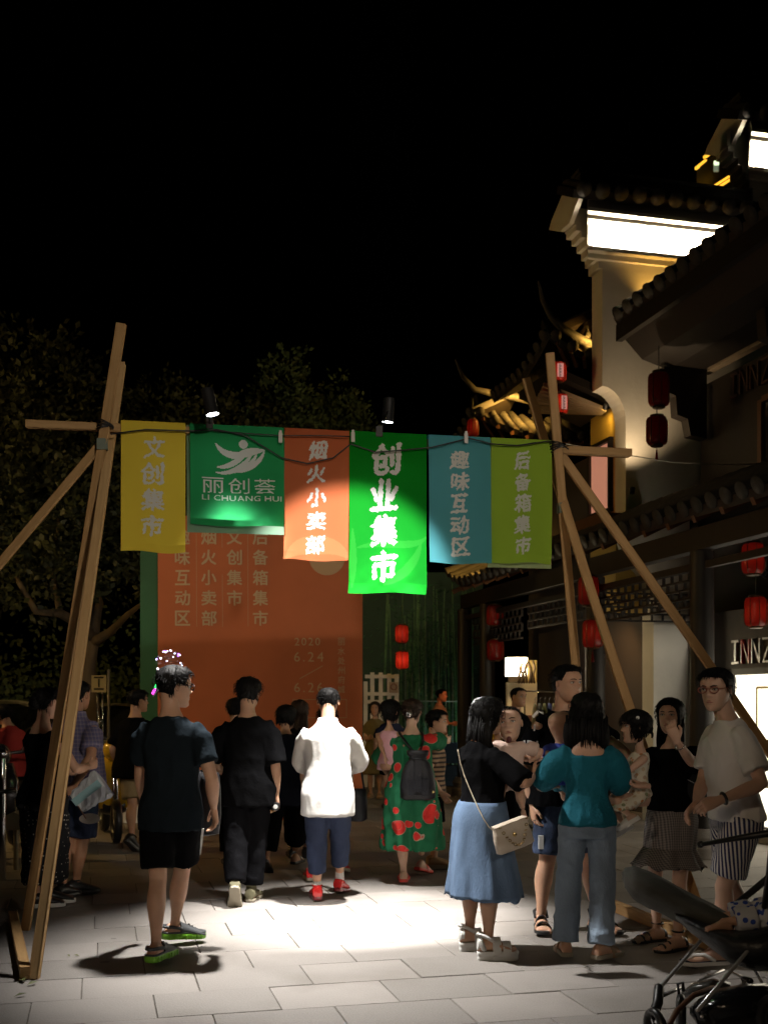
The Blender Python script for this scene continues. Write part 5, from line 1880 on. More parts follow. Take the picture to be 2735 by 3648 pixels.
def add_hair(mb, o, M, hh, style, seed, thick=1.0, clumps=420, long_len=0.0, long_w=1.0, puff=0.0):
    rb = random.Random(seed)
    base = 'long' if style in ('long',) else style
    off = V((seed * 3.1, seed * 1.7, 0))

    def T(p):
        return o + M @ (p * hh)
    th = {'short': .075, 'crop': .035, 'bun': .05, 'long': .07, 'fringe': .06, 'baby': .015}[style] * thick
    zs = [0.0, .04, .08, .12, .16, .2, .24, .28, .32, .36, .4, .44, .48, .52, .56, .6, .64, .68, .72, .76, .80, .83, .86, .89, .92, .945, .965, .985, .997]
    nu = 48
    rings = []
    for z in zs:
        ring = []
        for j in range(nu):
            phi = 2 * PI * j / nu
            p = head_point(phi, z)
            hl = hairline(base, phi) + .03 * noise.noise(V((phi * 6, seed, 0)))
            n = V((p.x, p.y, (z - .45) * .9 + .0)).normalized()
            k = max(0, min(1, (z - hl + .03) / .11))
            top = .55 + .6 * max(0, min(1, (z - .45) / .4))
            d = th * top * (1 + .32 * noise.noise(p * 9 + off) + .25 * noise.noise(V((phi * 9, z * 3, seed)))) + puff * .05
            q = p + n * (d * k - .05 * (1 - k))
            ring.append(T(q))
        rings.append(ring)
    mb.loft(rings, 0)
    # tufts lying along the combing direction
    for i in range(clumps):
        phi = rb.uniform(0, 2 * PI)
        hl = hairline(base, phi)
        z = rb.uniform(min(.97, hl + .01), .97)
        p = head_point(phi, z)
        n = V((p.x, p.y, (z - .45) * .9)).normalized()
        dn = V((p.x * .6, p.y * .6 + .25 * (1 if style in ('short', 'fringe') else 0), -1.0 if z < .85 else -.25))
        dn = (dn - n * dn.dot(n)).normalized()
        s = n.cross(dn)
        L = rb.uniform(.10, .2) * (.6 if style in ('crop', 'baby') else 1) * (1.25 if style == 'fringe' else 1)
        w = rb.uniform(.007, .018)
        b0 = p + n * th * .75
        lift = rb.uniform(.01, .06) * (1 if style == 'short' else .5) * thick
        tip = b0 + dn * L + n * (lift - .03)
        mid = b0 + dn * L * .5 + n * lift
        mb.add([T(b0 - s * w - n * .03), T(b0 + s * w - n * .03), T(mid - s * w * .8), T(mid + s * w * .8), T(tip), T(mid + n * w * .7)], [(0, 2, 5), (0, 5, 3, 1), (5, 2, 4), (3, 5, 4), (0, 1, 3, 2), (2, 3, 4)])
    if style == 'bun':
        c = V((0, -.46, .52))
        mb.ball(T(c), hh * .19, hh * .15, hh * .2, 14, 9)
        for k in range(26):
            a = rb.uniform(0, 2 * PI)
            mb.tube([T(c + V((.19 * math.cos(a) * t, -.13 + .02 * t, .2 * math.sin(a) * t))) for t in (.2, .6, 1.02)] + [T(c + V((.2 * math.cos(a + .4), -.02, .21 * math.sin(a + .4))))], hh * .03, 5)
    if long_len:
        # a fall of long hair behind the ears and down the back
        L = long_len / hh
        n = 72
        rings = []
        K = 22
        for i in range(K + 1):
            t = i / K
            z = .86 - (L + .44) * t
            if z > .3:
                rx = head_point(PI / 2, min(.97, z)).x + .035 + .055 * max(0, min(1, (.72 - z) / .35)) + .12 * (long_w - 1) * max(0, min(1, (.9 - z) / .3))
                ryb, ryf = -head_point(PI, min(.97, z)).y + .035 + .055 * max(0, min(1, (.72 - z) / .35)), .08
            else:
                u = (.3 - z) / (L - .1 + .001)
                rx = (.375 + .07 * math.sin(u * PI * .8) - .06 * u) * long_w
                ryb, ryf = .40 + .02 * math.sin(u * PI), .08 - .16 * u
            ring = []
            for j in range(n):
                a = 2 * PI * j / n
                s, c = math.sin(a), math.cos(a)
                rg = 1 + .05 * noise.noise(V((a * 6, t * 1.2, seed))) + .035 * noise.noise(V((a * 19, t * 1.6, seed + 4)))
                zz = z
                if i >= K - 2:
                    zz += (.05 * noise.noise(V((a * 14, 0, seed))) + .03 * noise.noise(V((a * 40, 0, seed)))) * (i - K + 3) / 3
                ring.append(T(V((rx * s * rg, (ryf if c > 0 else ryb) * c * rg - .04, zz))))
            rings.append(ring)
        mb.loft(rings, 0)
        for k in range(90):
            a = rb.uniform(.3 * PI, 1.7 * PI)
            s, c = math.sin(a), math.cos(a)
            r0 = V((.375 * s * long_w, (.5 if c < 0 else .08) * c - .04, rb.uniform(.1, .5)))
            end = V((.34 * s * long_w + rb.uniform(-.03, .03), (.44 if c < 0 else 0) * c - .06 + rb.uniform(-.03, .03), .42 - L + rb.uniform(-.08, .1)))
            mb.tube([T(r0), T(r0.lerp(end, .5) * 1.0 + V((.02 * s, .03 * c, 0))), T(end)], [hh * .018, hh * .016, hh * .003], 5, round_=False)


def hand_mesh(mb, w, d, nrm, L, right, curl=.35, spread=.12, fist=False):
    """hand from wrist w along d; nrm is the palm normal; thumb leaves the side of the palm"""
    d = d.normalized()
    nrm = (nrm - d * nrm.dot(d)).normalized()
    s = d.cross(nrm) * (1 if right else -1)          # towards the thumb
    P_ = lambda x, y, z: w + d * (x * L) + s * (y * L) + nrm * (z * L)
    rings = []
    for x, wd, th, yo in ((-.12, .15, .105, 0), (0, .155, .105, 0), (.15, .19, .11, .01), (.32, .215, .10, .01), (.46, .21, .085, 0), (.53, .18, .06, 0)):
        rings.append([P_(x, yo + wd * math.cos(a), th * math.sin(a)) for a in (2 * PI * j / 14 for j in range(14))])
    mb.loft(rings)
    for k, (y, ln, r_) in enumerate(((.150, .42, .050), (.052, .47, .052), (-.048, .44, .050), (-.140, .35, .044))):
        c = curl * (1 + .12 * k)
        a0, x, yy, z = 0.0, .46, y, 0.0
        pts = [P_(x - .06, y * .9, 0)]
        sp = spread * (1.5 - k) * .35
        for seg in (.45, .32, .25):
            a0 += c
            x += ln * seg * math.cos(a0)
            z += ln * seg * math.sin(a0)
            yy += ln * seg * sp
            pts.append(P_(x, yy, z))
        mb.tube(pts, [L * r_, L * r_, L * r_ * .92, L * r_ * .78], 8, nrm)
    tc = .5 + curl * .5
    mb.tube([P_(.10, .12, .02), P_(.25, .24, .05 + .05 * curl), P_(.38, .29, .09 + .10 * curl), P_(.49, .28 - .05 * curl, .12 + .17 * curl)], [L * .075, L * .066, L * .056, L * .044], 8, nrm)


def foot_mesh(mb, F, Lf, toes=True):
    """F(x, y, z) maps foot space (metres; ankle above origin, y forward) to the world"""
    rings = []
    for y, w, h, xo in ((-.27, .07, .12, 0), (-.25, .115, .20, 0), (-.17, .14, .34, 0), (-.05, .145, .42, 0), (.05, .145, .42, 0), (.16, .15, .33, .0), (.32, .175, .24, .01), (.48, .20, .18, .015), (.60, .195, .13, .015), (.66, .17, .09, .015)):
        rings.append([F((xo + w * math.cos(a)) * Lf, y * Lf, max(.0, (h / 2) + (h / 2) * math.sin(a)) * Lf + .002) for a in (2 * PI * j / 14 for j in range(14))])
    mb.loft(rings)
    if toes:
        for x, y, r_ in ((.115, .72, .062), (.04, .74, .045), (-.03, .715, .042), (-.09, .68, .04), (-.145, .63, .038)):
            mb.tube([F(-x * Lf, (y - .12) * Lf, r_ * Lf * .95), F(-x * Lf * 1.02, (y - .02) * Lf, r_ * Lf * .85)], r_ * Lf, 8)


def outline_slab(mb, F, Lf, z0, z1, grow=0.0, mi=0, taper=1.0):
    pts = [(-.27, .0), (-.255, .09), (-.2, .13), (-.05, .135), (.12, .14), (.3, .175), (.48, .205), (.62, .19), (.72, .13), (.765, .03), (.76, -.05), (.7, -.13), (.58, -.185), (.42, -.19), (.25, -.155), (.1, -.135), (-.08, -.135), (-.2, -.13), (-.255, -.09)]
    r_ = []
    for z, g in ((z0, grow * taper), (z0 + (z1 - z0) * .25, grow * 1.0 + .01), (z1 - (z1 - z0) * .2, grow + .01), (z1, grow)):
        ring = []
        for y, x in pts:
            n = V((x, (y - .25) * .4))
            n = n.normalized() if n.length else V((0, -1))
            ring.append(F((x + n.x * g) * Lf, (y + n.y * g) * Lf, z))
        r_.append(ring)
    mb.loft(r_, mi)


def strap(mb, F, Lf, y0, y1, w, h, wd=.03, mi=0, zb=0.0, n=10):
    rings = []
    for i in range(n + 1):
        a = PI * i / n
        y = y0 + (y1 - y0) * i / n
        c = V((w * math.cos(a), y, h * math.sin(a)))
        o = V((math.cos(a), 0, math.sin(a)))
        rings.append([F(*(c * Lf + o * (e * .004) + V((0, s * wd / 2, zb)))) for s, e in ((-1, 0), (1, 0), (1, 1), (-1, 1))])
    mb.loft(rings, mi)


def build_shoe(kind, F, Lf, root, mats):
    m0 = mats[0]
    m1 = mats[1] if len(mats) > 1 else m0
    a, b = MB(), MB()

    def upper(y0, y1, g, hk=1.0, heel=True):
        rings = []
        tab = [(-.28, .08, .20, 0), (-.26, .125, .34, 0), (-.17, .15, .40, 0), (-.05, .155, .42, 0), (.08, .155, .38, 0), (.2, .165, .31, 0), (.34, .19, .26, .01), (.5, .21, .20, .015), (.64, .195, .15, .015), (.72, .15, .11, .015), (.755, .08, .07, .01)]
        for y, w, h, xo in tab:
            if y < y0 - 1e-6 or y > y1 + 1e-6:
                continue
            h = h * hk
            rings.append([F((xo + (w + g) * math.cos(t)) * Lf, (y + (g if y > 0 else -g) * .5) * Lf, max(.012, h / 2 + h / 2 * math.sin(t)) * Lf + .012) for t in (2 * PI * j / 16 for j in range(16))])
        a.loft(rings)
    if kind == 'sneaker':
        upper(-.3, .8, .02)
        outline_slab(b, F, Lf, 0, .030, .025)
        a.torus(F(0, -.02 * Lf, .43 * Lf), .135 * Lf, .03 * Lf, F(0, 0, 1) - F(0, 0, 0), 18, 6)
        for k in range(5):
            strap(a, F, Lf, .12 + .06 * k, .12 + .06 * k, .06, .375 - .042 * k, .012)
    elif kind == 'boot':
        upper(-.3, .8, .02)
        outline_slab(b, F, Lf, 0, .024, .02)
        a.tube([F(0, -.03 * Lf, .25 * Lf), F(0, -.03 * Lf, .62 * Lf)], [.16 * Lf, .155 * Lf], 14)
    elif kind == 'clog':
        upper(.08, .8, .035, 1.05)
        outline_slab(b, F, Lf, 0, .036, .04, taper=.7)
        outline_slab(a, F, Lf, .036, .047, .035)
        a.tube([F(.165 * Lf, .12 * Lf, .26 * Lf), F(.16 * Lf, -.10 * Lf, .30 * Lf), F(.09 * Lf, -.26 * Lf, .30 * Lf), F(0, -.30 * Lf, .30 * Lf), F(-.09 * Lf, -.26 * Lf, .30 * Lf), F(-.16 * Lf, -.10 * Lf, .30 * Lf), F(-.165 * Lf, .12 * Lf, .26 * Lf)], .011, 6)
        for k in range(9):
            y = .36 + .09 * (k // 3)
            a.ball(F((-.08 + .08 * (k % 3)) * Lf, y * Lf, (.285 - .05 * (k // 3) - .03 * abs(k % 3 - 1)) * Lf + .012), .007, n=8, k=5, mi=1)
        for k in range(7):
            y = -.16 + k * .13
            for s in (-1, 1):
                b.box(F(s * (.16 if y < .2 else .215) * Lf, y * Lf, .016), .006, .010, .014)
        m0s = [m0, M_BLACK]
        o_ = a.build('shoe', m0s, root, 'auto')
        b.build('sole', m1, o_, 'auto')
        return
    elif kind == 'slipper':
        outline_slab(b, F, Lf, 0, .026, .035)
        for y in (.26, .33, .40, .47):
            strap(a, F, Lf, y, y, .205, .30 - (y - .26) * .35, .02)
    elif kind == 'flipflop':
        outline_slab(b, F, Lf, 0, .022, .045)
        outline_slab(b, F, Lf, .0222, .026, .03, 1)
        for s in (-1, 1):
            a.tube([F(-.02 * Lf, .60 * Lf, .03), F(s * .05 * Lf, .50 * Lf, .22 * Lf), F(s * .15 * Lf, .30 * Lf, .24 * Lf), F(s * .185 * Lf, .08 * Lf, .03)], [.006, .011, .012, .011], 6)
        o_ = a.build('strap', m0, root, True)
        b.build('sole', [m0, m1], o_, 'auto')
        return
    elif kind in ('sandal', 'platform'):
        hp = .05 if kind == 'platform' else .026
        if kind == 'platform':
            outline_slab(b, F, Lf, -.022, .004, .012)
            outline_slab(b, F, Lf, -.050, -.0225, .0, taper=.5)
            for s_ in (-1, 1):
                a.box(F(s_ * .13 * Lf, .16 * Lf, -.030), .012, .022, .012)
        else:
            outline_slab(b, F, Lf, 0, .022, .02)
        wd = .05 if kind == 'platform' else .034
        strap(a, F, Lf, .46, .46, .205, .25, wd)
        strap(a, F, Lf, .20, .20, .17, .36, wd)
        a.tube([F(.155 * Lf, .10 * Lf, .30 * Lf), F(.155 * Lf, -.12 * Lf, .42 * Lf), F(.05 * Lf, -.27 * Lf, .46 * Lf), F(-.05 * Lf, -.27 * Lf, .46 * Lf), F(-.155 * Lf, -.12 * Lf, .42 * Lf), F(-.155 * Lf, .10 * Lf, .30 * Lf)], [.012 if kind == 'platform' else .009] * 6, 6)
        if kind == 'platform':
            a.tube([F(s_ * .15 * Lf, y * Lf, .02) for s_, y in ((1, -.12), (1, -.14), )] + [F(.12 * Lf, -.22 * Lf, .30 * Lf)], .015, 6)
            upper(-.3, -.16, .015, .9)
    elif kind == 'strappy':
        outline_slab(b, F, Lf, 0, .016, .01)
        strap(a, F, Lf, .56, .50, .19, .20, .014)
        strap(a, F, Lf, .36, .30, .18, .26, .012)
        a.torus(F(0, -.02 * Lf, .50 * Lf), .15 * Lf, .006, F(0, 0, 1) - F(0, 0, 0), 18, 5)
        upper(-.3, -.16, .01, .75)
    o_ = a.build('shoe', m0, root, 'auto')
    b.build('sole', m1, o_, 'auto')


class Body:
    pass


PEOPLE_ROOT = []


def wrinkle(co, no, amp, seed, zf=5.0, hf=13.0, fine=.3, damp=None):
    out = co.copy()
    off = V((seed * 5.3, seed * 2.1, seed))
    for i in range(len(co)):
        p = co[i]
        a = amp
        if damp:
            a *= damp(p)
        n = noise.noise(V((p[0] * hf, p[1] * hf, p[2] * zf)) + off)
        n2 = noise.noise(V((p[0] * hf * 2.3 + p[2] * 9, p[1] * hf * 2.3, p[2] * zf * 2.2)) + off)
        k = (1 - abs(n)) ** 2 - .6 + fine * n2
        out[i] = p + no[i] * (a * k)
    return out


def person(label, pos, yaw, H, sex='m', build=1.0, lean=0.0, side=0.0, hy=0.0, hp=0.0, hroll=0.0, feet=None, hands=None, skin=SKIN, hair=None, top=None, bottom=None, shoes=None,
           child=None, z0=0.0, pel=None, group=None, detail=True, mouth=0.0, dvox=None, sleeves=None, seed=1, hairmat=M_HAIR, twist=0.0, kneepole=None, fingers=True, hidearms=(), name='person'):
    b = Body()
    px, py = pos
    yw = R(yaw)
    fw, rt_, upv = V((math.sin(yw), math.cos(yw), 0)), V((math.cos(yw), -math.sin(yw), 0)), V((0, 0, 1))
    base = V((px, py, z0))
    LW = lambda p: base + rt_ * p[0] + fw * p[1] + upv * p[2]
    LD = lambda p: rt_ * p[0] + fw * p[1] + upv * p[2]
    child = child or {}
    hh = child.get('hh', .134 if sex == 'm' else .138) * H
    zs, zh = child.get('zs', .812) * H, child.get('zh', .515) * H
    TLn = zs - zh
    Hs = TLn / .297
    if pel is None:
        pel = zh
    dpel = pel - zh
    root = thing(name, label, 'person', V((px, py, z0)), group)
    b.root, b.base = root, base
    d = py
    vx = dvox or max(.009, .0015 * d)

    def spine(t):
        k = max(0, min(1, (t + .1) / .55))
        Rm = Matrix.Rotation(R(-lean) * k, 3, 'X') @ Matrix.Rotation(R(side) * k, 3, 'Y')
        tw_ = Matrix.Rotation(R(-twist) * k, 3, 'Z')
        c = V((0, 0, zh + dpel)) + (Rm @ V((0, 0, TLn * t)))
        ax_, ay_, az_ = Rm @ tw_ @ V((1, 0, 0)), Rm @ tw_ @ V((0, 1, 0)), Rm @ V((0, 0, 1))
        return c, ax_, ay_, az_
    tab = TORSO[sex]

    def torso_ring(t, ew=0.0, ed=0.0, n=24, belly=0.0, kw=1.0, yo=0.0, bld=build):
        w, dp, y0 = interp(tab, max(t, 0.0) if ew > 0 else t)
        c, ax_, ay_, _ = spine(t)
        bb = bld if t < .9 else 1 + (bld - 1) * .5
        w = (w * bb * Hs * kw) + ew
        dp = (dp * (1 + (bb - 1) * 1.4) * Hs) + ed
        c = c + ay_ * (y0 * Hs + yo)
        ring = []
        for j in range(n):
            a = 2 * PI * j / n
            e = .9
            cx_, sy = math.cos(a), math.sin(a)
            x = w * math.copysign(abs(cx_) ** e, cx_)
            y = dp * math.copysign(abs(sy) ** e, sy)
            if belly and sy > 0:
                y += belly * sy * math.exp(-((t - .25) / .3) ** 2)
            ring.append(LW(c + ax_ * x + ay_ * y))
        return ring
    b.spine, b.LW = spine, LW
    covered = top is not None
    # --- joints
    sw = (child.get('sw', .098 if sex == 'm' else .088)) * Hs * (1 + (build - 1) * .5)
    sh, el, wr, hd_ = [None, None], [None, None], [None, None], [None, None]
    ua, fa = .168 * H * child.get('arm', 1), .148 * H * child.get('arm', 1)
    hl = .104 * H * child.get('hand', 1)
    for i, s in ((0, -1), (1, 1)):
        c, ax_, ay_, az_ = spine(.95)
        S_ = c + ax_ * (s * sw) - ay_ * (.008 * Hs) - az_ * (.020 * Hs)
        sh[i] = S_
        h_ = (hands or {}).get(i)
        if h_ is None:
            h_ = dict(at=(s * (sw + .045 * Hs), .03 * H, zs + dpel - (ua + fa) * .985))
        at = h_['at']
        if isinstance(at, Vector):                       # a place in the world
            q = at - base
            at = V((q.dot(rt_), q.dot(fw), q.z))
        at = V(at)
        pole = V(h_.get('pole', (s * .35, -1, -.15)))
        E_, W_ = ik(S_, at, ua, fa, pole)
        el[i], wr[i] = E_, W_
        dr = h_.get('dir')
        if dr is None:
            dr = (W_ - E_).normalized()
        hd_[i] = (V(dr).normalized(), V(h_.get('palm', (-s, .15, .1))), h_.get('curl', .3))
    hip, kn, an = [None, None], [None, None], [None, None]
    hw = .050 * Hs * (1.0 if sex == 'm' else 1.08) * (1 + (build - 1) * .6)
    th_, sk = child.get('thigh', .243) * H, child.get('shank', .240) * H
    Lf = child.get('foot', .150) * H
    ah = .30 * Lf
    shoe_lift = {'platform': .05, 'clog': .035, 'sandal': .02, 'sneaker': .012, 'slipper': .022, 'flipflop': .02}.get(shoes[0] if shoes else '', .0)
    FF = []
    for i, s in ((0, -1), (1, 1)):
        c, ax_, ay_, az_ = spine(0)
        hip[i] = V((0, 0, zh + dpel)) + V((s * hw, -.006 * H, -.005 * H))
        f_ = (feet or {}).get(i) or dict(at=(s * .06 * H / 1.7 * 1.3, 0, 0))
        at = f_['at']
        if isinstance(at, Vector):
            q = at - base
            at = V((q.dot(rt_), q.dot(fw), q.z))
        at = V(at)
        fyaw, pit, rol = R(f_.get('yaw', s * 9)), R(f_.get('pitch', 0)), R(f_.get('roll', 0))
        ff, fr = V((math.sin(fyaw), math.cos(fyaw), 0)), V((math.cos(fyaw), -math.sin(fyaw), 0))
        Mf = Matrix((fr, ff, V((0, 0, 1)))).transposed() @ Matrix.Rotation(-pit, 3, 'X') @ Matrix.Rotation(rol, 3, 'Y')
        ball = at + ff * (Lf * .45) + V((0, 0, f_.get('lift', 0)))
        off_ = ball - Mf @ V((0, Lf * .45, 0)) + V((0, 0, shoe_lift))

        def F(x, y, z, off_=off_, Mf=Mf):
            return LW(off_ + Mf @ V((x, y, z)))
        FF.append((F, s))
        A_ = off_ + Mf @ V((0, 0, ah))
        kp = V((kneepole or {}).get(i, (s * .08 + math.sin(fyaw) * .5, 1, 0)))
        Ld = (A_ - hip[i]).length
        kq = min(1.0, 1.0025 * Ld / (th_ + sk)) if Ld > .86 * (th_ + sk) else 1.0
        kn[i], an[i] = ik(hip[i], A_, th_ * kq, sk * kq, kp)
    # --- body mesh
    bm_ = MB()
    kcov = .93 if covered else 1.0
    bm_.loft([torso_ring(t, kw=kcov, ed=-.004 if covered else 0) for t in (-.15, 0, .08, .15, .25, .32, .4, .48, .58, .68, .77, .85, .91, .97, 1.01, 1.05, 1.09, 1.13)])
    fem = sex == 'f'
    ka = (.86 if fem else 1.0) * (1 + (build - 1) * .7) * child.get('girth', 1)
    kl = (1.0 if fem else 1.0) * (1 + (build - 1) * .6) * child.get('girth', 1)
    for i, s in ((0, -1), (1, 1)):
        S_, E_, W_ = sh[i], el[i], wr[i]
        c, ax_, ay_, az_ = spine(.95)
        start = S_ - ax_ * (s * .03 * Hs)
        slv = covered and top.get('sleeve', .62) > .3
        pts, rad = [start], [(.022 if slv else .030) * H * ka]
        for t, r_ in ((0, .0315), (.25, .0295), (.5, .0275), (.8, .0235), (1, .0230)):
            pts.append(S_.lerp(E_, t))
            rad.append((r_ - (.006 * max(0, 1 - t / .5) if slv else 0)) * H * ka)
        for t, r_, q in ((.12, .0240, 1), (.28, .0248, 1), (.5, .0222, 1), (.75, .0182, 1), (.92, .0160, .8), (1.0, .0158, .74)):
            pts.append(E_.lerp(W_, t))
            rad.append((r_ * H * ka, r_ * H * ka * q))
        dr, pn, cu = hd_[i]
        bm_.tube([LW(p) for p in pts], rad, 12, LD(pn))
        K_, A_ = kn[i], an[i]
        bend = V((0, -1, 0))
        ax2 = (A_ - K_).normalized()
        fwd_leg = LD(V((math.sin(0), 1, 0)))
        pts, rad = [hip[i] + V((0, 0, .02 * H))], [.040 * H * kl]
        for t, r_ in ((.05, .050), (.25, .0475), (.5, .0425), (.78, .0345), (.95, .0310)):
            pts.append(hip[i].lerp(K_, t))
            rad.append(r_ * H * kl * ((.84 + .16 * max(0, (t - .6) / .35)) if bottom or (top or {}).get('dress_z') else 1))
        fdir = V((0, 1, 0))
        fdir = (fdir - ax2 * fdir.dot(ax2)).normalized()
        for t, r_, o_ in ((.03, .0300, .003), (.14, .0298, -.003), (.28, .0325, -.009), (.42, .0318, -.010), (.6, .0258, -.006), (.78, .0198, -.002), (.92, .0178, 0), (1.0, .0185, 0)):
            pts.append(K_.lerp(A_, t) + fdir * (o_ * H))
            rad.append(r_ * H * kl)
        bm_.tube([LW(p) for p in pts], rad, 14, LD(V((0, 1, 0))))
    # neck up into the skull
    zt = (H - hh - zh) / TLn
    c, ax_, ay_, az_ = spine(zt)
    ho = c + ay_ * (.022 * H * child.get('hfwd', 1))
    Mh = Matrix.Rotation(R(-hy), 3, 'Z') @ Matrix.Rotation(R(hp), 3, 'X') @ Matrix.Rotation(R(hroll), 3, 'Y')
    # world orientation of the head
    Rw = Matrix((rt_, fw, upv)).transposed()
    Mw = Rw @ Mh
    hoW = LW(ho) - Mw @ V((0, 0, 0))
    nk0 = spine(1.0)
    nr = .0335 * H * (.86 if fem else 1.0) * child.get('neck', 1)
    skull = ho + Mh @ V((0, -.13 * hh, .38 * hh))
    bm_.tube([LW(nk0[0] - nk0[2] * .012 * H), LW(nk0[0].lerp(skull, .45) - nk0[2] * .006 * H), LW(skull)], [nr * 1.15, nr, nr], 14)
    co, no, fs = remesh(bm_, vx, 3)
    fin = MB()
    fin.add(co.tolist(), fs, 0)
    hm = MB()
    for i, s in ((0, -1), (1, 1)):
        if i in hidearms:
            continue
        dr, pn, cu = hd_[i]
        one = MB()
        hand_mesh(one, LW(wr[i]), LD(dr), LD(pn), hl, i == 1, cu)
        if d < 11 and fingers:
            c2, n2, f2 = remesh(one, max(.0032, hl / 52), 1)
            fin.add(c2.tolist(), f2, 0)
        else:
            fin.add(one.v, one.f, 0)
    for F, s in FF:
        F2 = (lambda x, y, z, F=F: F(-x, y, z)) if s < 0 else F     # big toe on the inside
        foot_mesh(fin, F2, Lf, shoes is None or shoes[0] in ('slipper', 'flipflop', 'sandal', 'platform', 'strappy'))
    add_head(fin, hoW, Mw, hh, not fem, mouth, detail)
    body = fin.build('body', [skin, M_EYE, M_IRIS, hairmat if hair else skin, M_LIP, M_MOUTH], root, True)
    # --- hair
    if hair:
        hb = MB()
        add_hair(hb, hoW, Mw, hh, seed=seed, **hair)
        hb.build('hair', hairmat, root, True)
    # --- clothing
    if bottom:
        m = bottom['mat']
        kind = bottom['kind']
        ew = bottom.get('ease', .012)
        if kind in ('shorts', 'trousers'):
            g = MB()
            hem = bottom['hem']
            r0, r1 = bottom.get('r', (.056, .036))
            g.loft([torso_ring(t, max(1e-4, ew * (1 if t < .05 else .25)), ew * (1 if t < .05 else .25), kw=1.0 if t < .05 else .975) for t in (-.17, -.08, 0, .06, bottom.get('waist', .10))])
            for i in (0, 1):
                pts, rad = [], []
                path = [hip[i] + V((0, 0, .01)), hip[i].lerp(kn[i], .5), kn[i], kn[i].lerp(an[i], .5), an[i] - V((0, 0, bottom.get('drop', 0)))]
                N = 12
                for k in range(N + 1):
                    u = hem * k / N
                    p = path[0].lerp(path[2], u) if u <= 1 else path[2].lerp(path[4], u - 1)
                    pts.append(LW(p))
                    rr = r0 + (r1 - r0) * (k / N)
                    if bottom.get('flare') and u > 1:
                        rr += bottom['flare'] * (u - 1)
                    rr = (rr * H + ew * .4) * (1 + (build - 1) * .6)
                    rad.append(rr)
                if hem > 1:
                    # soften the knee
                    pass
                g.tube(pts, rad, 16, LD(V((0, 1, 0))), round_=False)
            co, no, fs = remesh(g, max(.009, vx), 3)
            co = wrinkle(co, no, bottom.get('wr', .007), seed + 3, 9, 8)
            MB().add(co.tolist(), fs).build(bottom.get('name', kind), m, root, True)
        elif kind in ('skirt',):
            g = MB()
            n = 96
            rings = []
            z_hem = bottom['hem_z'] - z0
            t0 = bottom.get('waist', .30)
            c0 = spine(t0)[0]
            mk = (kn[0] + kn[1]) / 2
            K = 26
            for k in range(K + 1):
                u = k / K
                z = c0.z + (z_hem - c0.z) * u
                t = (z - zh - dpel) / TLn
                lg = V((0, 0, 0))
                for q_ in (0, 1):
                    f_ = max(0.0, min(1.6, (hip[q_].z - z) / max(.05, hip[q_].z - kn[q_].z)))
                    lg += (hip[q_] + (kn[q_] - hip[q_]) * min(1, f_)) * .5
                k_ = min(1, u * 4)
                cc = c0.lerp(V((lg.x, lg.y + .004, z)), k_)
                cc.z = z
                w, dp, y0 = interp(tab, max(0, t) if t > 0 else 0)
                fl = bottom.get('flare', .06) * max(0, u - .2) ** 1.3 + bottom.get('hemflare', 0) * max(0, (u - .8) / .2) ** 1.2
                tpr = bottom.get('taper', 0) * max(0, u - .3)
                w = w * build * Hs + ew + fl - tpr
                dp = dp * (1 + (build - 1) * 1.3) * Hs + ew + fl * .8 - tpr
                ring = []
                for j in range(n):
                    a = 2 * PI * j / n
                    pl = bottom.get('pleat', .012) * max(0, u - .15) ** .8 * (math.sin(a * bottom.get('np', 9) + 2 * noise.noise(V((a * 2, u * 1.5, seed)))) + .6 * noise.noise(V((a * 7, u * 3, seed + 2))))
                    hz = bottom.get('ragged', .008) * noise.noise(V((a * 3, 3, seed))) if k == K else 0
                    ring.append(LW(V((cc.x, cc.y + y0 * Hs * (1 - k_), z + hz)) + V(((w + pl) * math.cos(a), (dp + pl) * math.sin(a), 0))))
                rings.append(ring)
            inner = [[p.lerp(sum(r_, V((0, 0, 0))) / n, .06) + V((0, 0, .01)) for p in r_] for r_ in (rings[-1], rings[-8])]
            g.loft(rings + inner)
            g.build(bottom.get('name', 'skirt'), m, root, True)
    if top:
        m = top['mat']
        g = MB()
        ew = top.get('ease', .014)
        hem = top.get('hem', -.10)
        nk = top.get('neck', 1.07)
        ts = [hem] + [t for t in (-.45, -.3, -.15, 0, .12, .25, .38, .5, .62, .74, .85, .92, .97, 1.01, 1.05) if hem + .04 < t < nk - .01] + [nk]
        boxy = top.get('boxy', 0.0)
        rings = []
        for t in ts:
            bx_ = boxy * max(0, min(1, (.72 - t) / .3)) * Hs
            fl = top.get('flare', 0) * max(0, (.3 - t)) * Hs + (.011 * max(0, min(1, (.25 - t) / .2)) if bottom and bottom['kind'] != 'skirt' else 0)
            rings.append(torso_ring(t, ew * (1 if t < .9 else .7) + bx_ + fl, ew * (1.1 if t < .9 else .6) + bx_ * .8 + fl, belly=top.get('belly', 0) * Hs))
        if top.get('dress_z') is not None:
            zz = top['dress_z'] - z0
            c0, last = spine(hem)[0], rings[0]
            mk = (kn[0] + kn[1]) / 2
            extra = []
            cen = sum(last, V((0, 0, 0))) / len(last)
            for k in range(1, 11):
                u = k / 10
                z = c0.z + (zz - c0.z) * u
                tgt = LW(V((mk.x * .8, mk.y * .8, z)))
                ctr = cen.lerp(V((tgt.x, tgt.y, 0)), u)
                ctr.z = base.z + z
                f_ = 1 + top.get('dress_flare', .35) * u
                extra.append([ctr + V(((p.x - cen.x) * f_, (p.y - cen.y) * f_ * 1.05, 0)) for p in last])
            rings = extra[::-1] + rings
        g.loft(rings)
        frac = top.get('sleeve', .62)
        sr = top.get('sr', .014)
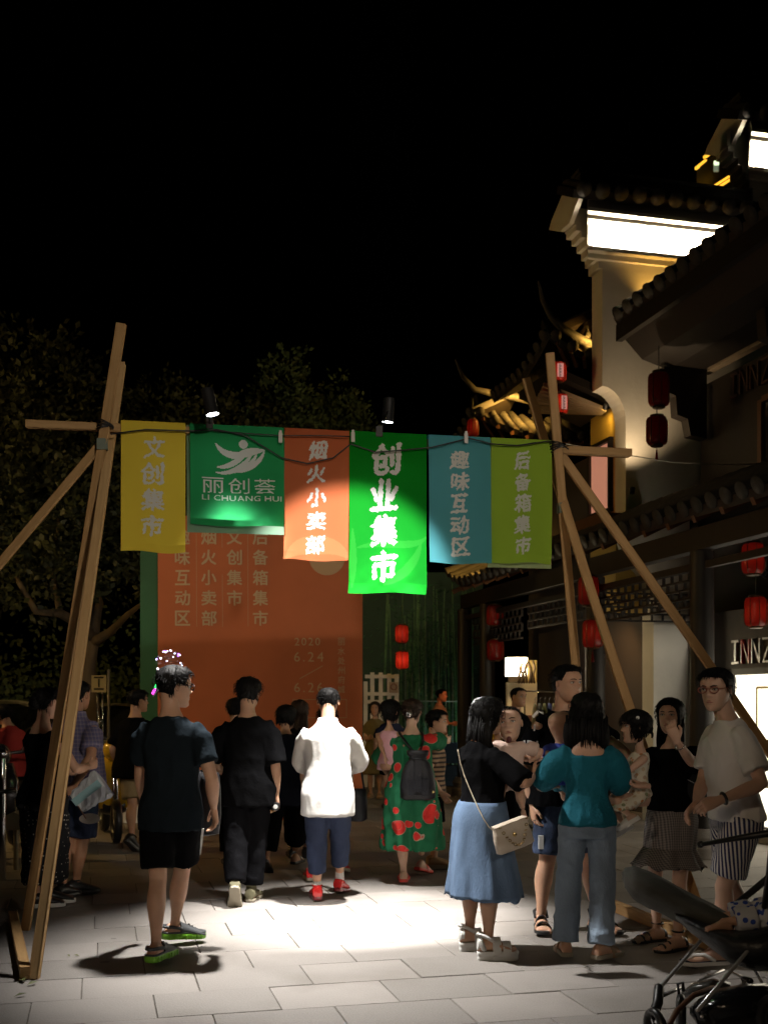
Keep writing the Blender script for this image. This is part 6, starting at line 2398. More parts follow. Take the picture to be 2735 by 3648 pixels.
        for i, s in ((0, -1), (1, 1)):
            if frac <= 0:
                continue
            S_, E_, W_ = sh[i], el[i], wr[i]
            c, ax_, ay_, az_ = spine(.95)
            pts, rad = [S_ - ax_ * (s * .045 * Hs) - az_ * .01 * Hs], [.035 * H * ka + ew * .6]
            N = 9
            for k in range(N + 1):
                u = frac * k / N
                p = S_.lerp(E_, u) if u <= 1 else E_.lerp(W_, u - 1)
                base_r = interp([(0, .0345), (.3, .031), (1, .0245), (1.3, .025), (2, .017)], u)[0] * H * ka
                fl = ew * .5 + sr * (.05 + .95 * k / N)
                if top.get('puff'):
                    fl = sr * (.25 + 1.0 * math.sin(PI * min(1, (k / N) * .93 + .04)) ** .7)
                pts.append(p)
                rad.append(base_r + fl)
            g.tube([LW(p) for p in pts], rad, 16, LD(hd_[i][1]), round_=False)
        if top.get('collar'):
            cs, ck = spine(1.06), spine(1.16)
            g.tube([LW(cs[0]), LW(ck[0] + ck[2] * .004)], [nr * 1.55, nr * 1.38], 16, round_=False)
        vxc = max(.009, vx * .95)
        co, no, fs = remesh(g, vxc, 3)
        hz = spine(hem)[0].z + base.z
        co = wrinkle(co, no, top.get('wr', .008), seed, top.get('zf', 5.5), top.get('hf', 10), top.get('fine', .3))
        if top.get('pleat'):
            cen2 = LW(spine(hem)[0])
            wz = LW(spine(top.get('pleat_from', .2))[0]).z
            for k in range(len(co)):
                if co[k][2] < wz:
                    a = math.atan2(co[k][1] - cen2.y, co[k][0] - cen2.x)
                    q = top['pleat'] * min(1, (wz - co[k][2]) / .5) * (math.sin(a * top.get('np', 11) + 2 * noise.noise(V((a * 2, co[k][2] * 2, seed)))))
                    co[k] = co[k] + no[k] * q
        sh_o = MB().add(co.tolist(), fs).build(top.get('name', 'shirt'), m, root, True)
        b.shirt = sh_o
        if False:
            rb_ = MB()
            cs = spine(nk + .03)
            rb_.torus(LW(cs[0] - cs[2] * .004), nr * 1.42, .009, LD(cs[3] - cs[2] * -.25), 26, 8)
            rb_.build('neckband', top['rib'], root, True)
    if shoes:
        for F, s in FF:
            F2 = (lambda x, y, z, F=F: F(-x, y, z)) if s < 0 else F
            build_shoe(shoes[0], F2, Lf, root, shoes[1])
    b.sh, b.el, b.wr, b.kn, b.an, b.hip = [[LW(p) for p in q] for q in (sh, el, wr, kn, an, hip)]
    b.head, b.Mw, b.hh = hoW, Mw, hh
    b.fw, b.rt = fw, rt_
    b.hdir = [LD(hd_[i][0]) for i in (0, 1)]
    b.hl = hl
    b.nrm = [LD(hd_[i][1]) for i in (0, 1)]
    return b


def glasses(b, m):
    T = lambda x, y, z: b.head + b.Mw @ (V((x, y, z)) * b.hh)
    g = MB()
    for s in (-1, 1):
        g.torus(T(s * .155, .425, .535), b.hh * .105, b.hh * .011, b.Mw @ V((s * .15, 1, 0)), 20, 5, 0, (1.1, .78), b.Mw @ V((1, 0, 0)))
        g.tube([T(s * .26, .40, .56), T(s * .345, .2, .565), T(s * .365, -.06, .56)], b.hh * .010, 5)
    g.tube([T(-.05, .43, .55), T(0, .455, .565), T(.05, .43, .55)], b.hh * .009, 5)
    o = g.build('glasses', m, b.root, True)
    l_ = MB()
    for s in (-1, 1):
        n = 16
        c = T(s * .155, .425, .535)
        l_.add([c] + [c + b.Mw @ (V((b.hh * .112 * math.cos(2 * PI * j / n), -s * .0 - b.hh * .112 * math.cos(2 * PI * j / n) * s * .15, b.hh * .08 * math.sin(2 * PI * j / n)))) for j in range(n)], [(0, 1 + j, 1 + (j + 1) % n) for j in range(n)])
    mm = bpy.data.materials.get('spectacle lens')
    if mm is None:
        mm = bpy.data.materials.new('spectacle lens')
        mm.use_nodes = True
        nt = mm.node_tree
        nt.nodes.remove(nt.nodes['Principled BSDF'])
        mx = nd(nt, 'ShaderNodeMixShader', .12)
        nt.links.new(nd(nt, 'ShaderNodeBsdfTransparent').outputs[0], mx.inputs[1])
        nt.links.new(nd(nt, 'ShaderNodeBsdfGlossy', (.9, .9, .9, 1), .05).outputs[0], mx.inputs[2])
        nt.links.new(mx.outputs[0], nt.nodes['Material Output'].inputs[0])
    l_.build('lens', mm, o)
    return o
# ------------------------------------------------------------------ clothes materials
from mathutils.bvhtree import BVHTree
F_CHAR = fabric('charcoal jersey', (.009, .013, .017))
F_BLK = fabric('black cotton', (.0035, .0035, .004))
F_BLK2 = fabric('black twill', (.005, .005, .006), bscale=60)
F_WHITE = fabric('white cotton', (.72, .70, .68), var=.05, fold=.45, bump=.12)
F_WTEE = fabric('off white jersey', (.82, .80, .79), var=.05, fold=.5, bump=.15)
F_NAVY = fabric('navy twill', (.018, .026, .055), bscale=60)
F_TEAL = fabric('teal blouse', (.008, .105, .15), bump=.6, bscale=55)
F_DENIM = mat('washed denim', (.10, .155, .25), .85, var=.30, vscale=5, bump=.4, bscale=120, spec=.2, stretch=(1, 1, .35), fold=.8)
F_JEAN = mat('grey blue jeans', (.21, .27, .35), .85, var=.28, vscale=4, bump=.4, bscale=120, spec=.2, stretch=(1, 1, .4), fold=.9)
F_DJEAN = mat('dark jeans', (.03, .045, .085), .85, var=.4, vscale=7, bump=.4, bscale=120, spec=.2, fold=.8)
F_PINK = fabric('pink cotton', (.72, .40, .48), var=.06)
F_BABYW = fabric('pale pink cotton', (.62, .46, .40), var=.08)
F_OLIVE = fabric('olive dress', (.20, .16, .07), var=.3)
F_BEIGE = fabric('beige jersey', (.34, .28, .21))
F_TAN = fabric('tan shorts cloth', (.26, .19, .10))
F_REDS = fabric('dull red cotton', (.30, .03, .025))
F_NVT = fabric('navy tee', (.02, .025, .06))
F_YEL = fabric('yellow tee', (.45, .33, .05))
R_RED = mat('red rubber', (.55, .035, .02), .45)
R_REDG = mat('red gloss sneaker', (.60, .02, .02), .22, coat=.4)
R_DRED = mat('dark red sole', (.16, .015, .02), .2, coat=.5)
R_GREY = mat('grey foam', (.045, .048, .052), .6)
R_GREEN = mat('green foam', (.16, .42, .02), .5)
R_WHITE = mat('white rubber', (.72, .72, .70), .5)
R_OLIVE = mat('olive canvas', (.11, .10, .055), .85)
R_CREAM = mat('cream rubber', (.28, .25, .19), .6)
R_TANL = mat('tan leather', (.30, .19, .10), .5)
L_BLK = mat('black leather', (.008, .008, .010), .45, bump=.3, bscale=90, spec=.25)
L_TAUPE = mat('taupe leather', (.50, .42, .34), .42, var=.06, bump=.2, bscale=90)
L_STRAP = mat('pale strap', (.55, .47, .34), .5)
M_GOLDB = mat('gold hardware', (.85, .62, .28), .2, metal=1.0)


def fn_melon(nt, vec):
    c = (.012, .115, .050)
    col = None
    for sc, t0, seed, w in ((5.2, .30, 0, .02), (11, .26, 3, .02)):
        mp = nd(nt, 'ShaderNodeMapping', vec)
        mp.inputs['Location'].default_value = (seed, seed * 1.7, seed * .6)
        v = nd(nt, 'ShaderNodeTexVoronoi', mp.outputs[0])
        v.inputs['Scale'].default_value = sc
        v.inputs['Randomness'].default_value = .85
        rn = nd(nt, 'ShaderNodeSeparateColor', v.outputs['Color'])
        thr = mth(nt, 'ADD', mth(nt, 'MULTIPLY', rn.outputs[0], .30), t0 - .13)
        inside = mth(nt, 'LESS_THAN', v.outputs['Distance'], thr)
        rim = mth(nt, 'LESS_THAN', v.outputs['Distance'], mth(nt, 'ADD', thr, .022))
        sel = mth(nt, 'GREATER_THAN', rn.outputs[1], .35 if sc < 8 else .55)
        base = col if col is not None else c
        ns = nd(nt, 'ShaderNodeTexNoise', vec)
        ns.inputs['Scale'].default_value = 45
        red = mixc(nt, ns.outputs[0], (.50, .012, .012), (.60, .05, .04))
        col = mixc(nt, mth(nt, 'MULTIPLY', rim, sel), base, (.34, .24, .18))
        col = mixc(nt, mth(nt, 'MULTIPLY', inside, sel), col, red)
    return col


def fn_dots(nt, vec):
    v = nd(nt, 'ShaderNodeTexVoronoi', vec)
    v.inputs['Scale'].default_value = 30
    v.inputs['Randomness'].default_value = .25
    return mixc(nt, mth(nt, 'LESS_THAN', v.outputs['Distance'], .20), (.010, .010, .012), (.45, .43, .38))


def fn_stripe(nt, vec):
    s = nd(nt, 'ShaderNodeSeparateXYZ', vec)
    a = mth(nt, 'ARCTAN2', s.outputs[1], s.outputs[0])
    w = mth(nt, 'SINE', mth(nt, 'ADD', mth(nt, 'MULTIPLY', a, 46), mth(nt, 'MULTIPLY', s.outputs[2], 22)))
    return mixc(nt, mth(nt, 'GREATER_THAN', w, -.05), (.68, .66, .65), (.035, .042, .11))


def fn_hstripe(nt, vec):
    s = nd(nt, 'ShaderNodeSeparateXYZ', vec)
    w = mth(nt, 'SINE', mth(nt, 'MULTIPLY', s.outputs[2], 150))
    return mixc(nt, mth(nt, 'GREATER_THAN', w, .2), (.30, .20, .13), (.05, .035, .03))


def fn_gingham(nt, vec):
    s = nd(nt, 'ShaderNodeSeparateXYZ', vec)
    u = mth(nt, 'ADD', mth(nt, 'MULTIPLY', s.outputs[0], .9), mth(nt, 'MULTIPLY', s.outputs[1], .45))
    a = mth(nt, 'GREATER_THAN', mth(nt, 'SINE', mth(nt, 'MULTIPLY', u, 620)), 0)
    b = mth(nt, 'GREATER_THAN', mth(nt, 'SINE', mth(nt, 'MULTIPLY', s.outputs[2], 620)), 0)
    return mixc(nt, mth(nt, 'MULTIPLY', mth(nt, 'ADD', a, b), .5), (.30, .27, .255), (.07, .065, .065))


def fn_plaid(nt, vec):
    s = nd(nt, 'ShaderNodeSeparateXYZ', vec)
    u = mth(nt, 'ADD', s.outputs[0], mth(nt, 'MULTIPLY', s.outputs[1], .5))
    a = mth(nt, 'GREATER_THAN', mth(nt, 'SINE', mth(nt, 'MULTIPLY', u, 210)), .55)
    b = mth(nt, 'GREATER_THAN', mth(nt, 'SINE', mth(nt, 'MULTIPLY', s.outputs[2], 210)), .55)
    return mixc(nt, mth(nt, 'MULTIPLY', mth(nt, 'ADD', a, b), .5), (.11, .10, .19), (.22, .19, .24))


def fn_floral(nt, vec):
    v = nd(nt, 'ShaderNodeTexVoronoi', vec)
    v.inputs['Scale'].default_value = 34
    rn = nd(nt, 'ShaderNodeSeparateColor', v.outputs['Color'])
    r_ = nd(nt, 'ShaderNodeValToRGB', rn.outputs[0])
    e = r_.color_ramp.elements
    e[0].color, e[1].color = (.55, .22, .06, 1), (.24, .30, .16, 1)
    x = e.new(.4)
    x.color = (.62, .50, .34, 1)
    x = e.new(.7)
    x.color = (.55, .40, .30, 1)
    return mixc(nt, mth(nt, 'LESS_THAN', v.outputs['Distance'], .42), (.74, .69, .58), r_.outputs[0])


def fn_childprint(nt, vec):
    v = nd(nt, 'ShaderNodeTexVoronoi', vec)
    v.inputs['Scale'].default_value = 26
    return mixc(nt, mth(nt, 'LESS_THAN', v.outputs['Distance'], .33), (.62, .64, .70), (.05, .10, .45))


P_MELON = pattern_mat('watermelon print', fn_melon)
P_DOTS = pattern_mat('polka dot cloth', fn_dots)
P_STRIPE = pattern_mat('striped cloth', fn_stripe)
P_HSTR = pattern_mat('hooped tee', fn_hstripe)
P_GING = pattern_mat('fine gingham', fn_gingham)
P_PLAID = pattern_mat('plaid shirt', fn_plaid)
P_FLOR = pattern_mat('floral print', fn_floral)
P_CHILD = pattern_mat('blue and white print', fn_childprint)


def gp(px, d):
    return ((px - CX) / F_PX * d, d)


def decal(o, name, polys, c, X, Y, D, m, parent, lift=.003):
    """flat print laid on a garment: polys = [(verts2d, faces)] about c in the X, Y plane, dropped along D"""
    off = wloc(o)
    bv = BVHTree.FromPolygons([tuple(v.co + off) for v in o.data.vertices], [tuple(p.vertices) for p in o.data.polygons])
    D = V(D).normalized()
    mb_ = MB()
    for vs, fs in polys:
        out = []
        for x, y in vs:
            p = V(c) + X * x + Y * y
            h = bv.ray_cast(p - D * .4, D)
            out.append(h[0] - D * lift if h[0] is not None else p)
        mb_.add(out, fs)
    return mb_.build(name, m, parent)


def sock(b, i, m, h=.07):
    a, k = b.an[i], b.kn[i]
    d = (k - a).normalized()
    MB().tube([a - d * .035, a + d * h], [.036, .035], 14, round_=False).build('sock', m, b.root, True)


# ---- the man in the charcoal tee, walking in from the front
p1 = person('man in charcoal tee, black shorts and green soled clogs walking away', gp(612, 6.72), 6, 1.735, 'm', 1.0, hy=52, hp=-4, seed=1,
            feet={0: dict(at=G(556, 3442), yaw=10), 1: dict(at=G(620, 3368), yaw=52, pitch=4)},
            hands={1: dict(at=AT(762, 2880, 6.80), pole=(.5, -1, -.1), dir=(.08, .28, -1), palm=(-.8, -.5, 0), curl=.42), 0: dict(at=AT(522, 2880, 6.98), pole=(-.6, -1, 0))},
            hair=dict(style='short', thick=1.1), top=dict(mat=F_CHAR, sleeve=.66, sr=.020, ease=.016, boxy=.0, hem=-.24, rib=F_CHAR, wr=.010), bottom=dict(kind='shorts', mat=F_BLK, hem=.86, r=(.060, .055), ease=.014),
            shoes=('clog', (R_GREY, R_GREEN)))
glasses(p1, M_BLACK)
for k in range(2):
    s_ = MB()
    q0 = p1.hip[1].lerp(p1.kn[1], .32) + p1.rt * (.108 + .002 * k) + p1.fw * (.012 + .02 * k)
    q1 = p1.hip[1].lerp(p1.kn[1], .78) + p1.rt * .098 + p1.fw * (.02 + .02 * k)
    s_.beam(q0, q1, .006, .004)
    s_.build('side_stripe', R_WHITE, p1.root)
bg = thing('shoulder_pouch', 'black folded pouch tucked under the arm of the man in charcoal tee', 'bag', AT(735, 2960, 6.95))
mb_ = MB()
c = AT(732, 2855, 6.98)
mb_.loft([[c + V((w * math.cos(a), t * math.sin(a), z)) for a in (2 * PI * j / 20 for j in range(20))] for w, t, z in ((.01, .01, -.215), (.085, .03, -.20), (.10, .05, -.08), (.095, .05, .08), (.085, .03, .18), (.01, .01, .20))])
mb_.build('pouch', L_BLK, bg, True)
MB().tube([c + V((-.02, -.04, .19)), c + V((.03, -.05, .205)), c + V((.07, -.03, .18))], .008, 6).build('zip_edge', M_STEEL, bg, True)

# ---- the man in the oversized black tee
p2 = person('man in oversized black tee and wide black trousers walking away', gp(884, 8.6), -2, 1.70, 'm', 1.02, hy=14, hp=-3, seed=2,
            feet={1: dict(at=G(896, 3208), yaw=8), 0: dict(at=G(836, 3240), yaw=-4, pitch=58)},
            hands={1: dict(at=AT(984, 2838, 8.62), pole=(.4, -1, -.1), dir=(.05, .1, -1), palm=(-.75, -.55, 0), curl=.62), 0: dict(at=(-.20, .26, .95), pole=(-1, -.6, -.2))},
            hair=dict(style='short', thick=1.25), top=dict(mat=F_BLK, sleeve=.94, sr=.040, ease=.020, boxy=.012, hem=-.28, rib=F_BLK, wr=.014), bottom=dict(kind='trousers', mat=F_BLK2, hem=1.88, r=(.057, .045), ease=.012, wr=.012),
            shoes=('boot', (R_OLIVE, R_CREAM)))
to = thing('flashlight', 'black flashlight with a pale round end held by the man in black', 'flashlight', AT(985, 2905, 8.5))
c = AT(984, 2868, 8.58)
MB().lathe(c + V((0, .10, .0)), [(.001, 0), (.022, 0), (.024, .06), (.029, .10), (.031, .15), (.026, .151)], 18, (0, -1, -.05)).build('tube', M_BLACKM, to, 'auto')
MB().lathe(c + V((0, -.048, -.008)), [(.001, 0), (.0175, 0), (.0175, .004), (.001, .005)], 18, (0, -1, -.05)).build('end_cap', R_WHITE, to)

# ---- the man in the white jacket
p3 = person('man in white stand collar jacket, cropped trousers and red sneakers', gp(1168, 8.5), 0, 1.635, 'm', 1.08, hy=-2, hp=-14, seed=3,
            feet={0: dict(at=G(1130, 3208), yaw=-6), 1: dict(at=G(1208, 3190), yaw=10, pitch=10)},
            hands={0: dict(at=(-.09, .34, 1.0), pole=(-1, -.7, -.35)), 1: dict(at=(.11, .34, 1.02), pole=(1, -.7, -.35))},
            hair=dict(style='crop'), top=dict(mat=F_WHITE, sleeve=1.7, sr=.030, ease=.020, boxy=.004, hem=-.36, collar=True, wr=.007, hf=12, zf=4, fine=.1, name='jacket'), bottom=dict(kind='trousers', mat=F_NAVY, hem=1.66, r=(.056, .038), ease=.010, wr=.010),
            shoes=('sneaker', (R_REDG, R_DRED)))
for i in (0, 1):
    sock(p3, i, F_WHITE)

# ---- people in front of them
pa = person('woman with black bun in dark clothes ahead of the man in black', gp(838, 10.4), 0, 1.555, 'f', seed=4, hair=dict(style='bun'), top=dict(mat=F_BLK, sleeve=.6), bottom=dict(kind='trousers', mat=F_BLK2, hem=1.85, r=(.056, .042)), shoes=('sneaker', (M_BLACKM, M_BLACKM)), detail=False)
pb = person('woman with short black bob and dark dotted blouse', gp(1018, 10.0), 6, 1.49, 'f', 1.08, hy=25, seed=5, feet={0: dict(at=G(944, 3118), yaw=0, pitch=38), 1: dict(at=G(1052, 3085), yaw=10)},
            hair=dict(style='fringe', long_len=.03, long_w=.95), top=dict(mat=fabric('dark dotted blouse', (.012, .014, .022)), sleeve=1.2, sr=.03, ease=.025, boxy=.03, hem=-.35), bottom=dict(kind='trousers', mat=F_BLK, hem=1.78, r=(.06, .05), ease=.02), shoes=('slipper', (M_BLACKM, M_BLACKM)), detail=False)
pc = person('woman with long brown black hair beside the bobbed woman', gp(1066, 10.9), 0, 1.53, 'f', seed=6, hair=dict(style='long', long_len=.30), hairmat=M_HAIR_B, top=dict(mat=F_BLK2, sleeve=.7, hem=-.3), bottom=dict(kind='trousers', mat=F_BLK, hem=1.8, r=(.056, .044)), shoes=('sneaker', (M_BLACKM, M_BLACKM)), detail=False)
pd_ = person('bare legged person in red and cream shoes hidden by the white jacket', gp(1165, 9.6), 0, 1.48, 'f', seed=7, skin=SKIN_PALE, feet={0: dict(at=G(1104, 3140), yaw=-8), 1: dict(at=G(1214, 3116), yaw=12, pitch=12)},
             hair=dict(style='short'), top=dict(mat=F_BLK, sleeve=.6, hem=-.2), bottom=dict(kind='shorts', mat=F_BLK2, hem=.55, r=(.056, .052)), shoes=('sneaker', (R_REDG, R_CREAM)), detail=False)
tt = thing('tote_bag', 'black tote bag hanging beside the white jacket', 'bag', AT(1272, 2925, 9.4))
mb_ = MB()
c = AT(1272, 2925, 9.4)
mb_.loft([[c + V((w * math.cos(a), .05 * math.sin(a), z)) for a in (2 * PI * j / 16 for j in range(16))] for w, z in ((.06, .0), (.085, .02), (.085, .18), (.075, .27))])
mb_.build('sack', L_BLK, tt, True)
MB().tube([c + V((-.06, 0, .26)), c + V((-.04, .0, .42)), c + V((.03, 0, .44)), c + V((.06, 0, .26))], .008, 6).build('handle', L_BLK, tt, True)

# ---- the woman in the watermelon dress and the girl she carries
p8 = person('woman in green dress printed with red watermelon discs', gp(1466, 9.3), 8, 1.545, 'f', 1.14, hy=4, seed=8, hp=2, skin=SKIN_PALE,
            feet={0: dict(at=G(1437, 3148), yaw=-6), 1: dict(at=G(1496, 3122), yaw=22, pitch=14)},
            hands={1: dict(at=AT(1598, 2640, 9.85), pole=(1, -.5, -.2), dir=(.5, 1, .1)), 0: dict(at=AT(1420, 2690, 9.62), pole=(-1, -.4, -.5), dir=(.8, .6, .1))},
            hair=dict(style='bun', thick=1.15), hairmat=M_HAIR_B, top=dict(mat=P_MELON, sleeve=1.02, sr=.035, ease=.018, boxy=.02, hem=-.12, dress_z=.30, dress_flare=.22, pleat=.012, np=10, name='dress', neck=1.0, wr=.013), shoes=('slipper', (R_RED, R_RED)))
T8 = lambda x, y, z: p8.head + p8.Mw @ (V((x, y, z)) * p8.hh)
mb_ = MB()
for k in range(5):
    mb_.ball(T8(-.02 + .07 * math.cos(k * 1.25), -.63 + .0 * k, .45 + .07 * math.sin(k * 1.25)), .012, .006, .012, 8, 5)
mb_.build('hair_clip', M_STEEL, p8.root, True)
bp_ = thing('backpack', 'black leather drawstring backpack on the watermelon dress', 'backpack', AT(1490, 2850, 9.08))
c = AT(1488, 2850, 9.06)
mb_ = MB()
mb_.loft([[c + V((w * math.copysign(abs(math.cos(a)) ** .7, math.cos(a)) + sx, t * math.copysign(abs(math.sin(a)) ** .7, math.sin(a)), z)) for a in (2 * PI * j / 28 for j in range(28))] for w, t, z, sx in ((.10, .03, 0, 0), (.142, .062, .018, 0), (.145, .068, .12, 0), (.128, .066, .22, .0), (.095, .06, .30, .0), (.062, .045, .335, 0), (.085, .055, .365, 0), (.09, .06, .40, .0))])
mb_.build('sack', L_BLK, bp_, True)
MB().bbox(c + V((-.085, -.085, .045)), c + V((.085, -.066, .17))).build('pocket', L_BLK, bp_)
MB().box(c + V((.0, -.080, .20)), .028, .016, .13).build('flap_strap', L_BLK, bp_)
MB().torus(c + V((0, 0, .335)), .066, .008, (0, 0, 1)).build('drawstring', L_BLK, bp_, True)
for s in (-1, 1):
    sc_ = p8.LW(p8.spine(1.0)[0] + V((s * .095, -.075, .018)))
    MB().tube([c + V((s * .02, .055, .37)), (c + V((s * .05, .06, .40))).lerp(sc_, .5) + V((0, -.03, 0)), sc_, sc_ + p8.fw * .12 + V((0, 0, -.05))], .011, 6).build('shoulder_strap', L_BLK, bp_, True)
MB().ball(c + V((.12, -.06, .07)), .012).build('buckle', M_GOLDB, bp_, True)
KID = dict(hh=.205, zs=.735, zh=.43, sw=.118, arm=.92, thigh=.20, shank=.195, girth=1.15, neck=.8, hfwd=.6)
p9 = person('small girl in pink sleeveless dress carried on the arm of the watermelon dress woman', gp(1388, 9.34), 30, .93, 'f', 1.0, hy=8, seed=9, child=KID, z0=.605,
            feet={0: dict(at=(-.09, .24, .10), pitch=25), 1: dict(at=(.09, .26, .12), pitch=25)}, hands={0: dict(at=AT(1378, 2715, 9.14), pole=(-1, -.6, 0), dir=(.1, 0, -1)), 1: dict(at=(.14, .22, .62))},
            hair=dict(style='fringe', thick=1.2), skin=SKIN, top=dict(mat=F_PINK, sleeve=0, ease=.012, hem=.1, dress_z=.955, dress_flare=.75, pleat=.012, np=12, name='dress', neck=1.0), shoes=('slipper', (R_WHITE, R_WHITE)), detail=False)
pe_ = person('person in navy tee and black shorts walking ahead of the carried girl', gp(1392, 15.8), 0, 1.47, 'm', 1.05, seed=10, hair=dict(style='short'), top=dict(mat=F_NVT, sleeve=.65, ease=.02, hem=-.2), bottom=dict(kind='shorts', mat=F_BLK, hem=.8, r=(.06, .056)), shoes=('sneaker', (M_BLACKM, M_BLACKM)), detail=False)
p11 = person('boy in hooped tan tee beside the watermelon dress woman', gp(1545, 10.3), 85, 1.44, 'm', .95, hy=20, seed=11, child=dict(hh=.145, zs=.80, zh=.50), hair=dict(style='short'), top=dict(mat=P_HSTR, sleeve=.6, ease=.018, hem=-.15), bottom=dict(kind='shorts', mat=F_BLK2, hem=.9, r=(.06, .054)), shoes=('sneaker', (R_TANL, R_CREAM)))
p12 = person('man in beige tee with folded arms before the bamboo', gp(1566, 21.0), 118, 1.73, 'm', .98, hy=-8, seed=12, hair=dict(style='crop'), feet={0: dict(at=V((*gp(1562, 21.2), 0))), 1: dict(at=V((*gp(1592, 20.9), 0)))},
             hands={0: dict(at=(.12, .20, 1.13), pole=(-1, -.2, -.6), dir=(1, .1, .1)), 1: dict(at=(-.10, .22, 1.09), pole=(1, -.2, -.6), dir=(-1, .1, .1))},
             top=dict(mat=F_BEIGE, sleeve=.62, ease=.018, hem=-.15), bottom=dict(kind='trousers', mat=fabric('khaki trousers', (.36, .25, .14)), hem=1.5, r=(.058, .046)), shoes=('sneaker', (R_TANL, R_CREAM)))
for i in (0, 1):
    sock(p12, i, F_WHITE, .06)
p13 = person('far woman in olive dress facing the camera by the gate', gp(1336, 17.4), 185, 1.50, 'f', 1.0, seed=13, hair=dict(style='long', long_len=.02), hairmat=M_HAIR_B, hands={0: dict(at=(-.08, .22, .92)), 1: dict(at=(.08, .22, .95))}, top=dict(mat=F_OLIVE, sleeve=.6, hem=0, dress_z=.38, dress_flare=.25, name='dress'), shoes=('slipper', (R_TANL, R_TANL)))

# ---- the woman in the denim skirt with the baby
p14 = person('woman in black tee and denim skirt with long black hair and glasses', gp(1716, 6.86), 60, 1.55, 'f', 1.18, hy=12, hp=-4, seed=14, skin=SKIN,
             feet={0: dict(at=G(1672, 3386), yaw=18), 1: dict(at=G(1738, 3420), yaw=24)},
             hands={1: dict(at=AT(1900, 2760, 6.80), pole=(1, -.5, -.5), dir=(.0, .8, .5)), 0: dict(at=AT(1880, 2700, 7.25), pole=(-1, -.3, -.6), dir=(.6, .6, .1))},
             hair=dict(style='long', long_len=.19, thick=1.1, long_w=1.25), top=dict(mat=F_BLK, sleeve=.98, sr=.036, ease=.013, boxy=.0, hem=.10, wr=.012, rib=F_BLK),
             bottom=dict(kind='skirt', mat=F_DENIM, hem_z=.355, waist=.28, ease=.026, flare=.085, pleat=.016, np=7, ragged=.03), shoes=('platform', (R_WHITE, R_WHITE)))
glasses(p14, mat('red brown frame', (.16, .04, .03), .3))
BABY = dict(hh=.30, zs=.69, zh=.40, sw=.125, arm=.85, thigh=.18, shank=.17, girth=1.35, neck=.85, foot=.14, hfwd=.3)
p15 = person('baby with open mouth in pale pink tee looking over the denim woman', gp(1818, 7.0), 188, .74, 'm', 1.0, hy=4, hp=6, hroll=6, seed=15, child=BABY, z0=.765, mouth=.75,
             feet={0: dict(at=(-.08, .20, .06), pitch=20), 1: dict(at=(.08, .20, .06), pitch=20)}, hands={0: dict(at=AT(1888, 2712, 6.98), pole=(-1, 0, -1), dir=(-.6, .3, .6)), 1: dict(at=(.13, .16, .42))},
             hair=dict(style='baby'), top=dict(mat=F_BABYW, sleeve=.75, sr=.016, ease=.016, hem=-.2, neck=1.02), bottom=dict(kind='shorts', mat=F_BABYW, hem=.6, r=(.075, .07)), skin=SKIN_PALE)
cb_ = thing('crossbody_bag', 'taupe crossbody bag with gold chain on the denim skirt', 'bag', AT(1815, 3020, 6.44))
c = AT(1822, 2972, 6.46)
bx_, by_ = V((.93, .25, -.0)), V((-.25, .93, 0))
tlt = Matrix.Rotation(R(20), 3, by_)
bx2, bz2 = tlt @ bx_, tlt @ V((0, 0, 1))
bx2, bz2 = (bx_ * .95 + V((0, 0, .30))).normalized(), (V((0, 0, .95)) - bx_ * .30).normalized()
mb_ = MB()
mb_.loft([[c + bx2 * (w * math.copysign(abs(math.cos(a)) ** .55, math.cos(a))) + by_ * (t * math.copysign(abs(math.sin(a)) ** .6, math.sin(a))) + bz2 * z for a in (2 * PI * j / 32 for j in range(32))] for w, t, z in ((.10, .025, -.088), (.118, .038, -.078), (.113, .040, 0), (.102, .032, .06), (.098, .022, .072))])
mb_.build('pouch', L_TAUPE, cb_, True)
fl = MB()
fl.loft([[c + bx2 * (w * x) + by_ * (-t) + bz2 * z for x in (-1, -.5, 0, .5, 1)] + [c + bx2 * (w * x) + by_ * (-t + .006) + bz2 * z for x in (1, .5, 0, -.5, -1)] for w, t, z in ((.10, -.02, .078), (.103, .036, .074), (.10, .046, .03), (.07, .047, .0), (.03, .048, -.012))])
fl.build('flap', L_TAUPE, cb_, 'auto')
MB().ball(c - by_ * .052 + bz2 * .005, .013, .008, .013).build('clasp', M_GOLDB, cb_, True)
ch = MB()
for k in range(15):
    t = k / 14
    p = c + bx2 * (.095 - .17 * t) - by_ * .055 + bz2 * (.07 - .52 * t * (1 - t))
    ch.torus(p, .008, .0022, by_ if k % 2 else bz2, 8, 4)
ch.build('chain', M_GOLDB, cb_, True)['kind'] = 'stuff'

def over(objs, pts, lift=.006):
    """lay a strap on the clothes: push each point out to the garment seen from the walkway"""
    vs, fs = [], []
    for o_ in objs:
        off, n0 = wloc(o_), len(vs)
        vs += [tuple(v.co + off) for v in o_.data.vertices]
        fs += [tuple(i + n0 for i in p.vertices) for p in o_.data.polygons]
    bv = BVHTree.FromPolygons(vs, fs)
    out = []
    for p in pts:
        D = (V(p) - V((0, 0, CAMH))).normalized()
        h = bv.ray_cast(V(p) - D * .8, D)
        out.append(h[0] - D * lift if h[0] is not None and (h[0] - V(p)).length < .5 else V(p))
    return out


g14 = [o_ for o_ in p14.root.children if o_.name.split('.')[0] in ('shirt', 'skirt')]
line = [(1630, 2672), (1640, 2720), (1652, 2760), (1668, 2800), (1685, 2840), (1703, 2880), (1722, 2918), (1742, 2948), (1768, 2966)]
MB().tube(over(g14, [AT(x, y, 6.8) for x, y in line]) + [c - bx2 * .10 + bz2 * .07 - by_ * .01], [(.003, .009)] * 10, 8, hint=(0, -1, .2)).build('strap', L_STRAP, cb_, True)

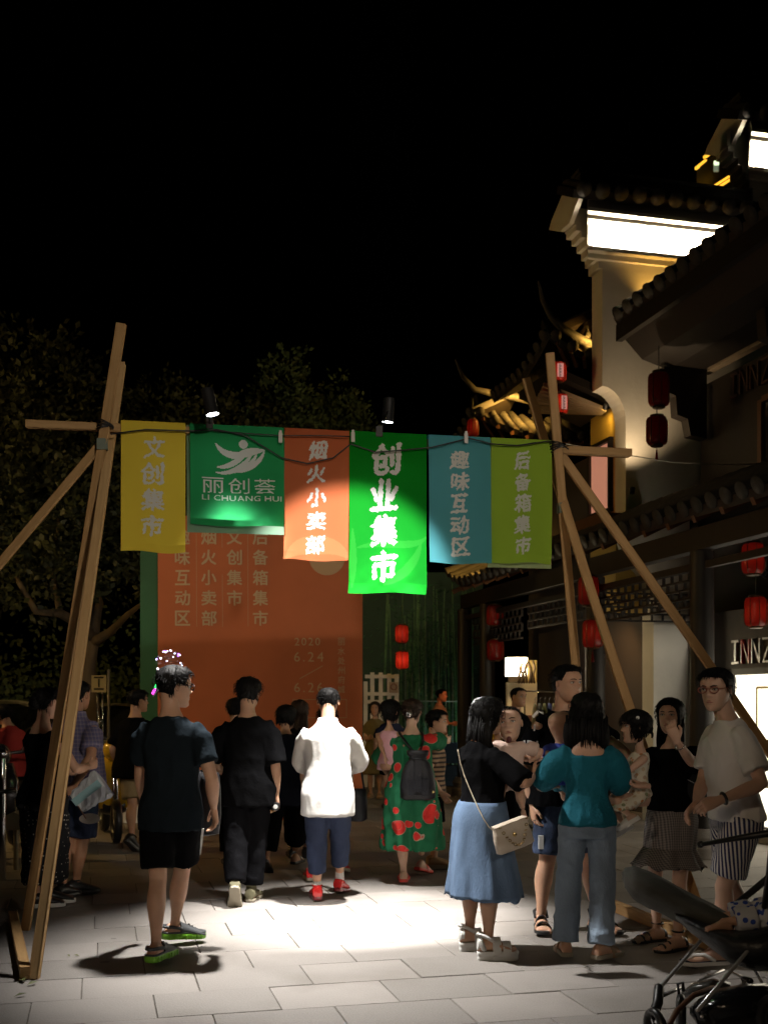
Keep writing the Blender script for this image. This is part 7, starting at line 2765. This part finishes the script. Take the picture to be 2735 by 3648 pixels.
# ---- the tall man facing us, the bald baby and the woman in teal
p16 = person('tall man in black sports shirt with white lettering and jean shorts', gp(2010, 7.55), 156, 1.765, 'm', 1.14, hy=-12, hp=2, seed=16,
             feet={1: dict(at=G(1925, 3318), yaw=24), 0: dict(at=G(2128, 3322), yaw=-12)},
             hands={1: dict(at=AT(1896, 2872, 7.46), pole=(.6, -1, -.1), dir=(.0, .25, -1), curl=.4), 0: dict(at=AT(2262, 2712, 7.15), pole=(-1, -.3, -.7), dir=(-.6, .6, .1))},
             hair=dict(style='crop', thick=2.4), top=dict(mat=F_BLK, sleeve=.90, sr=.034, ease=.022, boxy=.03, hem=-.12, wr=.011, rib=F_BLK), bottom=dict(kind='shorts', mat=F_DJEAN, hem=.96, r=(.058, .050), ease=.014), shoes=('sandal', (M_BLACK, M_BLACK)), skin=SKIN)
Xd, Dd = V((1, 0, 0)), V((0, 1, -.05))


def text_on(b, txt, cx_, cy_, d, h, m=R_WHITE, gapk=.12, rot=0.0, bold=.012):
    polys = []
    x = 0
    for chh in txt:
        vs, fs, r_ = glyph(chh, bold, 2)
        w = h * max(.2, r_)
        polys.append(([(x + w * (.5 + a), h * q_) for a, q_ in vs], fs))
        x += w + h * gapk
    cs, sn = math.cos(R(rot)), math.sin(R(rot))
    polys = [([((a - x / 2) * cs - q_ * sn, (a - x / 2) * sn + q_ * cs) for a, q_ in vs], fs) for vs, fs in polys]
    return decal(b.shirt, 'lettering', polys, AT(cx_, cy_, d), Xd, V((0, 0, 1)), Dd, m, b.shirt)


text_on(p16, 'IDI', 1894, 2652, 7.4, .052, rot=-4, gapk=.2)
text_on(p16, 'I', 1905, 2592, 7.4, .045, rot=-3, bold=.04)
text_on(p16, 'DI', 2188, 2642, 7.4, .055, rot=-25)
for pts in ([(1897, 2555), (1905, 2545), (1915, 2535)], [(1917, 2534), (1926, 2539), (1938, 2541)]):
    decal(p16.shirt, 'piping', [([((pts[k][0] - pts[0][0] + o_ * 3) / F_PX * 7.4, -(pts[k][1] - pts[0][1] - 0 * o_ + 4 * o_) / F_PX * 7.4) for k in range(3) for o_ in (-1, 1)], [(0, 1, 3, 2), (2, 3, 5, 4)])], AT(*pts[0], 7.4), Xd, V((0, 0, 1)), Dd, R_WHITE, p16.shirt)
MB().box(AT(1926, 3000, 7.40), .016, .012, .045).build('side_patch', R_WHITE, p16.root)
p18 = person('woman in teal puff sleeve blouse and wide grey jeans, back to us', gp(2090, 6.72), 4, 1.565, 'f', 1.0, hy=6, seed=18, skin=SKIN,
             feet={0: dict(at=G(2014, 3414), yaw=-4), 1: dict(at=G(2140, 3426), yaw=46)},
             hands={0: dict(at=(-.14, .27, 1.02), pole=(-1, -.6, -.6), dir=(.7, .7, .1)), 1: dict(at=AT(2150, 2880, 6.98), pole=(1, -.7, -.5), dir=(-.4, .8, .1))},
             hair=dict(style='long', long_len=.20, long_w=1.55, thick=1.9), top=dict(mat=F_TEAL, sleeve=1.0, sr=.038, puff=True, ease=.012, hem=-.02, neck=.88, wr=.010, name='blouse'),
             bottom=dict(kind='trousers', mat=F_JEAN, hem=1.97, r=(.053, .040), ease=.008, flare=.010, wr=.012, waist=.10, name='jeans'), shoes=('slipper', (R_TANL, R_CREAM)))
p17 = person('bald baby in teal and blue top held by the woman in teal', gp(1992, 7.02), 55, .70, 'm', 1.0, hy=10, hp=-8, seed=17, child=BABY, z0=.775, feet={0: dict(at=(-.07, .16, .05), pitch=20), 1: dict(at=(.07, .16, .05), pitch=20)},
             hands={0: dict(at=AT(1946, 2740, 6.86), pole=(-1, -.5, 0), dir=(.3, .2, -1)), 1: dict(at=(.1, .14, .4))}, hair=None, top=dict(mat=mat('blue baby top', (.03, .06, .40), .8, var=.2), sleeve=.55, sr=.014, ease=.014, hem=-.2), bottom=dict(kind='shorts', mat=F_TEAL, hem=.7, r=(.075, .07)), skin=SKIN)

# ---- the woman with her hand raised and the toddler on her arm
p19 = person('woman in black wrap top and gingham skirt holding her hand before her face', gp(2390, 7.05), 208, 1.545, 'f', 1.0, hy=2, hp=4, seed=19, skin=SKIN_PALE,
             feet={1: dict(at=G(2338, 3352), yaw=40), 0: dict(at=G(2412, 3384), yaw=34)},
             hands={0: dict(at=AT(2408, 2640, 6.62), pole=(-.5, -.2, -1), dir=(.34, .12, 1), palm=(.2, -1, .1), curl=.45), 1: dict(at=AT(2302, 2800, 6.74), pole=(1, -.5, -.8), dir=(.75, .5, .02), palm=(-.3, .0, 1), curl=.35)},
             hair=dict(style='long', long_len=.24, long_w=1.0), top=dict(mat=F_BLK, sleeve=.72, sr=.045, ease=.014, hem=.12, neck=.96, wr=.010, name='wrap_top'),
             bottom=dict(kind='skirt', mat=P_GING, hem_z=.50, waist=.34, ease=.008, flare=.0, taper=.005, hemflare=.075, pleat=.012, np=8, ragged=.03), shoes=('strappy', (M_BLACK, M_BLACK)))
be = p19.el[0].lerp(p19.wr[0], .35)
MB().torus(p19.wr[0].lerp(p19.el[0], .22), .029, .004, p19.wr[0] - p19.el[0], 16, 5).build('bracelet', M_STEEL, p19.root, True)
hb_ = thing('hip_bag', 'black shoulder bag on the hip of the woman in gingham skirt', 'bag', AT(2462, 2880, 6.95))
c = AT(2458, 2805, 6.98)
MB().box(c, .085, .03, .09, ((V((.9, 0, -.42))).normalized(), V((0, 1, 0)), V((.42, 0, .9)).normalized())).build('pouch', L_BLK, hb_)
MB().tube([c + V((-.05, 0, .10)), p19.LW(p19.spine(.9)[0] + V((-.06, -.12, 0))), p19.LW(p19.spine(1.0)[0] + V((.05, -.02, .05)))], .007, 6).build('strap', L_BLK, hb_, True)
MB().tube([c + V((-.07, -.034, .07)), c + V((.06, -.034, .01))], .003, 5).build('zip_edge', M_STEEL, hb_, True)
p20 = person('toddler girl in cream floral dress carried by the woman in gingham skirt', gp(2272, 6.88), 268, .94, 'f', 1.0, hy=-4, hp=-2, seed=20, child=KID, z0=.535,
             feet={0: dict(at=AT(2262, 2962, 6.72), pitch=30, yaw=10), 1: dict(at=AT(2240, 2992, 6.86), pitch=30)}, hands={0: dict(at=(-.02, .17, .60), pole=(-1, -.4, -.4)), 1: dict(at=(.12, .18, .58))},
             hair=dict(style='fringe', thick=1.1, long_len=.02, long_w=.95), top=dict(mat=P_FLOR, sleeve=0, ease=.012, hem=.1, dress_z=.88, dress_flare=.55, pleat=.012, np=12, neck=.99, name='dress'), shoes=('slipper', (R_WHITE, R_WHITE)), skin=SKIN_PALE)
MB().ball(p20.head + p20.Mw @ (V((-.37, .05, .80)) * p20.hh), .012).build('hair_clip', R_WHITE, p20.root, True)

# ---- the man in the white tee
p21 = person('man in white tee, glasses and striped shorts leaning forward', gp(2616, 6.44), 259, 1.725, 'm', .98, hy=-36, hp=-4, lean=7, seed=21, skin=SKIN_PALE,
             feet={0: dict(at=G(2545, 3446), yaw=6), 1: dict(at=G(2640, 3408), yaw=0)},
             hands={0: dict(at=AT(2562, 2850, 6.12), pole=(-.5, -1, -.5), dir=(.1, .9, -.35), palm=(.6, .0, -.6), curl=.5), 1: dict(at=AT(2478, 2862, 6.34), pole=(.9, -.5, -.1), dir=(-.25, .7, -.5), palm=(-.5, -.3, -.8), curl=.4)},
             hair=dict(style='short', thick=.9), top=dict(mat=F_WTEE, sleeve=.74, sr=.024, ease=.014, boxy=.0, belly=.012, hem=-.06, wr=.011, rib=F_WTEE), bottom=dict(kind='shorts', mat=P_STRIPE, hem=.86, r=(.064, .058), ease=.014), shoes=('flipflop', (R_WHITE, F_NAVY)))
glasses(p21, mat('thin red frame', (.25, .05, .03), .3))
wd_ = p21.wr[0].lerp(p21.el[0], .1)
MB().torus(wd_, .031, .009, p21.wr[0] - p21.el[0], 18, 6).build('wrist_band', M_BLACKM, p21.root, True)

# ---- people at the clothing stall
person('man in black tee standing at the clothing stall', gp(1838, 13.2), 140, 1.68, 'm', 1.1, seed=23, hair=dict(style='crop'), top=dict(mat=F_BLK, sleeve=.65, ease=.02, hem=-.15), bottom=dict(kind='trousers', mat=F_BLK2, hem=1.85, r=(.058, .046)), shoes=('sneaker', (M_BLACKM, R_CREAM)))
pq = person('youth in yellow tee and glasses at the clothing stall', gp(1757, 13.6), 60, 1.56, 'm', .9, seed=24, hair=dict(style='crop', thick=1.5), top=dict(mat=F_YEL, sleeve=.65, ease=.02, hem=-.15), bottom=dict(kind='shorts', mat=F_NAVY, hem=.9, r=(.056, .05)), shoes=('sneaker', (R_WHITE, R_WHITE)))
glasses(pq, M_STEEL)
person('dark haired child behind the youth in yellow', gp(1724, 14.0), 20, 1.47, 'm', .9, seed=25, child=dict(hh=.145, zs=.80, zh=.50), hair=dict(style='short'), top=dict(mat=F_NVT, sleeve=.6, hem=-.15), bottom=dict(kind='shorts', mat=F_BLK2, hem=.9, r=(.056, .05)), shoes=('sneaker', (R_WHITE, R_WHITE)), detail=False)

# ---- people behind the left poles
p26 = person('woman in black top and polka dot trousers behind the left poles', gp(158, 8.2), 38, 1.63, 'f', 1.12, hy=10, seed=26, skin=SKIN, feet={0: dict(at=G(138, 3238), yaw=30), 1: dict(at=G(176, 3222), yaw=36)},
             hands={1: dict(at=(.16, .28, 1.05), pole=(.8, -1, -.3), dir=(-.3, 1, .2)), 0: dict(at=(-.12, .3, 1.0))}, hair=dict(style='bun'), top=dict(mat=F_BLK, sleeve=.22, sr=.012, ease=.014, hem=-.1, neck=.95), bottom=dict(kind='trousers', mat=P_DOTS, hem=1.72, r=(.068, .070), ease=.02, wr=.014), shoes=('sneaker', (M_BLACKM, R_WHITE)))
p27 = person('man in violet plaid shirt and dark shorts behind the left poles', gp(272, 8.85), 22, 1.69, 'm', 1.1, seed=27, skin=SKIN_TAN, feet={0: dict(at=G(225, 3205), yaw=0), 1: dict(at=G(272, 3190), yaw=30)},
             hands={1: dict(at=AT(265, 2800, 8.55), pole=(1, -.6, -.2), dir=(-.5, -.5, -.6), curl=.6), 0: dict(at=(-.2, .25, .9))}, hair=dict(style='crop'), top=dict(mat=P_PLAID, sleeve=.75, sr=.03, ease=.022, boxy=.03, hem=-.2, collar=True), bottom=dict(kind='shorts', mat=F_NAVY, hem=1.02, r=(.062, .056)), shoes=('sneaker', (M_BLACKM, M_BLACKM)))
pbg = thing('paper_bag', 'crumpled white and pale blue paper bag held by the plaid man', 'bag', AT(318, 2880, 8.45))
c = AT(318, 2828, 8.45)
mb_ = MB()
ang = R(38)
ex, ez = V((math.cos(ang), 0, math.sin(ang))), V((-math.sin(ang), 0, math.cos(ang)))
rb = random.Random(31)
rings = []
for k in range(9):
    u = k / 8
    w = .085 + .03 * u
    rings.append([c + ex * ((u - .45) * .26) + ez * (w * math.cos(a) * (1 + rb.uniform(-.14, .14))) + V((0, (.022 + .018 * u) * math.sin(a) + rb.uniform(-.008, .008), 0)) for a in (2 * PI * j / 14 for j in range(14))])
mb_.loft(rings)
mb_.build('bag', mat('white paper', (.52, .54, .58), .7, var=.12, vscale=9), pbg)
MB().loft([[c + ex * ((u - .45) * .262) + ez * (.03 * s + .01) + V((0, -.062, 0)) for s in (-1, 1)] + [c + ex * ((u - .45) * .262) + ez * (.03 * s + .01) + V((0, -.058, 0)) for s in (1, -1)] for u in (0, .5, .95)]).build('print_band', mat('pale blue print', (.25, .42, .46), .7), pbg)
fan = thing('paper_fan', 'grey round paper fan below the paper bag', 'fan', AT(325, 2940, 8.4))
c = AT(322, 2902, 8.4)
MB().lathe(c, [(.001, 0), (.062, 0), (.064, .003), (.001, .004)], 24, (0, -1, .15)).build('leaf', mat('grey fan paper', (.26, .23, .21), .8), fan)
MB().tube([c + V((-.03, 0, -.03)), c + V((-.09, .01, .06))], .005, 6).build('handle', M_REDWOOD, fan, True)
for o_ in fan.children:
    if o_.name.startswith('leaf'):
        o_.scale = (1.25, 1, .62)
p28 = person('man in black tee and tan shorts walking away by the scooters', gp(486, 11.5), 30, 1.635, 'm', 1.08, hy=25, seed=28, skin=SKIN_TAN, feet={0: dict(at=G(452, 3040), yaw=4, pitch=40), 1: dict(at=V((*gp(520, 11.9), 0)), yaw=4)},
             hair=dict(style='short'), top=dict(mat=F_BLK, sleeve=.8, sr=.03, ease=.024, boxy=.03, hem=-.2), bottom=dict(kind='shorts', mat=F_TAN, hem=.86, r=(.064, .058), ease=.014), shoes=('sneaker', (M_BLACKM, M_BLACKM)))
p29 = person('rider in red shirt sitting on the dark scooter', gp(64, 11.6), -60, 1.5, 'm', 1.0, lean=20, seed=29, skin=SKIN, pel=.80, feet={0: dict(at=(-.12, .30, .34)), 1: dict(at=(.12, .30, .34))}, hands={0: dict(at=(-.28, .46, 1.02)), 1: dict(at=(.28, .46, 1.02))}, kneepole={0: (-.2, 1, .6), 1: (.2, 1, .6)},
             hair=dict(style='short'), top=dict(mat=F_REDS, sleeve=.65, ease=.02, hem=-.1), bottom=dict(kind='shorts', mat=F_BLK, hem=.95, r=(.06, .054)), shoes=('sneaker', (M_BLACKM, M_BLACKM)))

M_ALU = mat('polished aluminium tube', (.80, .80, .82), .24, metal=.65)
# ------------------------------------------------------------------ the pushchair in the corner with a child under a grey cloth
S0 = 5.35
stl = thing('pushchair', 'black pushchair with chromed tubes in the corner', 'pushchair', V((*gp(2640, 5.3), 0)))
tube = lambda nm, pts, r_, m: MB().tube([AT(*p) for p in pts], r_, 10).build(nm, m, stl, True)
tube('frame_tube', [(2512, 3330, 5.55), (2346, 3522, 5.2)], .0095, M_ALU)
tube('frame_tube', [(2690, 3354, 5.12), (2482, 3600, 4.95)], .0095, M_ALU)
tube('frame_tube', [(2655, 3498, 5.3), (2498, 3622, 5.05)], .009, M_ALU)
tube('frame_tube', [(2661, 3408, 5.45), (2745, 3560, 5.3)], .008, M_ALU)
tube('frame_tube', [(2671, 3497, 5.3), (2745, 3570, 5.1)], .009, M_ALU)
tube('cross_bar', [(2361, 3546, 5.2), (2420, 3520, 5.35)], .009, M_ALU)
tube('cross_bar', [(2486, 3494, 5.5), (2576, 3457, 5.7)], .008, M_ALU)
tube('cross_bar', [(2605, 3465, 5.6), (2655, 3488, 5.4)], .007, M_ALU)
tube('hub_joint', [(2648, 3488, 5.34), (2672, 3494, 5.28)], .016, M_BLACKM)
tube('hub_joint', [(2346, 3518, 5.2), (2342, 3570, 5.15), (2325, 3622, 5.1)], .024, M_BLACKM)
tube('handle_bar', [(2602, 3236, 5.45), (2690, 3165, 5.35), (2790, 3080, 5.2)], .017, M_BLACKM)
tube('handle_bar', [(2720, 3232, 5.2), (2735, 3120, 5.15), (2745, 3020, 5.1)], .013, M_BLACKM)
tube('front_bar', [(2372, 3668, 4.98), (2410, 3600, 5.08), (2470, 3545, 5.2), (2540, 3520, 5.3)], .013, M_REDWOOD)
for px, py, d, a in ((2332, 3668, 5.02, .3), (2424, 3610, 5.25, -.2)):
    c = AT(px, py, d)
    c.z = .085
    wheel(stl, c, .085, .042, (math.cos(a), math.sin(a), 0), True)
for px, d in ((2760, 4.9), (2800, 5.6)):
    c = AT(px, HY, d)
    c.z = .13
    wheel(stl, c, .13, .05, (.95, .3, 0), True)
seat = MB()
seat.loft([[AT(x, y + h * math.sin(a), d + w * math.cos(a)) for a in (2 * PI * j / 16 for j in range(16))] for x, y, h, w, d in ((2405, 3262, 10, .06, 5.5), (2450, 3290, 26, .14, 5.45), (2520, 3330, 40, .17, 5.4), (2600, 3372, 60, .18, 5.3), (2690, 3385, 75, .18, 5.25), (2790, 3370, 90, .18, 5.2))])
seat.build('seat', mat('black nylon', (.012, .012, .014), .45, bump=.5, bscale=40), stl, True)
bsk = MB()
bsk.loft([[AT(x, y + h * math.sin(a), d + w * math.cos(a)) for a in (2 * PI * j / 18 for j in range(18))] for x, y, h, w, d in ((2455, 3600, 14, .05, 5.25), (2490, 3608, 52, .15, 5.2), (2560, 3600, 80, .2, 5.2), (2640, 3590, 85, .22, 5.2), (2760, 3580, 80, .22, 5.2))])
ob = bsk.build('basket', mat('black glossy vinyl', (.010, .011, .014), .16, bump=.9, bscale=14), stl, True)
tb = MB()
tb.loft([[AT(x, y + h * math.sin(a), d + w * math.cos(a)) for a in (2 * PI * j / 14 for j in range(14))] for x, y, h, w, d in ((2425, 3545, 12, .05, 5.5), (2470, 3525, 26, .1, 5.48), (2540, 3515, 30, .12, 5.45), (2600, 3520, 22, .1, 5.4))])
tb.build('under_bag', mat('clear dark vinyl', (.05, .05, .045), .2, bump=.8, bscale=18), stl, True)
tube('hook_strap', [(2418, 3545, 5.3), (2412, 3505, 5.3), (2432, 3500, 5.3), (2432, 3530, 5.3)], .008, M_BLACKM)
cl = MB()
prof = [(2216, 3120, 12, .05, 5.75), (2224, 3128, 40, .12, 5.75), (2256, 3142, 70, .18, 5.72), (2310, 3170, 78, .20, 5.68), (2390, 3208, 76, .20, 5.62), (2470, 3248, 70, .20, 5.56), (2540, 3276, 60, .19, 5.5), (2590, 3292, 42, .17, 5.45), (2612, 3300, 26, .12, 5.42)]
rings = []
for k in range(33):
    u = k / 32 * (len(prof) - 1)
    i0 = min(int(u), len(prof) - 2)
    f = u - i0
    x, y, h, w, d = [a + (b_ - a) * f for a, b_ in zip(prof[i0], prof[i0 + 1])]
    h *= .84
    rings.append([AT(x + 4 * noise.noise(V((u, math.cos(a), 3))), y + (h + 5 * noise.noise(V((u * .7, a * 3, 1))) + 3 * math.sin(a * 9 + u * .5)) * math.sin(a), d + w * math.cos(a)) for a in (2 * PI * j / 40 for j in range(40))])
cl.loft(rings)
ck = tag(cl.build('sunshade_cloth', fabric('grey green cloth', (.075, .075, .066), var=.25), loc=AT(2400, 3300, 5.6), smooth=True), 'grey green cloth stretched over the front of the pushchair', 'cloth')
p22 = person('child lying in the pushchair in blue and white print', gp(2830, 5.3), 275, .95, 'm', 1.0, lean=-35, seed=22, child=KID, z0=.14, feet={0: dict(at=(-.06, .34, .32)), 1: dict(at=(.06, .34, .32))}, hands={0: dict(at=AT(2664, 3236, 5.14), pole=(-.4, -1, -1), dir=(.1, -.2, 1), palm=(0, 1, .2), curl=.5), 1: dict(at=AT(2735, 3330, 5.42), pole=(1, 0, -1), dir=(.1, 0, 1), curl=.7)}, hidearms=(1,),
             hair=dict(style='short'), top=dict(mat=P_CHILD, sleeve=.9, sr=.02, ease=.014, hem=-.2), bottom=dict(kind='trousers', mat=P_CHILD, hem=1.7, r=(.07, .06)), kneepole={0: (0, .4, 1), 1: (0, .4, 1)}, skin=SKIN)
um = thing('umbrella', 'black folded umbrella end jutting from the pushchair', 'umbrella', AT(2560, 3010, 5.5))
MB().tube([AT(2500, 3008, 5.6), AT(2600, 2990, 5.5), AT(2760, 2965, 5.4)], [.011, .013, .02], 10).build('shaft', M_BLACK, um, True)
MB().ball(AT(2494, 3008, 5.62), .018).build('knob', M_BLACK, um, True)
